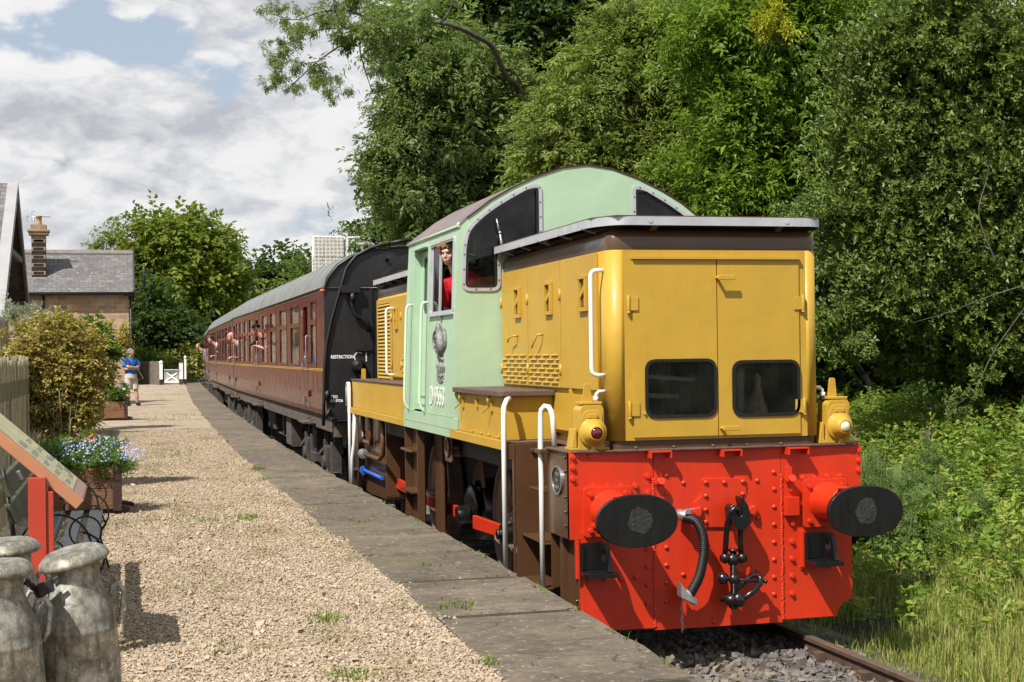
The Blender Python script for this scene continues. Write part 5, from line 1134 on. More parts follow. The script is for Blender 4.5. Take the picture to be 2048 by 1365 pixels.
# ---- the man on the platform
mp = at(263, 812, Z=PZ); RZ = R(24)
def standing_man():
    m = MB(); hd, Rm = head(m, (.0, -.02, 1.635), R(42), 1.0, R(-4))
    m.tube([(0, .02, 1.38), (0, .012, 1.47), (0, -.01, 1.57)], [.07, .058, .056], 12)
    m.ell((0, .02, 1.26), (.18, .115, .17), 16, 10); m.ell((0, .02, 1.08), (.155, .11, .18), 16, 10); m.ell((0, .02, .93), (.165, .12, .13), 16, 10)
    for q in (-1, 1): m.ell((q*.17, .02, 1.39), (.07, .07, .065), 12, 8)
    # arms folded over the chest
    for q, z0, y0 in ((-1, 1.14, -.16), (1, 1.165, -.19)):
        m.tube([(q*.185, .02, 1.38), (q*.225, -.01, 1.26), (q*.215, -.05, 1.12)], [.055, .05, .044], 12)
        m.tube([(q*.215, -.05, 1.12), (q*.08, y0, z0), (-q*.10, y0-.01, z0+.03)], [.046, .04, .031], 12)
        hand(m, (-q*.10, y0-.012, z0+.03), (-q*.9, .15, .25), (0, -1, .2), 1.0, .5)
    legs = ((-1, -.02, .0), (1, -.10, .02))
    for q, fy, fx in legs:
        m.tube([(q*.09, .02, .90), (q*.10+fx, fy*.4, .52), (q*.105+fx*1.5, fy*.6+.03, .48), (q*.11+fx*2, fy+.03, .28), (q*.11+fx*2.4, fy+.03, .08)], [.095, .068, .062, .058, .040], 12)
        m.ell((q*.115+fx*2.4, fy-.04, .045), (.046, .12, .042), 12, 8)
    loc = (mp[0], mp[1], PZ+.004)
    m.v = [tuple(np.array(v)) for v in m.v]
    p = m.build('person', SKIN, None, remesh=.011, smooth=2); p.location = loc; p.rotation_euler = (0, 0, RZ); OFF[p.name] = (0, 0, 0)
    tag(p, 'man in blue tee shirt and pale shorts standing with folded arms on the platform', 'person')
    m = MB(); m.ell((0, .02, 1.27), (.20, .135, .18), 18, 12); m.ell((0, .02, 1.06), (.178, .132, .18), 18, 10); m.tube([(0, .02, 1.1), (0, .02, .90)], [.176, .182], 18); m.tube([(0, .02, 1.36), (0, .018, 1.455)], [.13, .075], 14)
    for q in (-1, 1): m.ell((q*.175, .02, 1.385), (.082, .083, .077), 12, 8); m.tube([(q*.18, .02, 1.40), (q*.232, -.015, 1.27), (q*.234, -.04, 1.20)], [.075, .073, .073], 14)
    m.build('tee_shirt', cloth('blue_cotton', (.016, .15, .47)), p, remesh=.012, smooth=2)
    m = MB(); m.tube([(0, .02, .98), (0, .02, .84)], [.185, .19], 18); 
    for q, fy, fx in legs: m.tube([(q*.085, .02, .88), (q*.098+fx*.6, fy*.3+.01, .66), (q*.10+fx, fy*.4+.005, .50)], [.118, .108, .104], 14)
    m.build('shorts', cloth('pale_stone_cotton', (.50, .46, .40)), p, remesh=.012, smooth=2)
    m = MB()
    for q, fy, fx in legs: m.ell((q*.115+fx*2.4, fy-.045, .045), (.054, .145, .05), 12, 8); m.tube([(q*.11+fx*2.4, fy+.03, .03), (q*.11+fx*2.4, fy+.03, .10)], [.055, .05], 12)
    m.build('shoes', cloth('dark_shoes', (.02, .017, .02)), p, remesh=.012, smooth=1)
    m = MB(); m.ell(hd(0, .026, .055), (.084, .092, .078), 14, 10, Rm); m.ell(hd(0, .055, .0), (.078, .066, .075), 12, 8, Rm); 
    m.build('hair', plain('grey_hair', (.21, .20, .19), .8, 0, .35, 40, .003), p, remesh=.010, smooth=1)
    eyes(p, hd)
    m = MB()
    for q in (-1, 1): m.tube([(q*.12, .16, 1.40), (q*.12, .05, 1.475), (q*.115, -.07, 1.43), (q*.125, -.135, 1.30), (q*.15, -.12, 1.15), (q*.19, .02, 1.0)], .018, 6)
    m.ell((0, .23, 1.22), (.15, .10, .23), 12, 8); m.build('rucksack', cloth('dark_red_nylon', (.07, .015, .03)), p)
    return p
standing_man()
# ---- people at the train's windows
def leaner(loc, rz, label, skin_m, shirt_m, hair=None, cap=False, camera=False, yaw=0, s=1.0, arms=((-1, .30, -.20), (1, .2, -.2)), group=None, nod=0.0, out=.28, hips=(0, .25, -.36)):
    """a figure leaning out along -Y over a window sill at z = 0; head at about z = .42"""
    m = MB(); hd, Rm = head(m, (0, -out, .42), yaw, 1.0, nod); hips = np.array(hips, float); ch = np.array([0, .04, .12])
    m.tube([ch+(0, -.02, .1), (0, -out*.55, .27), (0, -out+.03, .36)], [.075, .06, .056], 12)
    m.ell(ch, (.18, .12, .16), 14, 10); m.tube([ch, hips], [.16, .16], 14); AR = []
    for q, fy, fz in arms:
        sh = np.array([q*.18, .0, .19]); el = np.array([q*.25, -.02, -.06+fz*.2]); wr = np.array([q*.13, -.08-fy*.32, -.05+fz*.15])
        if camera: el = np.array([q*.22, -.10, .0]); wr = np.array([q*.075, -.24, .06])
        if fy < 0: el = np.array([q*.26, .05, -.08]); wr = np.array([q*.25, .12, -.30])
        AR.append((sh, el)); m.tube([sh, el, wr], [.052, .045, .03], 10); hand(m, wr, wr-el if not camera else (-q*.4, -.6, .3), (0, -.3, 1), 1.0, .7)
    p = m.build('person', skin_m, None, remesh=.011, smooth=2); p.location = loc; p.rotation_euler = (0, 0, rz); p.scale = (s, s, s); OFF[p.name] = (0, 0, 0)
    tag(p, label, 'person', group)
    m = MB(); m.ell(ch, (.2, .135, .16), 14, 10); m.tube([ch, hips], [.175, .175], 14); m.tube([ch+(0, -.03, .08), (0, -out*.5, .27)], [.12, .07], 12)
    for sh, el in AR: m.tube([sh, (sh+el)/2, el], [.075, .066, .058], 12)
    m.build('shirt', shirt_m, p, remesh=.012, smooth=2); eyes(p, hd)
    if hair:
        m = MB(); m.ell(hd(0, .026, .058), (.085, .094, .078), 14, 10, Rm); m.ell(hd(0, .055, .0), (.079, .066, .08), 12, 8, Rm)
        if hair[1]:
            for i in range(9): x = -.07+.0175*i; m.tube([hd(x*.8, -.02, .115), hd(x, -.075, .092), hd(x*1.1-.008, -.094, .05+.012*(i % 3))], [.02, .018, .008], 6)
            for q in (-1, 1): m.tube([hd(q*.07, -.03, .09), hd(q*.082, -.03, .03), hd(q*.08, -.025, -.02)], [.02, .018, .008], 6)
        m.build('hair', hair[0], p, remesh=.008, smooth=1)
    if cap:
        m = MB(); m.ell(hd(0, .015, .075), (.086, .102, .06), 14, 10, Rm); m.ell(hd(0, -.11, .055), (.06, .055, .010), 12, 6, Rm); m.build('cap', cloth('black_cap', (.012, .012, .016)), p)
    if camera:
        m = MB(); m.box(-.07, .07, -.34, -.28, .06, .15); m.cyl((0, -.34, .105), (0, -.41, .105), .036, .034, 14); m.box(-.025, .025, -.34, -.29, .15, .175)
        c = m.build('camera', BLACK, None, bevel=.006); c.location = loc; c.rotation_euler = (0, 0, rz); tag(c, 'black camera held by the capped passenger at the coach window', 'camera')
    return p
LEFT = -R(90)    # leaning out of the left side of the train: -Y turned to -X
q = at(511, 658, X=-1.52); leaner((q[0]+.28, q[1], q[2]-.44), LEFT, 'passenger in a black cap with a camera leaning from the first coach', PINK, cloth('dark_jacket', (.02, .02, .024)), None, True, True, R(50), 1.0)
q = at(463, 674, X=-1.53); leaner((q[0]+.28, q[1], q[2]-.44), LEFT, 'bald pink headed passenger resting an arm on a coach window', PINK, cloth('pale_blue_shirt', (.30, .38, .50)), None, False, False, R(35), 1.05, ((-1, .45, -.35), (1, -1, 0)))
q = at(424, 681, X=-1.32); leaner((q[0]+.28, q[1], q[2]-.44), LEFT, 'dark haired passenger in white shirt and waistcoat leaning from the middle coach', PALE, cloth('white_shirt', (.62, .62, .66)), (plain('brown_hair', (.06, .035, .02), .75, 0, .4, 40, .003), 1), False, False, R(45), 1.12, ((-1, .35, -.3), (1, -1, 0)))
q = at(397.5, 694, X=-.95); leaner((q[0]+.28, q[1], q[2]-.44), LEFT, 'farthest passenger, face just showing beyond the last coach', PINK, cloth('grey_jumper', (.16, .15, .15)), (plain('sandy_hair', (.22, .13, .07), .8, 0, .4, 40, .003), 0), False, False, R(40), 1.1, ((-1, -1, 0), (1, -1, 0)))
# ---- the boy at the cab window
q = at(899, 506, X=-1.215); RB = R(-58)
boy_loc = np.array([q[0]+.16*.85, q[1]+.16*.53, q[2]-.43])
bh = plain('tousled_brown_hair', (.20, .095, .035), .7, 0, .45, 60, .004)
boy = leaner(tuple(boy_loc), RB, 'brown haired boy in a red top looking out of the locomotive cab window', PALE, cloth('red_cotton', (.46, .014, .02)), (bh, 1), False, False, R(18), 1.0, ((-1, -1, 0), (1, -1, 0)), None, R(6), .16, (.12, .55, -.30))
# ================================================================ station buildings, fences, gate, furniture
def slates(name, a, b, cw, ch):
    k = NT(name); co = k.coord('UV')
    br = k.n('ShaderNodeTexBrick', {'Vector': co, 'Color1': (*a, 1), 'Color2': (*b, 1), 'Mortar': (.035, .03, .03, 1), 'Scale': 1, 'Mortar Size': .012, 'Brick Width': cw, 'Row Height': ch, 'Bias': .1}); br.offset = .5
    ob = k.coord('Object'); c = k.mix(k.ramp(k.noise(ob, 1.2, 6, .7), [(.35, 0), (.7, 1)]), br.outputs['Color'], tuple(x*.72 for x in a))
    c = k.mix(k.math('MULTIPLY', k.ramp(k.noise(ob, 4.5, 5, .7), [(.58, 0), (.68, 1)]), .5), c, (.42, .40, .37))
    k.bsdf(color=c, rough=.8, nrm=k.bump(k.math('ADD', br.outputs['Fac'], k.math('MULTIPLY', k.noise(ob, 20, 4, .6), .4)), -.6, .02)); return k.m
SLATE = slates('roof_slates', (.115, .107, .105), (.20, .185, .175), .46, .26)
def stonewall(name):
    k = NT(name); co = k.coord('UV')
    br = k.n('ShaderNodeTexBrick', {'Vector': co, 'Color1': (.44, .32, .195, 1), 'Color2': (.25, .165, .11, 1), 'Mortar': (.48, .39, .28, 1), 'Scale': 1, 'Mortar Size': .018, 'Brick Width': .52, 'Row Height': .25, 'Bias': -.15, 'Mortar Smooth': .2}); br.offset = .5
    ob = k.coord('Object'); c = k.mix(k.ramp(k.noise(ob, 1.6, 5, .65), [(.4, 0), (.7, 1)]), br.outputs['Color'], (.30, .21, .13))
    c = k.mix(k.math('MULTIPLY', k.ramp(k.noise(k.scaled(co, (1.9, 4, 1)), 1.0, 1, .5), [(.62, 0), (.66, 1)]), .55), c, (.42, .20, .06))
    k.bsdf(color=c, rough=.9, nrm=k.bump(k.math('ADD', br.outputs['Fac'], k.noise(ob, 9, 5, .7)), -.5, .03)); return k.m
STONEW = stonewall('coursed_sandstone'); SOOT = plain('sooty_sandstone', (.022, .018, .015), .95, 0, .6, 3, .01); DRESS = plain('dressed_sandstone', (.30, .215, .13), .9, 0, .3, 4, .006)
FASC = plain('black_painted_timber', (.018, .018, .02), .5); BARGE = paint('weathered_white_board', (.32, .31, .31), .6, 0, .10, .002, (.26, .25, .22), .4)
GREYWOOD = plain('grey_timber', (.16, .14, .125), .85, 0, .3, 5, .004)  # plain grey for the far barge board, ridge tiles and some palings
def quad_uv(me_ob):
    """planar UVs in metres for every face, along its own horizontal and slope"""
    me = me_ob.data; uv = me.uv_layers.new(name='UVMap')
    for p in me.polygons:
        n = p.normal; hz = Vector((0, 0, 1)).cross(n); hz = hz.normalized() if hz.length > 1e-4 else Vector((1, 0, 0)); up = n.cross(hz)
        for li in p.loop_indices:
            c = me.vertices[me.loops[li].vertex_index].co; uv.data[li].uv = (c.dot(hz), c.dot(up))
    return me_ob
# --- the station master's house, square to the line beyond the garden
hd_ = 80.0
hr = at(265, 495, d=hd_); he = at(263, 584, d=hd_); hl = at(40, 495, d=hd_); hw = at(258, 660, d=hd_)
house = empty('station_house', (hr[0]-6, hr[1], .5), 'sandstone house with grey slate roof and tall sooty chimney beyond the garden', 'house')
m = MB(); XR, XL = hw[0], hw[0]-12.5; zr, ze = hr[2], he[2]; ya = he[1]-.0; half = (zr-ze)/math.tan(R(34)); ym = ya+half
wy = ya+.35; wy2 = ym+half-.35
m.box(XL, XR, wy, wy2, .3, ze+.12); m.add([(XR, wy, ze+.12), (XR, wy2, ze+.12), (XR, ym, zr-.15), (XR-.4, wy, ze+.12), (XR-.4, wy2, ze+.12), (XR-.4, ym, zr-.15)], [(0, 1, 2), (5, 4, 3), (0, 2, 5, 3), (2, 1, 4, 5)])
quad_uv(m.build('wall', STONEW, house))
m = MB(); rx = hr[0]+.05; rl = XL-.3
m.add([(rl, ya, ze), (rx, ya, ze), (rx, ym, zr), (rl, ym, zr), (rl, ym+half, ze), (rx, ym+half, ze)], [(0, 1, 2, 3), (3, 2, 5, 4)]); m.add([(rl, ya, ze-.08), (rx, ya, ze-.08), (rx, ym, zr-.08), (rl, ym, zr-.08), (rl, ym+half, ze-.08), (rx, ym+half, ze-.08)], [(3, 2, 1, 0), (4, 5, 2, 3)])
rf = quad_uv(m.build('roof', SLATE, house))
m = MB(); m.prism([(0, 0), (.28, -.16), (.28, -.10), (0, .10), (-.28, -.10), (-.28, -.16)], (rl, ym, zr), (0, 1, 0), Z3, 0, rx-rl); m.build('ridge_tiles', GREYWOOD, rf)
m = MB(); m.box(rl, rx, ya-.10, ya+.02, ze-.17, ze-.05); m.cyl((rl, ya-.1, ze-.08), (rx, ya-.1, ze-.08), .07, .07, 10); q = at(89, 620, d=hd_); m.cyl((q[0], wy-.06, ze-.1), (q[0], wy-.06, .5), .05, .05, 8); m.cyl((XR+.1, wy-.06, ze-.1), (XR+.1, wy-.06, .5), .06, .06, 8)
m.build('gutter', FASC, house)
m = MB()
for sgn in (-1, 1):
    p0 = (rx+.02, ym, zr+.05); p1 = (rx+.02, ym+sgn*(half+.15), ze-.10); m.bar(p0, p1, .08, .42, (0, 0, 1)); m.bar((rx-.3, ym, zr-.2), (rx-.3, ym+sgn*half, ze-.2), .5, .05)
m.cyl((rx+.1, ym-half*.8, ze+.1), (rx+.55, ym-half*.8, ze+.3), .05, .05, 6); m.cyl((rx+.55, ym-half*.8, ze+.3), (rx+.55, ym-half*.8, ze+1.5), .05, .05, 6)
m.build('barge_board', FASC, house)
m = MB(); q = at(207, 594, d=hd_); m.box(q[0]-.23, q[0]+.23, wy-.06, wy+.05, q[2]-.12, q[2]+.12); m.build('wall_plaque', BARGE, house, bevel=.01)
cxh = at(77, 500, d=hd_); cz0 = at(77, 556, d=hd_)[2]; cz1 = at(77, 470, d=hd_)[2]
m = MB(); cyc = ym-half*.55; cw = .36; nrow = 13; hstep = (cz1-cz0+.5)/nrow
for i in range(nrow):
    z = cz0-.5+i*hstep; o = .006*(i % 2)
    if i % 2 == 0: m.cur = 0; m.box(cxh[0]-cw-o, cxh[0]+cw+o, cyc-cw-o, cyc+cw+o, z, z+hstep)
    else:
        m.cur = 1; m.box(cxh[0]-cw, cxh[0]+cw, cyc-cw, cyc+cw, z, z+hstep); m.cur = 0; m.box(cxh[0]-cw*.74, cxh[0]+cw*.74, cyc-cw-.01, cyc+cw+.01, z+.03, z+hstep-.03); m.box(cxh[0]-cw-.01, cxh[0]+cw+.01, cyc-cw*.74, cyc+cw*.74, z+.03, z+hstep-.03)
m.cur = 1; m.box(cxh[0]-cw-.01, cxh[0]+cw+.01, cyc-cw-.01, cyc+cw+.01, cz1-.35, cz1); m.box(cxh[0]-cw-.14, cxh[0]+cw+.14, cyc-cw-.14, cyc+cw+.14, cz1, cz1+.16); m.box(cxh[0]-cw-.2, cxh[0]+cw+.2, cyc-cw-.2, cyc+cw+.2, cz1+.16, cz1+.28); m.box(cxh[0]-cw-.05, cxh[0]+cw+.05, cyc-cw-.05, cyc+cw+.05, cz1+.28, cz1+.55)
m.cur = 2; m.box(cxh[0]-cw-.06, cxh[0]+cw+.06, cyc-cw-.08, cyc, cz0-.14, cz0+.02)
ch = m.build('chimney', [SOOT, DRESS, BARGE], rf, bevel=.015)
m = MB(); m.lathe([(.19, 0), (.15, .1), (.14, .42), (.18, .44), (.18, .5), (.12, .5)], (cxh[0]+.02, cyc, cz1+.55), Z3, 16); m.build('chimney_pot', plain('clay_pot', (.42, .25, .13), .8), rf)
m = MB(); az_ = cz1+1.0; ax_ = cxh[0]; m.cyl((ax_-.25, cyc-.1, cz1), (ax_-.25, cyc-.1, az_+.1), .018, .018, 6); m.tube([(ax_-.65, cyc-.1, az_), (ax_+.6, cyc-.1, az_)], .014, 5)
for i in range(6): x = ax_+.1+i*.1; m.cyl((x, cyc-.22, az_), (x, cyc+.02, az_), .010, .010, 5); m.cyl((x, cyc-.1, az_-.09), (x, cyc-.1, az_+.09), .010, .010, 5)
for dz in (-.26, -.13, .13, .26): m.cyl((ax_-.58, cyc-.1, az_+dz), (ax_-.2, cyc-.1, az_+dz+.02), .011, .011, 5)
for x in (-.58, -.2): m.cyl((ax_+x, cyc-.1, az_-.28), (ax_+x, cyc-.1, az_+.28), .011, .011, 5)
m.build('tv_aerial', STEEL, house)
# --- the station building with its gable towards the line
GX = -7.5; ap = at(30, 367, X=GX); fl = at(53, 602, X=GX); nl = at(0, 570, X=GX)
gy, gz = ap[1], ap[2]; ef = fl[1]-gy; zl = fl[2]; sl = (gz-zl)/ef; en = ef*1.25; zn = gz-sl*en
stn = empty('station_building', (GX-2, gy, .6), 'stone station building with broad white barge boards on its near gable', 'station')
m = MB(); wx = GX-.55; wn, wf = gy-ef+.5, gy+ef-.6
poly = [(wn, .5), (wf, .5), (wf, gz-sl*(wf-gy)-.3), (gy, gz-.3), (wn, gz-sl*(gy-wn)-.3)]
m.prism(poly, (wx, 0, 0), (0, 1, 0), Z3, -8.0, 0); quad_uv(m.build('wall', STONEW, stn))
m = MB()
for sgn, e in ((-1, en), (1, ef)):
    y1, z1 = gy+sgn*e, gz-sl*e
    a3 = [(GX-9, gy, gz), (GX, gy, gz), (GX, y1, z1), (GX-9, y1, z1)]
    m.add(a3+[(p[0], p[1], p[2]-.12) for p in a3], [(0, 1, 2, 3), (7, 6, 5, 4), (1, 5, 6, 2), (2, 6, 7, 3)] if sgn > 0 else [(3, 2, 1, 0), (4, 5, 6, 7), (2, 6, 5, 1), (3, 7, 6, 2)])
srf = quad_uv(m.build('roof', SLATE, stn))
m = MB(); e2 = en
m.hexa([(GX-.02, gy+.02, gz+.01), (GX+.10, gy+.02, gz+.01), (GX+.10, gy-e2, gz-sl*e2+.01), (GX-.02, gy-e2, gz-sl*e2+.01)], [(GX-.02, gy+.02, gz+.09), (GX+.10, gy+.02, gz+.09), (GX+.10, gy-e2, gz-sl*e2+.09), (GX-.02, gy-e2, gz-sl*e2+.09)])
m.hexa([(GX-.22, gy+.02, gz+.002), (GX+.10, gy+.02, gz+.002), (GX+.10, gy-e2, gz-sl*e2+.002), (GX-.22, gy-e2, gz-sl*e2+.002)], [(GX-.22, gy+.02, gz+.03), (GX+.10, gy+.02, gz+.03), (GX+.10, gy-e2, gz-sl*e2+.03), (GX-.22, gy-e2, gz-sl*e2+.03)])
m.bar((GX+.05, gy, gz-.16), (GX+.05, gy-e2, gz-sl*e2-.16), .08, .40, (0, 0, 1)); m.build('verge_board', BARGE, stn)
m = MB(); m.bar((GX+.05, gy, gz-.18), (GX+.05, gy+ef, zl-.18), .08, .42, (0, 0, 1)); m.bar((GX-.02, gy+ef*.5, gz-sl*ef*.5-.5), (GX-.02, gy-ef*.5, gz-sl*ef*.5-.5), .12, .16); m.bar((GX-.5, gy+ef-.3, zl-.1), (GX, gy+ef-.3, zl-.1), .12, .14); m.build('barge_board', GREYWOOD, stn)
# --- paling fences
PALE_W = plain('weathered_paling', (.17, .145, .105), .9, 0, .4, 4, .004); PALE_G = plain('mossy_paling', (.20, .18, .10), .9, 0, .4, 4, .004)
def fence(name, pts, h, z0, label, mats, gap=.105, w=.075, seed=1, rails=(.25, .85)):
    r_ = random.Random(seed); f = empty(name, (*pts[0], z0), label, 'fence'); m = MB(); P = [np.array(p, float) for p in pts]
    for a_, b_ in zip(P[:-1], P[1:]):
        L = np.linalg.norm(b_-a_); d_ = (b_-a_)/L; n_ = np.array([d_[1], -d_[0]])
        for t in np.arange(.05, L, gap):
            c = a_+d_*t; hh = h+r_.uniform(-.04, .03); tl = r_.uniform(-.012, .012); m.cur = r_.randrange(2); e0 = c-d_*w/2; e1 = c+d_*w/2; th = n_*.02
            b4 = [(*e0, z0), (*e1, z0), (*(e1+th), z0), (*(e0+th), z0)]; t4 = [(*(np.array(q[:2])+d_*tl), z0+hh-.05) for q in b4]
            m.hexa(b4, t4); mid = [np.array(q)+(0, 0, .05) for q in t4]; m.add(list(t4)+[(t4[0][0]*.5+t4[1][0]*.5, t4[0][1]*.5+t4[1][1]*.5, z0+hh), (t4[2][0]*.5+t4[3][0]*.5, t4[2][1]*.5+t4[3][1]*.5, z0+hh)], [(0, 1, 4), (2, 3, 5), (1, 2, 5, 4), (3, 0, 4, 5)])
    m.build('palings', mats, f); m = MB()
    for a_, b_ in zip(P[:-1], P[1:]):
        d_ = (b_-a_)/np.linalg.norm(b_-a_); n_ = np.array([d_[1], -d_[0]])
        for q in rails: m.piece(); m.bar((*(a_-n_*.03), z0+h*q), (*(b_-n_*.03), z0+h*q), .05, .09)
    m.build_each('fence_rail', mats, f); m = MB()
    for a_, b_ in zip(P[:-1], P[1:]):
        L = np.linalg.norm(b_-a_); d_ = (b_-a_)/L; n_ = np.array([d_[1], -d_[0]])
        for t in np.arange(.3, L, 2.4): c = a_+d_*t-n_*.1; m.piece(); m.box(c[0]-.05, c[0]+.05, c[1]-.05, c[1]+.05, z0-.2, z0+h-.1)
    m.build_each('fence_post', mats, f); return f
fence('paling_fence', [(-5.42, -3.0), (-5.36, 8.0), (-5.28, 22.0)], 1.54, .66, 'tall weathered paling fence behind the bench along the platform', [PALE_W, PALE_G], .10, .07)
fl_ = at(268, 768, Z=PZ); fr_ = at(320, 770, Z=PZ); fence('paling_fence', [(fl_[0]-1.2, fl_[1]+.6), (fl_[0], fl_[1]), (fr_[0], fr_[1])], 1.25, PZ, 'grey paling fence running up to the white gate at the platform end', [PALE_W, GREYWOOD], .15, .10, 3)
# --- white gate and posts
WHT = paint('gate_white', (.80, .79, .76), .5, 0, .06, .001); gd = dep((*fr_[:2], PZ))
gate = empty('white_gate', tuple(at(345, 770, Z=PZ)), 'white picket gate with cross brace at the far end of the platform', 'gate')
def gp(u, v): return at(u, v, d=gd)
m = MB(); s_ = gd/FPX
for i in range(11):
    u = 330+2.62*i; a_ = gp(u, 770); b_ = gp(u, 739); m.box(a_[0]-.016, a_[0]+.016, a_[1]-.015, a_[1]+.015, PZ+.06, b_[2]-.04); m.add([(a_[0]-.028, a_[1]-.015, b_[2]-.04), (a_[0]+.028, a_[1]-.015, b_[2]-.04), (a_[0]+.028, a_[1]+.015, b_[2]-.04), (a_[0]-.028, a_[1]+.015, b_[2]-.04), (a_[0], a_[1], b_[2]+.01)], [(0, 1, 4), (1, 2, 4), (2, 3, 4), (3, 0, 4)])
m.build('gate_pickets', WHT, gate)
m = MB(); l_, r_ = gp(329, 766), gp(358, 766)
for v in (743, 764): m.piece(); m.bar(np.array(gp(329, v))-(0, .04, 0), np.array(gp(358, v))-(0, .04, 0), .04, .09)
m.piece(); m.bar(np.array(gp(329, 764))-(0, .04, 0), np.array(gp(358, 743))-(0, .04, 0), .03, .07); m.bar(np.array(gp(329, 743))-(0, .045, 0), np.array(gp(358, 764))-(0, .045, 0), .03, .07); m.build_each('gate_rail', WHT, gate)
m = MB(); m.bar(np.array(gp(327, 742))-(0, .1, 0), np.array(gp(361, 742))-(0, .1, 0), .03, .05); m.build('gate_bar', FASC, gate)
def post(u, vtop, w, label, dark=False, cap=True):
    b_ = gp(u, 770); t_ = gp(u, vtop)[2]; p = empty('gate_post', (b_[0], b_[1], PZ), label, 'post'); m = MB(); h = w/2
    m.box(b_[0]-h, b_[0]+h, b_[1]-h, b_[1]+h, PZ+.28, t_-.1); m.build('shaft', WHT, p, bevel=.008); m = MB(); m.box(b_[0]-h-.01, b_[0]+h+.01, b_[1]-h-.01, b_[1]+h+.01, PZ, PZ+.28); m.build('post_foot', FASC if not dark else BROWN, p)
    m = MB()
    if cap: m.lathe([(h*1.2, 0), (h*1.35, .05), (h*1.1, .12), (h*.3, .16)], (b_[0], b_[1], t_-.1), Z3, 12)
    else: m.box(b_[0]-h*1.3, b_[0]+h*1.3, b_[1]-h*1.3, b_[1]+h*1.3, t_-.1, t_-.02)
    m.build('post_cap', WHT if cap else FASC, p)
post(322.5, 724, .17, 'white gate post with rounded cap where the grey fence ends'); post(362.5, 721, .2, 'white gate post with black cap on the latch side of the gate', True, False); post(371, 714, .11, 'tall slim white post just right of the white gate')
# --- perforated white screens on a frame beyond the coach
scr = empty('screen_tower', (2.6, 44, 0), 'tall stack of white perforated panels on a frame behind the coach', 'panel tower')
k = NT('perforated_panel'); co = k.coord('Object'); sx_ = k.scaled(co, (1, 0, 1)); vo = k.n('ShaderNodeTexVoronoi', {'Vector': sx_, 'Scale': 7.0, 'Randomness': .12}); c = k.mix(k.ramp(vo.outputs['Distance'], [(.28, 1), (.38, 0)]), (.62, .59, .54), (.33, .31, .28)); k.bsdf(color=c, rough=.6, nrm=k.bump(vo.outputs['Distance'], .6, .02)); PERF = k.m
def sp(u, v): return at(u, v, d=56)
m = MB(); fr = MB(); a0 = sp(628, 474)
for (u0, u1, v0, v1, n) in ((627, 690, 474, 514, 3), (625, 686, 515, 556, 3), (716, 772, 473, 512, 2), (700, 772, 514, 556, 3)):
    for i in range(n):
        p0 = sp(u0+(u1-u0)*i/n+.8, v1); p1 = sp(u0+(u1-u0)*(i+1)/n-.8, v0); m.piece(); m.box(p0[0], p1[0], a0[1]-.03, a0[1]+.03, p0[2], p1[2])
m.build_each('perforated_panel', PERF, scr)
for (u, v0, v1) in ((626, 472, 600), (691, 472, 600), (697, 473, 600), (773, 472, 600)): p0 = sp(u, v0); p1 = sp(u, v1); fr.piece(); fr.box(p0[0]-.04, p0[0]+.04, a0[1]+.03, a0[1]+.11, -.2, p0[2])
for (u0, u1, v) in ((626, 691, 473), (697, 773, 473), (626, 773, 514.5)): p0 = sp(u0, v); p1 = sp(u1, v); fr.piece(); fr.box(p0[0], p1[0], a0[1]+.031, a0[1]+.1, p0[2]-.04, p0[2]+.03)
fr.build_each('frame_bar', WHT, scr)
# --- an overhead wire
m = MB(); A_ = np.array(at(-20, 578, d=105)); B_ = np.array(at(640, 574, d=105)); 
for dz in (0, -.35): m.tube([A_+(B_-A_)*t+np.array([0, 0, dz-2.2*t*(1-t)*.35]) for t in np.linspace(0, 1, 13)], .022, 5)
tag(m.build('overhead_wire', plain('grey_wire', (.30, .31, .29), .6)), 'thin pair of overhead wires crossing in front of the far trees', 'wire')
# --- milk churns
k = NT('galvanised_churn'); co = k.coord('Object'); a_ = k.noise(co, 15, 7, .72); b_ = k.noise(k.scaled(co, (14, 14, 2.2)), 2.2, 5, .7)
c = k.mix(k.ramp(a_, [(.38, 0), (.62, 1)]), (.15, .135, .105), (.40, .38, .33)); c = k.mix(k.math('MULTIPLY', k.ramp(b_, [(.46, 0), (.66, 1)]), .8), c, (.10, .085, .05))
c = k.mix(k.math('MULTIPLY', k.ramp(k.noise(co, 3, 4, .6), [(.52, 0), (.7, 1)]), .5), c, (.14, .15, .055)); c = k.mix(k.math('MULTIPLY', k.ramp(k.noise(co, 28, 4, .7), [(.62, 0), (.68, 1)]), .8), c, (.60, .58, .52))
k.bsdf(color=c, rough=k.ramp(a_, [(.3, .75), (.7, .45)]), metal=.6, nrm=k.bump(k.math('ADD', a_, k.math('MULTIPLY', b_, .4)), .35, .008)); CHURN = k.m
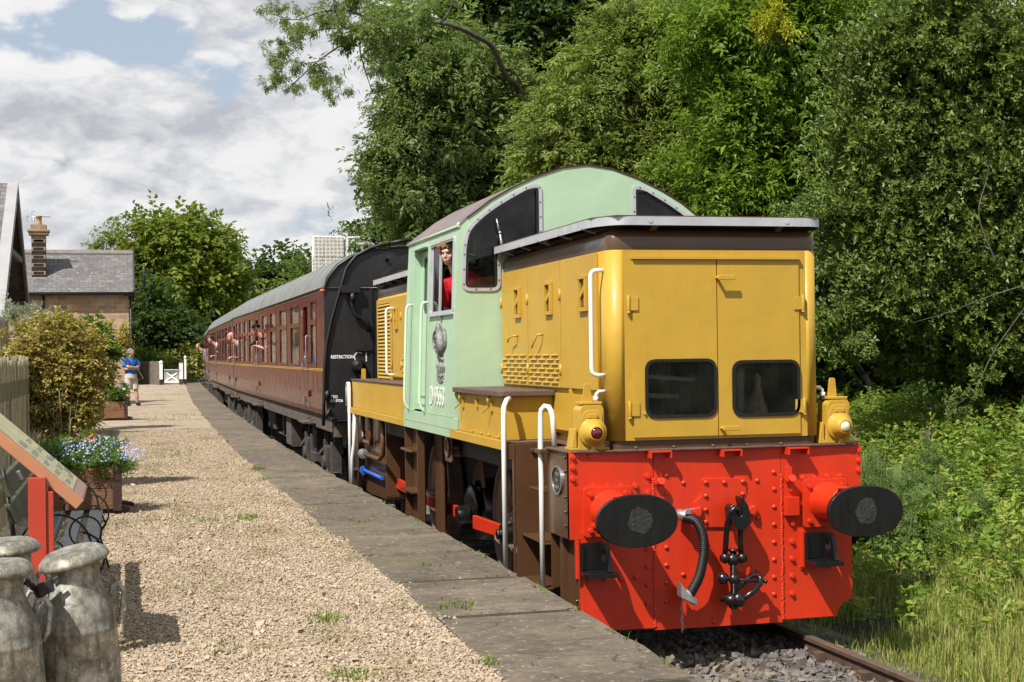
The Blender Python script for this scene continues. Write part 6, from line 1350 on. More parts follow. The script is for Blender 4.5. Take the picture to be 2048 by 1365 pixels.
def churn(loc, rz, label, tilt=(0, 0), s=1.0):
    c = empty('milk_churn', loc, label, 'milk churn', 'old milk churns', rz or 1e-6)
    m = MB(); m.lathe([(.165, 0), (.178, .004), (.178, .03), (.172, .035), (.170, .30), (.158, .44), (.160, .445), (.160, .455), (.156, .46), (.153, .49), (.150, .515), (.112, .60), (.096, .635), (.092, .685), (.095, .70)], (0, 0, 0), Z3, 40, cap=False); b = m.build('churn_body', CHURN, c)
    m = MB(); Rt = Matrix.Rotation(tilt[0], 3, 'X') @ Matrix.Rotation(tilt[1], 3, 'Y'); ax = Rt @ Vector((0, 0, 1))
    m.lathe([(.094, -.03), (.096, .0), (.132, .008), (.137, .016), (.134, .026), (.118, .046), (.098, .058), (.092, .054), (.05, .052), (.004, .055)], (0, 0, .695), ax, 40, cap=False); m.build('churn_lid', CHURN, c)
    for q in (-1, 1):
        m = MB(); m.tube([(q*.128, 0, .555), (q*.145, 0, .60), (q*.172, 0, .605), (q*.188, 0, .575), (q*.178, 0, .48), (q*.16, 0, .45)], .010, 8); m.build('churn_handle', CHURN, c)
    return c
q = at(150, 1128, d=5.82); ch1 = churn((q[0], q[1], PZ), .25, 'old grey milk churn with tilted lid standing nearest the platform edge', (R(2), R(-13)))
q = at(-7, 1140, d=5.5); churn((q[0], q[1], PZ), 0.1, 'old milk churn cut by the picture edge, front of the left pair', (0, R(-3)))
q = at(14, 1098, d=6.15); churn((q[0], q[1], PZ), .6, 'old milk churn with pale lid standing just behind the other two', (0, R(-4)))
m = MB(); pth = [at(u, v, d=dd) for u, v, dd in ((40, 1168, 5.62), (56, 1166, 5.6), (70, 1178, 5.66), (80, 1196, 5.7), (92, 1180, 5.74))]; kk = 0
P = np.array(pth); sg = np.r_[0, np.cumsum(np.linalg.norm(np.diff(P, axis=0), axis=1))]
for t in np.arange(0, sg[-1], .022):
    c = np.array([np.interp(t, sg, P[:, j]) for j in range(3)]); t2 = min(t+.01, sg[-1]); d_ = np.array([np.interp(t2, sg, P[:, j]) for j in range(3)])-c+1e-5; x, y, z = frame_from(d_); x = x if kk % 2 else y; kk += 1
    m.tube([c+z*.019*math.cos(a)+x*.011*math.sin(a) for a in np.linspace(0, 2*math.pi, 12)], .0052, 6, False)
tag(m.build('chain', plain('rusty_chain', (.075, .04, .028), .8, .2, .4, 30, .003)), 'rusty chain linking the milk churns together', 'chain')
q = at(93, 1174, d=5.66); m = MB(); m.hexa([q+np.array(p) for p in ((-.02, -.02, -.035), (.03, -.02, -.015), (.03, .015, -.015), (-.02, .015, -.035))], [q+np.array(p) for p in ((-.035, -.02, .012), (.018, -.02, .032), (.018, .015, .032), (-.035, .015, .012))]); m.tube([q+np.array(p) for p in ((.02, 0, .02), (.04, 0, .035), (.05, 0, .02), (.035, 0, .0))], .006, 6)
tag(m.build('padlock', FASC, None, bevel=.004), 'black padlock on the rusty chain between two churns', 'padlock')
# --- information board on a red post
bd = empty('information_board', (-4.72, -2.80, PZ), 'sloping information board with small print on a red post beside the bench', 'board')
m = MB(); pu0 = at(58, 1000, d=7.3)[0]; pu1 = at(93, 1000, d=7.3)[0]; pu2 = at(107, 1000, d=7.3)[0]; py = -2.86
m.box(pu0, pu1, py, py+.06, PZ, 1.62); m.box(pu1+.008, pu2, py+.01, py+.06, PZ, 1.55); m.box(pu0+.01, pu2-.01, py+.2, py+.24, PZ, 1.62); m.cur = 1; m.box(pu1, pu1+.008, py+.015, py+.05, PZ, 1.6)
m.build('post', [paint('board_red', (.42, .042, .02), .45, .15, .12), plain('aged_timber_edge', (.30, .20, .12), .8)], bd, bevel=.003)
lo = np.array(at(168, 1002, d=7.33)); hi = np.array(at(-60, 806, d=7.33)); dsl = hi-lo; dsl[1] = 0; Ls = np.linalg.norm(dsl); ex = dsl/Ls; ez = np.array([-ex[2], 0, ex[0]]); ez = ez if ez[2] > 0 else -ez; y0b, y1b = lo[1], lo[1]+.84
def bp(s_, y, h): return lo*(1, 0, 1)+ex*s_+np.array([0, y, 0])+ez*h
m = MB(); V8 = [bp(0, y0b, -.055), bp(0, y1b, -.055), bp(Ls, y1b, -.055), bp(Ls, y0b, -.055)]; m.hexa(V8, [bp(0, y0b, 0), bp(0, y1b, 0), bp(Ls, y1b, 0), bp(Ls, y0b, 0)])
m.build('board_frame', paint('terracotta_board', (.44, .19, .095), .45, .2, .05), bd, bevel=.004)
m = MB(); F4 = lambda s0, s1, t0, t1, h0, h1: m.hexa([bp(s0, y0b+.84*t0, h0), bp(s0, y0b+.84*t1, h0), bp(s1, y0b+.84*t1, h0), bp(s1, y0b+.84*t0, h0)], [bp(s0, y0b+.84*t0, h1), bp(s0, y0b+.84*t1, h1), bp(s1, y0b+.84*t1, h1), bp(s1, y0b+.84*t0, h1)])
m.cur = 0; F4(.012, Ls-.012, .03, .97, .0005, .003); m.cur = 1; F4(.075, Ls-.075, .06, .94, .003, .005); m.cur = 2; s0 = .10; r_ = random.Random(4)
for blk in range(5):
    for t0 in (.12, .55):
        for ln in range(r_.choice((4, 5, 6))):
            s1 = s0+.008*ln; F4(s1, s1+.0035, t0, t0+r_.uniform(.22, .34), .005, .0056)
    s0 += .07
m.cur = 3; F4(.13, .165, .72, .92, .005, .0058); F4(.235, .26, .7, .9, .005, .0058)
m.build('printed_panel', [plain('panel_border', (.36, .22, .18), .6), plain('panel_cream', (.44, .41, .23), .6), plain('panel_print', (.16, .15, .11), .5), plain('panel_photo', (.20, .18, .15), .4)], bd)
# --- garden bench with wrought ends
bn = empty('garden_bench', (-4.72, -.7, PZ), 'dark slatted garden bench with scrolled iron arms against the paling fence', 'bench')
SLATW = plain('dark_bench_slat', (.035, .037, .036), .6, 0, .4, 7, .003); IRON = plain('wrought_iron', (.012, .012, .013), .5, .3)
x0, x1 = -4.80, -4.46; yb0, yb1 = -1.95, .55; zs = 1.12
for i, (a_, b_) in enumerate(((x0+.0, x0+.085), (x0+.125, x0+.21), (x0+.25, x1))): m = MB(); m.box(a_, b_, yb0, yb1, zs-.03, zs); m.build('seat_slat', SLATW, bn, bevel=.004)
mossy = plain('mossy_bench_slat', (.055, .06, .03), .75, 0, .5, 5, .004)
for i, z in enumerate((1.30, 1.45)): m = MB(); m.hexa([(x0-.10-.03*i, yb0, z), (x0-.07-.03*i, yb0, z), (x0-.07-.03*i, yb1, z), (x0-.10-.03*i, yb1, z)], [(x0-.14-.03*i, yb0, z+.11), (x0-.11-.03*i, yb0, z+.11), (x0-.11-.03*i, yb1, z+.11), (x0-.14-.03*i, yb1, z+.11)]); sl_b = m.build('back_slat', mossy, bn, bevel=.004)
m = MB(); m.hexa([(x0-.112, -1.2, 1.48), (x0-.095, -1.2, 1.48), (x0-.095, -1.05, 1.48), (x0-.112, -1.05, 1.48)], [(x0-.132, -1.2, 1.53), (x0-.115, -1.2, 1.53), (x0-.115, -1.05, 1.53), (x0-.132, -1.05, 1.53)]); m.build('bench_plaque', STEEL, sl_b)
for y in (yb0+.06, yb1-.06):
    m = MB(); ci = lambda cx, cz_, r0, r1, a0, a1, n: [(cx+(r0+(r1-r0)*t)*math.cos(R(a0+(a1-a0)*t)), y, cz_+(r0+(r1-r0)*t)*math.sin(R(a0+(a1-a0)*t))) for t in np.linspace(0, 1, n)]
    m.tube(ci(x0+.12, zs+.03, .19, .19, 180, 0, 14)+[(x1+.02, y, zs-.1), (x1-.02, y, zs-.16)], .0065, 7); m.tube(ci(x1-.06, zs+.12, .085, .085, 0, 360, 20), .0055, 7, False); m.tube(ci(x1-.1, zs-.02, .14, .14, 80, -60, 10)+[(x1+.04, y, PZ)], .0065, 7)
    m.tube(ci(x0+.12, zs+.03, .04, .045, 0, 330, 14), .006, 6); m.tube([(x0-.15, y, 1.60), (x0-.08, y, zs), (x0-.12, y, .95), (x0-.2, y, PZ)], .014, 7); m.tube([(x0-.08, y, zs-.03), (x1+.0, y, zs-.03)], .012, 6); m.tube([(x0-.2, y, .85), (x1+.02, y, .85)], .010, 6)
    m.build('bench_end', IRON, bn)
# --- wooden planters
PLW = []
for i in range(3):
    k = NT('planter_board'); co = k.coord('Object'); a_ = k.noise(k.scaled(co, (3, 3, 30)), 1.6+.3*i, 5, .65, .6); b_ = k.n('ShaderNodeTexVoronoi', {'Vector': k.scaled(co, (3.3, 3.3, 6)), 'Scale': 1.7}).outputs['Distance']
    c = k.mix(k.ramp(a_, [(.35, 0), (.65, 1)]), (.10+.02*i, .05, .022), (.20+.03*i, .105, .048)); c = k.mix(k.ramp(b_, [(.10, 1), (.18, 0)]), c, (.035, .018, .01)); k.bsdf(color=c, rough=.7, nrm=k.bump(a_, .4, .004)); PLW.append(k.m)
DKW = plain('dark_planter_corner', (.045, .018, .012), .6, 0, .3, 6, .003)
def planter(xl, xr, yf, dpt, h, label):
    p = empty('planter', ((xl+xr)/2, yf+dpt/2, PZ), label, 'planter', 'wooden planters'); r_ = random.Random(int(abs(yf)*10))
    for i in range(2):
        z0, z1 = PZ+.05+i*(h-.06)/2, PZ+.05+(i+1)*(h-.06)/2-.006
        for (a_, b_, c_, d_) in ((xl+.03, xr-.03, yf+.012, yf+.035), (xl+.03, xr-.03, yf+dpt-.035, yf+dpt-.012), (xl+.012, xl+.035, yf+.03, yf+dpt-.03), (xr-.035, xr-.012, yf+.03, yf+dpt-.03)): m = MB(); m.box(a_, b_, c_, d_, z0, z1); m.build('side_board', PLW[r_.randrange(3)], p, bevel=.004)
    for cx_ in (xl, xr-.085):
        for cy_ in (yf, yf+dpt-.085): m = MB(); m.box(cx_, cx_+.085, cy_, cy_+.085, PZ+.03, PZ+h); m.build('corner_post', DKW, p, bevel=.004)
    for y in (yf+.06, yf+dpt-.16): m = MB(); m.prism(round_poly([(xl-.02, PZ), (xr+.12, PZ), (xr+.12, PZ+.045), (xr+.04, PZ+.07), (xl-.02, PZ+.07)], .01, 2), (0, y, 0), X3, Z3, -.09, 0); m.build('planter_foot', DKW, p)
    m = MB(); m.box(xl+.036, xr-.036, yf+.036, yf+dpt-.036, PZ+.1, PZ+h-.06); m.build('soil', plain('potting_soil', (.03, .022, .015), 1, 0, .4, 20, .01), p); return p
PL1 = (-5.05, -4.335, 4.33, .72, .46); planter(*PL1, 'large wooden planter overflowing with small blue flowers near the bench')
q0 = at(200, 842, Z=PZ); q1 = at(256, 842, Z=PZ); PL2 = (q0[0], q1[0], q0[1], .66, .46); planter(*PL2, 'small wooden planter of white and violet pansies beside the standing man')
# ================================================================ vegetation
def leafmat(name, cols, trans=.35, rough=.5, spec=.35, tone=None):
    k = NT(name); co = k.coord('Object'); a = k.n('ShaderNodeAttribute', attribute_name='rnd').outputs['Fac']
    c = k.ramp(a, [(i/(len(cols)-1), q) for i, q in enumerate(cols)])
    if tone: c = k.mix(k.math('MULTIPLY', k.ramp(k.noise(co, .55, 4, .6), [(.42, 0), (.66, 1)]), .75), c, tone)
    b = k.n('ShaderNodeBsdfPrincipled', {'Base Color': c, 'Roughness': rough, 'Specular IOR Level': spec})
    t = k.n('ShaderNodeBsdfTranslucent', {'Color': k.mix(.5, c, (.30, .42, .05), 'MIX')})
    mx = k.n('ShaderNodeMixShader', {0: trans, 1: b.outputs[0], 2: t.outputs[0]}); k.t.links.new(mx.outputs[0], k.out.inputs[0]); return k.m
BARK = plain('bark', (.085, .068, .05), .9, 0, .4, 6, .01); TWIG = plain('green_brown_twig', (.13, .105, .05), .85, 0, .35, 8, .003)
def leaf4(base, d, L, w, up, fold=.25):
    base, d, up = np.array(base, float), np.array(d, float), np.array(up, float); d /= np.linalg.norm(d); s = np.cross(d, up); s /= np.linalg.norm(s); n = np.cross(s, d)
    return [base, base+d*L*.45-s*w/2+n*w*fold, base+d*L-n*L*.12, base+d*L*.45+s*w/2+n*w*fold]
def tmpl(kind, seed=3):
    r = np.random.default_rng(seed); out = []
    if kind == 'ash':
        for t in (.2, .42, .63, .84):
            for q in (-1, 1): out += leaf4((0, t, -.16*t*t), (q*.95, .55, -.25), .46, .17, (0, 0, 1))
        out += leaf4((0, .98, -.17), (0, 1, -.45), .5, .18, (0, 0, 1))
    elif kind == 'broad':
        for i in range(8):
            t = .1+.12*i; q = -1 if i % 2 else 1; out += leaf4((0, t, r.normal(0, .04)), (q*.8, .55+r.normal(0, .2), r.normal(-.1, .35)), .44, .27, (r.normal(0, .3), r.normal(0, .3), 1))
        out += leaf4((0, 1.0, 0), (0, 1, -.2), .45, .27, (0, 0, 1))
    elif kind == 'holly':
        for i in range(9):
            a = i*2.4; t = .08*i; out += leaf4((0, t, 0), (math.cos(a)*.75, .65, math.sin(a)*.75), .42, .22, (-math.cos(a), .9, -math.sin(a)+.4), .4)
    elif kind == 'narrow':
        for i in range(12):
            a = i*2.4; t = .08*i; out += leaf4((0, t, 0), (math.cos(a), .55, math.sin(a)), .5*(1-.04*i), .10, (-math.cos(a)*.5, 1, -math.sin(a)*.5), .2)
    elif kind == 'fern':
        for i in range(15):
            t = .08+.06*i; L = .30*math.sin(min(1, t*1.6+.25)*math.pi*.5)*(1.15-t)
            for q in (-1, 1): out += leaf4((0, t, -.5*t*t), (q, .35, -.25), L+.03, .075, (0, 0, 1), .1)
    elif kind == 'fine':
        for i in range(14):
            a = r.uniform(0, 6.28); t = r.uniform(0, 1); out += leaf4((r.normal(0, .06), t, r.normal(0, .06)), (math.cos(a), .5, math.sin(a)), .26, .12, (0, 0.3, 1))
    return np.array(out)
TM = {q: tmpl(q) for q in ('ash', 'broad', 'holly', 'narrow', 'fine', 'fern')}
NL = {q: len(TM[q])//4 for q in TM}
def nrm(a): return a/(np.linalg.norm(a, axis=-1, keepdims=True)+1e-9)
def sprays(P, D, size, kind, jit=.10):
    """one spray of leaves at every point P, pointing along D"""
    n = len(P); D = nrm(D); up = np.array([0, 0, 1.0])+RNG.normal(0, .35, (n, 3)); X = nrm(np.cross(D, up)); Z = np.cross(X, D)
    T_ = TM[kind]; k = len(T_)
    loc = T_[None]*np.ones((n, 1, 1)); off = RNG.normal(0, jit, (n, k//4, 1, 3)); loc = (loc.reshape(n, k//4, 4, 3)+off).reshape(n, k, 3)*size[:, None, None]
    V = P[:, None]+X[:, None]*loc[..., :1]+D[:, None]*loc[..., 1:2]+Z[:, None]*loc[..., 2:]
    rn = np.clip(np.repeat(RNG.random(n)[:, None]*.62, k//4, 1)+RNG.random((n, k//4))*.38, 0, 1)
    return V.reshape(-1, 3), np.repeat(rn.reshape(-1), 4)
def foliage(name, blobs, mat, parent, leaf, kind='broad', dens=1.0, sub=.32, droop=.25, loose=.12, off=None, inner=True):
    """blobs: (centre, radii). Leafy branchlets over lumpy clump surfaces, bigger leaves filling the inside"""
    Vs = []; Rs = []
    leaf = leaf*1.28; size0 = leaf/.44
    for c, r in blobs:
        c = np.array(c); r = np.array(r); pw = 1.6; area = 4*math.pi*(((r[0]*r[1])**pw+(r[0]*r[2])**pw+(r[1]*r[2])**pw)/3)**(1/pw)
        spa = NL[kind]*leaf*leaf*.5*.5*.62
        nsp = max(10, int(dens*1.9*area/spa)); per = 20; ns = max(3, nsp//per)
        dv = nrm(RNG.normal(size=(ns, 3))); rad = RNG.uniform(.45, 1.12, (ns, 1))**.7; rad *= 1+.22*np.sin(dv[:, :1]*5.1+c[0]*3)*np.cos(dv[:, 2:]*4.3+c[1]*2)
        sc = c+dv*r*rad; o = nrm(dv/r)
        ssz = sub*1.25*RNG.uniform(.5, 1.35, (ns, 1, 1))*min(1.0, r.mean()/.9+.25)
        P = sc[:, None]+RNG.normal(0, .55, (ns, per, 3))*ssz*np.array([1, 1, .7]); D = o[:, None]*.7+RNG.normal(0, .55, (ns, per, 3))+np.array([0, 0, -droop])
        keep = RNG.random((ns, 1)) > loose; keep = np.repeat(keep, per, 1).ravel()
        P = P.reshape(-1, 3)[keep]; D = D.reshape(-1, 3)[keep]
        v, q = sprays(P, D, min(size0, r.mean()*.8)*RNG.uniform(.7, 1.25, len(P)), kind); Vs.append(v); Rs.append(q)
        if inner:
            ni = max(4, int(nsp*.10)); dv = nrm(RNG.normal(size=(ni, 3))); P = c+dv*r*RNG.uniform(.1, .72, (ni, 1)); v, q = sprays(P, dv+RNG.normal(0, .5, (ni, 3)), min(size0*2.0, r.mean()*.7)*np.ones(ni), kind); Vs.append(v); Rs.append(q)
    V = np.concatenate(Vs); Rr = np.concatenate(Rs); Q = np.arange(len(V)).reshape(-1, 4)
    return mesh_np(name, V, Q, mat, parent, {'rnd': Rr}, off=off)
def limb(m, a, b, r0, r1, wob=.12, n=6, sag=0.0):
    a, b = np.array(a, float), np.array(b, float); L = np.linalg.norm(b-a); pts = []
    for t in np.linspace(0, 1, n): p = a+(b-a)*t+RNG.normal(0, wob*L*.12, 3)*(0 < t < 1); p[2] += sag*L*4*t*(1-t); pts.append(p)
    m.tube(pts, list(np.linspace(r0, r1, n)), 7); return pts
def smooth_path(P, n=6):
    P = [np.array(p, float) for p in P]; out = []
    for i in range(len(P)-1):
        a, b, c, d = P[max(i-1, 0)], P[i], P[i+1], P[min(i+2, len(P)-1)]
        for t in np.linspace(0, 1, n, endpoint=False): out.append(.5*(2*b+(c-a)*t+(2*a-5*b+4*c-d)*t*t+(3*b-a-3*c+d)*t**3))
    out.append(P[-1]); return out
def blobpx(L, d, thick=1.0):
    out = []
    for q in L:
        u, v, ru, rv = q[:4]; dd = q[4] if len(q) > 4 else d; s = dd/FPX; out.append((at(u, v, d=dd), (ru*s, (ru+rv)/2*s*thick, rv*s)))
    return out
def tree(name, base, blobs, mat, leaf, label, cat='tree', group=None, kind='broad', dens=1.0, trunk=.16, parts=('crown', 'trunk'), sub=.32, droop=.25, loose=.12, nolimb=0, fork=.45, extra=None, bark=None):
    bx, by = base; bz = ground_z(bx, by)-.1 if len(base) == 2 else base
    t = empty(name, (bx, by, bz), label, cat, group)
    foliage(parts[0], blobs, mat, t, leaf, kind, dens, sub, droop, loose, off=(bx, by, bz)).location = (0, 0, 0)
    m = MB(); cen = np.mean([c for c, r in blobs], axis=0); b0 = np.array([bx, by, bz]); top = b0+(cen-b0)*np.array([fork, fork, fork]); top[2] = b0[2]+(cen[2]-b0[2])*max(fork, .35)
    limb(m, b0, top, trunk, trunk*.72, .15)
    for c, r in (blobs if not nolimb else blobs[:nolimb]):
        pts = limb(m, top, c, trunk*.42, trunk*.10, .35, 7, .03)
        for _ in range(4): limb(m, c+RNG.normal(0, .2, 3)*r, c+nrm(RNG.normal(size=3))*r*.92, trunk*.10+.006, .005, .3, 5)
    if extra: extra(m, top)
    m.build(parts[1], bark or BARK, t); return t
# ---- leaf colours
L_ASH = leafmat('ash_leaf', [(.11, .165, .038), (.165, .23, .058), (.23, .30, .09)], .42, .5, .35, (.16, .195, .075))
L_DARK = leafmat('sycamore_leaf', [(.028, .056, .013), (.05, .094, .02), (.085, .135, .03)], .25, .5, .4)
L_ROWAN = leafmat('rowan_leaf', [(.15, .205, .03), (.215, .285, .052), (.32, .37, .09)], .42, .55, .3, (.25, .28, .09))
L_BRIGHT = leafmat('sapling_leaf', [(.10, .18, .016), (.155, .25, .022), (.235, .33, .036)], .42, .5, .32)
L_HOLLY = leafmat('glossy_evergreen_leaf', [(.075, .118, .020), (.12, .18, .028), (.19, .24, .045)], .22, .48, .4, (.13, .175, .04))
L_THORN = leafmat('hawthorn_leaf', [(.07, .12, .022), (.11, .165, .03), (.15, .19, .045)], .35, .5, .3)
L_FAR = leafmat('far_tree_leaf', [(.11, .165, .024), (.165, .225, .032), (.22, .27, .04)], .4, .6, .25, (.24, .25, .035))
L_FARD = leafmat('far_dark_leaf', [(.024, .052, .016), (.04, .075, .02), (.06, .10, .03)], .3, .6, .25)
L_GOLD = leafmat('golden_shrub_leaf', [(.30, .27, .05), (.46, .38, .08), (.34, .20, .08), (.38, .38, .10)], .36, .5, .35, (.24, .26, .05))
L_SILVER = leafmat('silver_shrub_leaf', [(.22, .27, .19), (.33, .38, .28), (.42, .46, .36)], .3, .65, .2)
L_HEDGE = leafmat('hedge_leaf', [(.045, .10, .012), (.09, .18, .02), (.15, .26, .03)], .4, .5, .3)
L_YEL = leafmat('yellow_shrub_leaf', [(.42, .33, .05), (.55, .42, .07), (.40, .36, .09)], .35, .55, .3)
L_PALE = leafmat('pale_hedge_leaf', [(.22, .27, .045), (.38, .37, .09), (.30, .33, .06), (.48, .40, .17)], .35, .6, .25)
WOODS = 'trees along the right of the track'
def gx(u, v, d): q = at(u, v, d=d); return (q[0], q[1])
# ---- the wood to the right of the line
B = [(810,60,80,60),(860,150,85,75),(930,130,100,90),(825,255,60,60),(880,270,110,85),(970,220,100,95),(825,335,45,45),(880,370,110,65),(985,340,120,80),(1050,270,90,90),(795,210,35,40),(785,290,24,30),(790,405,50,40),(870,440,90,50),(790,300,60,40),(815,200,60,50),(835,410,70,40),(790,345,30,30),(775,240,20,24),(735,300,14,12),(745,215,12,14),(740,365,16,14)]
B2 = [(575,95,48,30),(555,150,34,28),(640,125,60,42),(610,45,75,36),(700,60,80,48),(550,28,32,28),(590,175,26,20),(660,170,40,24),(740,95,60,45),(690,15,80,35),(800,30,80,40),(860,80,60,40),(530,95,18,16),(570,70,40,24),(750,150,22,24)]
def ashlimb(m, top):
    pts = [at(u, v, d=dd) for u, v, dd in ((1040,200,35.5),(1010,150,34.5),(985,95,34),(950,72,33.5),(900,50,33),(850,43,33),(800,42,32.5),(750,38,32),(700,22,32),(640,-20,32))]
    sp_ = smooth_path([top, top+(pts[0]-top)*.5]+pts); m.tube(sp_, list(np.linspace(.085, .015, len(sp_))), 9)
    for L in (((760,40),(700,55),(640,60),(590,80),(560,95)), ((720,30),(690,20),(640,25),(590,40),(545,28)), ((740,45),(690,85),(640,120),(590,165),(575,180)), ((880,48),(900,20),(910,-20)), ((740,40),(720,90),(730,140),(745,185))): sp_ = smooth_path([at(u, v, d=32) for u, v in L]); m.tube(sp_, list(np.linspace(.028, .006, len(sp_))), 6)
ash = tree('ash_tree', gx(1060, 600, 36), blobpx(B, 36), L_ASH, .10, 'tall ash tree reaching one long bare limb over the coaches', 'tree', WOODS, 'ash', .85, .12, sub=.34, droop=.5, loose=.42, extra=ashlimb, nolimb=9)
rr_ = random.Random(8); B3 = []
for (u, v, ru, rv) in B2:
    for _ in range(4): B3.append((u+rr_.uniform(-.75, .75)*ru, v+rr_.uniform(-.8, .8)*rv, ru*rr_.uniform(.28, .5), rv*rr_.uniform(.28, .45), 32+rr_.uniform(-1.2, 1.2)))
foliage('crown', blobpx(B3, 32), L_ASH, ash, .085, 'ash', .85, .22, .7, .25, off=tuple(ash.location), inner=False).location = (0, 0, 0)
tree('sycamore_tree', gx(1120, 600, 44), blobpx([(1020,50,130,90),(1130,140,120,110),(960,10,90,50),(1240,60,130,100),(1190,-20,160,60),(1080,210,70,60)], 43), L_DARK, .15, 'tall dark sycamore crown between the ash and the pale rowan', 'tree', WOODS, 'broad', 1.2, .3, sub=.6)
tree('rowan_tree', gx(1230, 600, 29), blobpx([(1180,230,110,85),(1290,150,115,95),(1400,190,110,105),(1230,340,120,85),(1360,330,130,90),(1110,330,80,70),(1300,70,90,50),(1180,130,60,50),(1100,420,90,50)], 29), L_ROWAN, .085, 'pale green rowan tree with feathery leaves above the locomotive cab', 'tree', WOODS, 'ash', 1.0, .16, sub=.36, droop=.1)
tree('sapling_tree', gx(1560, 700, 26), blobpx([(1460,60,110,80),(1560,70,110,85),(1670,40,120,80),(1530,190,110,90),(1640,190,110,95),(1480,290,100,90),(1590,310,115,90),(1690,140,80,80),(1440,390,110,70),(1560,420,120,70),(1650,370,80,70)], 26), L_BRIGHT, .09, 'bright green ash saplings between the rowan and the glossy evergreen', 'tree', WOODS, 'ash', 1.0, .12, sub=.36, droop=.1)
foliage('yellowing_spray', blobpx([(1545,62,26,34),(1530,45,12,30),(1555,10,22,20)], 24.6), leafmat('yellow_leaf', [(.35, .36, .02), (.5, .46, .03)], .4), None, .075, 'ash', .5, .14, 0, 0, inner=False)
tag(bpy.data.objects['yellowing_spray'], 'spray of yellow leaves standing out near the top of the saplings', 'branch')
hb = [(1790,110,110,105),(1900,60,120,100),(2010,140,120,120),(1750,290,95,95),(1860,250,110,110),(1970,320,120,110),(2070,300,90,140),(1720,440,80,75),(1830,420,110,95),(1940,490,120,100),(2050,560,110,110),(1715,560,60,70),(1790,575,90,70),(1880,610,100,55),(1990,680,70,60),(1680,640,36,50),(2060,700,60,50),(1760,660,80,50,21),(1850,690,90,50,21),(1950,720,90,50,21.5),(2050,760,80,60,21.5),(1700,690,50,40,21),(2170,250,110,140),(2180,480,120,140),(2180,700,120,110),(2290,380,110,150),(2290,620,110,130)]
def stray(m, top):
    for L in (((2080,560),(1980,590),(1890,625),(1830,640)), ((1990,520),(1960,430),(1975,330),(1940,250)), ((2050,600),(1990,700),(1950,780),(1905,812))): sp_ = smooth_path([at(u+RNG.normal(0, 3), v+RNG.normal(0, 5), d=18.6+RNG.normal(0, .15)) for u, v in L]); m.tube(sp_, list(np.linspace(.011, .004, len(sp_))), 6)
tree('evergreen_tree', gx(1900, 700, 21), blobpx(hb, 20), L_HOLLY, .062, 'glossy dark evergreen overhanging the verge at the right edge', 'tree', WOODS, 'holly', .95, .09, sub=.30, droop=.15, extra=stray, loose=.12)
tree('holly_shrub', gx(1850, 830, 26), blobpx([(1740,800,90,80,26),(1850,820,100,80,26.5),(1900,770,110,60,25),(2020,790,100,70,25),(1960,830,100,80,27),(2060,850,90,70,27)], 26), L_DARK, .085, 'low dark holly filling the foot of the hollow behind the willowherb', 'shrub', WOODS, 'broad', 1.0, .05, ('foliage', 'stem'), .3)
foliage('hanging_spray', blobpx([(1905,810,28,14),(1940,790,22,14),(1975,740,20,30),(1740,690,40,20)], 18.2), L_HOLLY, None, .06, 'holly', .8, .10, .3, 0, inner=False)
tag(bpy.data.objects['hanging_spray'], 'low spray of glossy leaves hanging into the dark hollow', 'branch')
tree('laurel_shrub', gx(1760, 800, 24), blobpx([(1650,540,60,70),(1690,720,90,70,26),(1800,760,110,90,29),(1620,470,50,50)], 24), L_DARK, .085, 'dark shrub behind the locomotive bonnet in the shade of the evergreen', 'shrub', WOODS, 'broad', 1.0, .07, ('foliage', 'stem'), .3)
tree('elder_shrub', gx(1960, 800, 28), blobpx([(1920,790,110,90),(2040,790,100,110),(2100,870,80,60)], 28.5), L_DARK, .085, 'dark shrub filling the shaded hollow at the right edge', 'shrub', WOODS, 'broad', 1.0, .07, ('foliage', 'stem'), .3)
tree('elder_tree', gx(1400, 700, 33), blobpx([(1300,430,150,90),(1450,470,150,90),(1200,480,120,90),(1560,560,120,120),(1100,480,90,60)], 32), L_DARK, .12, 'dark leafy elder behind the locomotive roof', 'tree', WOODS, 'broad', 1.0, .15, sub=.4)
tree('hawthorn_tree', gx(800, 650, 46), blobpx([(800,450,28,34,62),(830,430,55,50),(735,464,22,10,66),(860,395,60,60),(700,460,14,8,66),(860,470,50,40)], 45), L_THORN, .13, 'small hawthorn showing above the black end of the coach', 'tree', WOODS, 'broad', .8, .12, sub=.45, loose=.15)
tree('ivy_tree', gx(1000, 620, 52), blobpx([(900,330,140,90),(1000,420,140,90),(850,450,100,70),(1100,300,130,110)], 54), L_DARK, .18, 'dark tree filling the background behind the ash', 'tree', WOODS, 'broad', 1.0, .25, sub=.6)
# woodland closing the view to the right
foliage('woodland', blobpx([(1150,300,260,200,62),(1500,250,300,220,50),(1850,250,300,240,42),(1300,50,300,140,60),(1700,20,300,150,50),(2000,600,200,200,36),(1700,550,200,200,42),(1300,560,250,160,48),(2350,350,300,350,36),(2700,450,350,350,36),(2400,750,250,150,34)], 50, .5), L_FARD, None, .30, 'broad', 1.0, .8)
tag(bpy.data.objects['woodland'], kind='stuff')
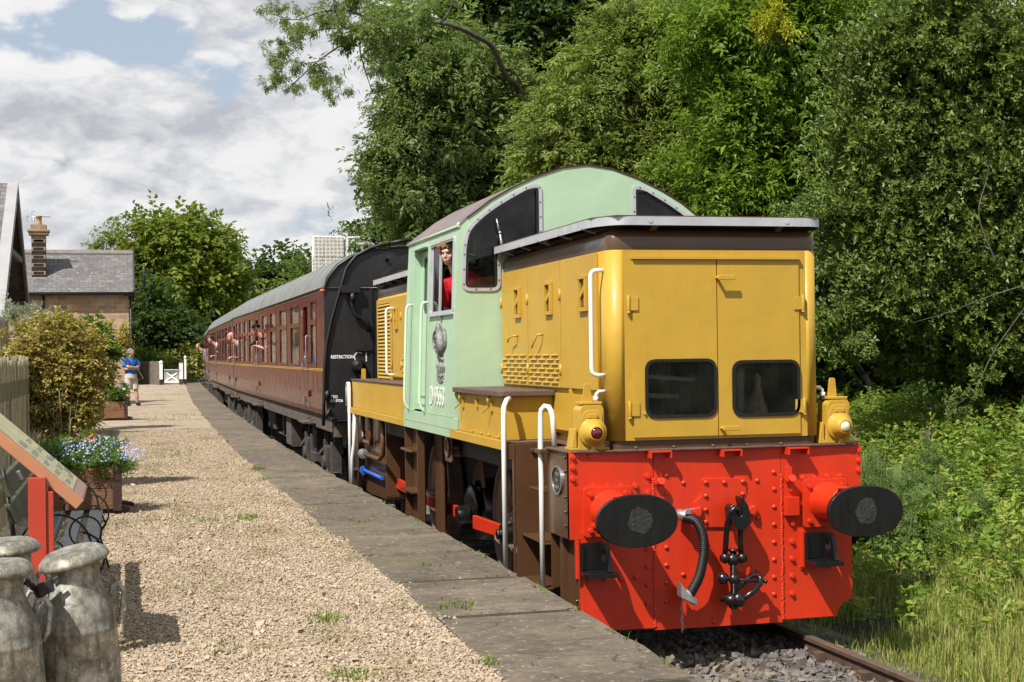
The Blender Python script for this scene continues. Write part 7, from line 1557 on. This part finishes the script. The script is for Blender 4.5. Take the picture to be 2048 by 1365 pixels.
# ---- far trees
FT = 'trees beyond the end of the platform'
tree('oak_tree', gx(350, 700, 104), blobpx([(345,500,66,52),(405,520,50,50),(305,535,48,60),(390,590,70,60),(320,610,60,60),(350,456,46,24),(285,480,24,24),(395,480,36,30),(440,600,34,50)], 103, .8), L_FAR, .34, 'broad sunlit tree beside the stone house', 'tree', FT, 'broad', 1.1, .4, sub=1.0)
tree('oak_tree', gx(440, 700, 112), blobpx([(440,500,24,30),(452,545,26,40),(460,600,30,50),(430,640,50,50),(470,650,30,40)], 112, .8), L_FAR, .36, 'slimmer tree just right of the broad sunlit one', 'tree', FT, 'broad', 1.1, .35, sub=1.0)
tree('willow_shrub', gx(310, 700, 92), blobpx([(300,625,40,40),(320,660,50,34),(285,655,26,40),(350,680,40,26)], 91, .8), L_FARD, .28, 'dark rounded shrub below the broad sunlit tree', 'shrub', FT, 'broad', 1.1, .2, ('foliage', 'stem'), .8)
tree('elm_tree', gx(540, 680, 120), blobpx([(520,580,36,40),(560,560,46,32),(500,605,26,36),(545,610,60,40),(590,590,40,40)], 118, .8), L_FARD, .38, 'dark tree in the gap above the middle coach', 'tree', FT, 'broad', 1.1, .3, sub=1.1)
tree('maple_tree', gx(610, 660, 90), blobpx([(612,560,26,28),(596,585,30,26),(640,570,30,26),(625,600,40,30),(612,530,12,16)], 88, .8), L_THORN, .27, 'yellowish green tree left of the white panel tower', 'tree', FT, 'broad', .9, .2, sub=.8, loose=.15)
tree('lime_tree', gx(700, 620, 80), blobpx([(705,500,14,40),(735,455,30,18),(790,480,40,40),(820,500,50,40)], 76, .8), L_THORN, .25, 'green tree seen through the gap in the white panels', 'tree', FT, 'broad', 1.0, .2, sub=.8)
tree('birch_tree', gx(222, 640, 118), blobpx([(222,485,30,14),(207,492,22,10),(246,490,18,14),(226,462,10,20),(190,496,14,8)], 115, .8), L_FAR, .26, 'thin birch top rising behind the slate roof', 'tree', FT, 'broad', .55, .16, sub=.6, loose=.35)
foliage('treeline', blobpx([(520,640,120,40,150),(640,610,120,60,140),(420,650,110,50,150),(330,690,120,40,130)], 140, .5), L_FARD, None, .55, 'broad', 1.0, 1.2); tag(bpy.data.objects['treeline'], kind='stuff')
# ---- garden shrubs on the left
GS = 'garden shrubs behind the platform'
def shrub(name, base, blobs, mat, leaf, label, **k):
    t = tree(name, (base[0], base[1]), blobs, mat, leaf, label, 'shrub', GS, parts=('foliage', 'stem'), trunk=.035, fork=.3, bark=TWIG, **k); return t
shrub('golden_shrub', (-5.05, 6.5), blobpx([(45,700,46,36),(110,695,60,40),(155,715,40,45),(70,750,55,45),(125,770,55,50),(165,785,28,50),(95,810,50,40),(135,840,45,40),(180,735,18,40),(125,665,34,20),(30,668,30,14)], 17.2, .7), L_GOLD, .040, 'straggly golden leaved shrub spilling over the paling fence', kind='broad', dens=.72, sub=.17, droop=.1, loose=.1)
shrub('silver_shrub', (-6.6, 17), blobpx([(70,640,44,24),(45,630,26,20),(100,650,28,20),(85,625,18,12),(40,655,24,20)], 28.5, .8), L_SILVER, .075, 'pale silver grey shrub standing in front of the stone house', kind='narrow', dens=.9, sub=.2, droop=-.5)
shrub('garden_hedge', (-5.3, 22), blobpx([(180,678,40,22),(200,692,28,34),(192,735,28,36),(205,758,12,26),(180,700,36,36),(190,795,18,20),(212,700,12,30)], 31, .8), L_HEDGE, .075, 'fresh green hedge plant between the golden shrub and the standing man', kind='broad', dens=1.0, sub=.2)
shrub('yellow_shrub', (-4.9, 36), blobpx([(235,667,22,15),(248,690,14,14),(205,657,18,7),(180,655,14,7),(254,684,6,6)], 50, .8), L_YEL, .09, 'yellow leaved shrub against the corner of the stone house', kind='broad', dens=.9, sub=.25)
shrub('rose_bush', (-5.0, 62), blobpx([(296,722,22,22),(285,740,20,26),(310,735,22,24)], 86, .8), L_HEDGE, .2, 'bright green bush behind the far grey fence', kind='broad', dens=.9, sub=.4)
shrub('rambling_rose', (0, 76), blobpx([(330,720,26,16),(355,716,30,18),(385,720,26,22),(392,745,16,24),(340,740,30,24),(400,735,12,20)], 90, .8), L_PALE, .2, 'rambling pale rose hedge behind the white gate', kind='broad', dens=1.0, sub=.4)
# ---- verge on the right: grass, weeds, ferns, willowherb
def blades(name, n, xr, yr, h, w, mat, clumpy=1.0, zf=None, xy=None, lean=.5):
    if xy is None:
        x = RNG.uniform(*xr, n*3); y = RNG.uniform(*yr, n*3); kp = (np.sin(x*2.3+1)*np.sin(y*1.9)+np.sin(x*5.1)*np.cos(y*4.3)*.6+RNG.normal(0, .6, n*3)) > -clumpy*.1; x, y = x[kp][:n], y[kp][:n]
    else: x, y = xy
    n = len(x); z = np.array([(zf or ground_z)(a, b) for a, b in zip(x, y)])
    th = RNG.uniform(0, 6.28, n); L = h*RNG.uniform(.45, 1.3, n); ln = RNG.uniform(.1, 1, n)*lean; d = np.stack([np.cos(th), np.sin(th), np.zeros(n)], 1); s = np.stack([-np.sin(th), np.cos(th), np.zeros(n)], 1)*(w*RNG.uniform(.6, 1.4, n))[:, None]
    b = np.stack([x, y, z], 1); m1 = b+d*(L*ln*.30)[:, None]+np.array([0, 0, 1])*(L*.6)[:, None]; tp = b+d*(L*ln)[:, None]+np.array([0, 0, 1])*(L*(1-.35*ln))[:, None]
    V = np.stack([b-s, b+s, m1+s*.8, m1-s*.8, tp, tp], 1).reshape(-1, 3); i = np.arange(n)[:, None]*6
    Q = np.concatenate([i+np.array([[0, 1, 2, 3]]), i+np.array([[3, 2, 4, 5]])]); V[5::6] += s*.15
    return mesh_np(name, V, Q, mat, None, {'rnd': np.repeat(RNG.random(n), 6)})
L_GRASS = leafmat('verge_grass', [(.14, .20, .03), (.21, .28, .045), (.36, .37, .09), (.48, .43, .17)], .40, .6, .25, (.30, .30, .08))
L_WEED = leafmat('weed_leaf', [(.10, .18, .022), (.16, .26, .035), (.26, .34, .055), (.36, .36, .07)], .42, .5, .3)
L_HERB = leafmat('willowherb_leaf', [(.085, .145, .035), (.125, .195, .05), (.18, .25, .07)], .35, .5, .3)
g_ = blades('grass', 95000, (.84, 7.0), (-2.9, 13), .19, .0044, L_GRASS, 1.0); tag(g_, 'long rough grass growing on the verge beside the rails', kind='stuff')
n = 9500; x = RNG.uniform(1.15, 7.5, n)**1.0; y = RNG.uniform(-2.5, 13, n); den = np.clip((x-1.2)/3.6, .06, 1)*np.clip((y+2.5)/4.5, .25, 1); kp = RNG.random(n) < den; x, y = x[kp], y[kp]; z = np.array([ground_z(a, b) for a, b in zip(x, y)])+RNG.uniform(.04, .34, len(x))*np.clip((x-1)/2.6, .15, 1.5)
V, rn = sprays(np.stack([x, y, z], 1), nrm(np.stack([RNG.normal(0, 1, len(x)), RNG.normal(-.3, 1, len(x)), np.full(len(x), .55)], 1)), RNG.uniform(.09, .22, len(x)), 'broad'); tag(mesh_np('undergrowth', V, np.arange(len(V)).reshape(-1, 4), L_WEED, None, {'rnd': rn}), 'low broad leaved weeds mixed into the verge grass', kind='stuff')
# willowherb and fern stems, each its own plant
PINK_F = leafmat('willowherb_flower', [(.42, .10, .30), (.55, .16, .38), (.50, .22, .36)], .3)
def stem_plant(name, u, vt, vb, d, label, kind='narrow', mat=L_HERB, flower=False, nst=3, cat='wild plant', leaf=.13, group='tall weeds on the verge'):
    b = at(u, vb, d=d); b[2] = ground_z(b[0], b[1]); tpz = at(u, vt, d=d)[2]; p = empty(name, tuple(b), label, cat, group); Vs = []; Rs = []; m = MB(); fl = []
    for i in range(nst):
        o = b+np.array([RNG.normal(0, .10), RNG.normal(0, .10), -.05]) if i else b-(0, 0, .05); hgt = (tpz-b[2])*(1 if i == 0 else RNG.uniform(.65, .92)); tp = o+np.array([RNG.normal(0, .07), RNG.normal(0, .07), hgt]); m.tube([o, (o+tp)/2+RNG.normal(0, .015, 3), tp], [.007, .005, .002], 5)
        k = 26; t = RNG.uniform(.15, .93, k)
        if kind == 'fern':
            k = 9; a = RNG.uniform(0, 6.28, k); P = np.repeat(o[None]+(tp-o)*.2, k, 0); D = np.stack([np.cos(a), np.sin(a), np.full(k, 1.2)], 1); sz = np.full(k, hgt*.85); v, q = sprays(P, D, sz, 'fern', .006)
        else:
            a = np.arange(k)*2.4; P = o+(tp-o)*t[:, None]; D = np.stack([np.cos(a), np.sin(a), np.full(k, .55)], 1); v, q = sprays(P, D, leaf*1.5*(1.15-t*.6), 'narrow' if kind == 'narrow' else 'broad', .04)
        Vs.append(v); Rs.append(q)
        if flower and i == 0:
            k2 = 16; t = RNG.uniform(.86, 1.04, k2); a = RNG.uniform(0, 6.28, k2); v, q = sprays(o+(tp-o)*t[:, None], np.stack([np.cos(a), np.sin(a), np.full(k2, .3)], 1), np.full(k2, .042), 'fine', .1); fl.append((v, q))
    V = np.concatenate(Vs); mesh_np('foliage', V-b, np.arange(len(V)).reshape(-1, 4), mat, p, {'rnd': np.concatenate(Rs)}); m.build('stem', TWIG, p)
    if fl: v, q = fl[0]; mesh_np('flower_spike', v-b, np.arange(len(v)).reshape(-1, 4), PINK_F, p, {'rnd': q})
stem_plant('willowherb', 1714, 862, 960, 16.5, 'leaning willowherb with a magenta spike beside the pale corner lamp', flower=True)
stem_plant('willowherb', 1857, 855, 990, 17.5, 'tall willowherb with a pink flower spike before the dark hollow', flower=True)
for i, (u, vt, vb, d) in enumerate(((1740, 868, 980, 16), (1780, 905, 1010, 16), (1820, 900, 1010, 16.5), (1885, 900, 1010, 17.5), (1930, 905, 1010, 18), (1755, 930, 1040, 15.5), (1850, 930, 1040, 16.5), (1800, 945, 1050, 15.6), (1900, 950, 1040, 17), (2025, 900, 1010, 19), (1735, 900, 1010, 15.7), (1770, 960, 1070, 15))): stem_plant('willowherb', u, vt, vb, d, 'leafy green willowherb stem without flowers in the verge', nst=4)
for i, (u, vt, vb, d) in enumerate(((1765, 860, 960, 17.2), (1725, 900, 1000, 15.6))): stem_plant('fern', u, vt, vb, d, ('tall fern frond behind the willowherb near the lamp', 'lower fern right against the red buffer beam')[i], 'fern', nst=3, cat='fern')
AUT = leafmat('russet_maple_leaf', [(.20, .24, .05), (.36, .30, .07), (.38, .20, .07)], .35)
for i in range(26):
    uu, vb = random.Random(i*7+1).uniform(1735, 2040), random.Random(i*5+2).uniform(985, 1100); dd = 14.2+(1110-vb)/28; stem_plant('willowherb', uu, vb-random.Random(i).uniform(60, 125), vb, dd, 'leafy green willowherb stem without flowers in the verge', nst=3, leaf=.11)
stem_plant('maple_seedling', 1955, 925, 1020, 18, 'young maple with russet leaves standing in the verge', 'broad', AUT, nst=3, leaf=.16)
stem_plant('bramble', 2010, 960, 1050, 18, 'pale green bramble at the right edge of the verge', 'broad', L_WEED, nst=5, leaf=.16)
stem_plant('ivy_bush', 1830, 1000, 1060, 15.5, 'low leafy bramble right of the far buffer', 'broad', L_WEED, nst=6, leaf=.14)
# tufts on the platform
def pz(a, b): return PZ
cx_, cy_ = [], []
for (u, v, n, s) in ((515, 940, 150, .06), (495, 1038, 120, .08), (655, 1240, 90, .06), (720, 1047, 60, .05), (930, 1215, 60, .05), (632, 1050, 30, .05), (700, 1357, 80, .05), (430, 1045, 60, .12), (340, 910, 150, .25), (370, 830, 260, .45), (330, 840, 200, .4), (420, 880, 60, .2), (350, 790, 260, .8), (880, 1218, 30, .04), (530, 960, 60, .05), (380, 1040, 60, .15), (980, 1330, 30, .03), (325, 890, 90, .2), (480, 1300, 25, .1), (850, 1135, 25, .04), (380, 900, 60, .2)):
    q = at(u, v, Z=PZ); cx_ += list(RNG.normal(q[0], s, n)); cy_ += list(RNG.normal(q[1], s*1.6, n))
cx_, cy_ = np.array(cx_), np.array(cy_); n = 900; yy_ = RNG.uniform(-4, 30, n); xx_ = np.array([edge(q) for q in yy_])-.03+RNG.normal(0, .012, n); kp = np.sin(yy_*3.1)+np.sin(yy_*7.7) > .2; xx_, yy_ = xx_[kp], yy_[kp]
L_TUFT = leafmat('platform_weed', [(.09, .16, .02), (.15, .22, .03), (.24, .26, .06)], .35)
t_ = blades('weeds', 0, None, None, .045, .004, L_TUFT, xy=(np.concatenate([cx_, xx_]), np.concatenate([cy_, yy_])), zf=pz, lean=1.2); tag(t_, 'small weeds growing through the platform gravel and joints', kind='stuff')
x = RNG.uniform(-5.25, -4.9, 2500); y = RNG.uniform(5, 40, 2500); t_ = blades('border_grass', 0, None, None, .16, .006, L_TUFT, xy=(x, y), zf=pz); tag(t_, 'grass and weeds along the foot of the fence', kind='stuff')
# plant growing over the near rail
stem_plant('rail_weed', 1745, 1290, 1365, 11.2, 'leafy weed growing over the rail in the near corner', 'narrow', L_HERB, nst=4, leaf=.06)
# ---- flowers in the planters
L_LOB = leafmat('lobelia_leaf', [(.06, .13, .02), (.12, .24, .03), (.22, .36, .06)], .4, .55, .25)
def petals(name, P, size, mat, parent, nrm_up=.6, k=5):
    Vs = []
    for p in P:
        o = nrm(np.array([RNG.normal(0, .5), RNG.normal(-.5, .4), nrm_up])); x, y, _ = frame_from(o); s = size*RNG.uniform(.7, 1.2); a0 = RNG.uniform(0, 6)
        for i in range(k): a = a0+2*math.pi*i/k; d_ = x*math.cos(a)+y*math.sin(a); e = -x*math.sin(a)+y*math.cos(a); Vs += [p, p+d_*s*.6-e*s*.38+o*s*.15, p+d_*s, p+d_*s*.6+e*s*.38+o*s*.15]
    V = np.array(Vs); return mesh_np(name, V, np.arange(len(V)).reshape(-1, 4), mat, parent, {'rnd': np.repeat(RNG.random(len(V)//4), 4)})
xl, xr, yf, dp, h = PL1; pc = np.array([(xl+xr)/2, yf+dp/2, PZ+h])
lob = empty('lobelia', tuple(pc), 'mound of small blue lobelia flowers filling the large planter', 'flowering plant')
foliage('foliage', [((.12, 0, .08), (.36, .34, .17)), ((-.2, 0, .08), (.3, .34, .17)), ((.3, -.1, .02), (.16, .25, .14)), ((.1, -.30, .02), (.3, .12, .10)), ((-.22, -.30, .03), (.2, .12, .10))], L_LOB, lob, .022, 'fine', .8, .05, -.3)
n = 460; dv = nrm(RNG.normal(size=(n, 3))); dv[:, 2] = np.abs(dv[:, 2])*.9-.1; dv[:, 1] = np.where(dv[:, 1] > .3, -dv[:, 1], dv[:, 1]); P = dv*np.array([.50, .44, .24])*RNG.uniform(.9, 1.1, (n, 1))+np.array([.06, 0, .07])
petals('flowers', P, .0115, leafmat('lobelia_flower', [(.09, .13, .50), (.26, .30, .66), (.62, .60, .78), (.45, .42, .72)], .2), lob)
zin = empty('zinnia', tuple(pc+np.array([-.08, .1, 0])), 'pink and orange daisy like flowers standing above the blue mound', 'flowering plant')
zp = [at(u, v, Y=yf+.25)-np.array(zin.location) for u, v in ((156, 870), (161, 872), (182, 872), (190, 870), (173, 877), (140, 877), (187, 884), (194, 885), (183, 880))]
m = MB()
for p in zp: m.tube([(p[0]*.8, p[1], -.02), tuple(p)], .004, 5)
me_ = m.build('stem', TWIG, zin, off=(0, 0, 0))
petals('flowers', [zp[i] for i in (0, 1)], .03, leafmat('zinnia_pink', [(.62, .08, .22), (.7, .16, .3)], .2), zin, 1, 9); petals('flowers', [zp[i] for i in (2, 3, 4, 5)], .028, leafmat('zinnia_orange', [(.62, .11, .02), (.68, .16, .04)], .2), zin, 1, 9); petals('flowers', [zp[i] for i in (6, 7, 8)], .03, leafmat('zinnia_pale', [(.75, .38, .36), (.78, .48, .45)], .2), zin, 1, 9)
xl, xr, yf, dp, h = PL2; pc = np.array([(xl+xr)/2, yf+dp/2, PZ+h]); pan = empty('pansy', tuple(pc), 'leafy white and violet pansies in the small planter', 'flowering plant')
foliage('foliage', [((0, 0, .12), (.26, .26, .16)), ((-.12, 0, .2), (.14, .2, .12)), ((.16, 0, .12), (.14, .2, .14))], L_HEDGE, pan, .05, 'broad', .8, .08, -.3)
petals('flowers', [at(u, v, Y=yf+.15)-pc for u, v in ((224, 778), (226, 781), (231, 775), (232, 776), (237, 782), (239, 774), (248, 779), (232, 789), (243, 777))], .045, leafmat('pansy_white', [(.75, .72, .78), (.7, .62, .78)], .2), pan, .3, 5)
petals('flowers', [at(u, v, Y=yf+.15)-pc for u, v in ((208, 774), (210, 775), (240, 772))], .05, leafmat('pansy_violet', [(.40, .06, .55), (.5, .12, .6)], .2), pan, .3, 5)
petals('flowers', [at(213, 763, Y=yf+.2)-pc], .05, leafmat('pansy_yellow', [(.7, .45, .03), (.7, .5, .05)], .2), pan, .3, 7)
# flat grass and moss already in the ground
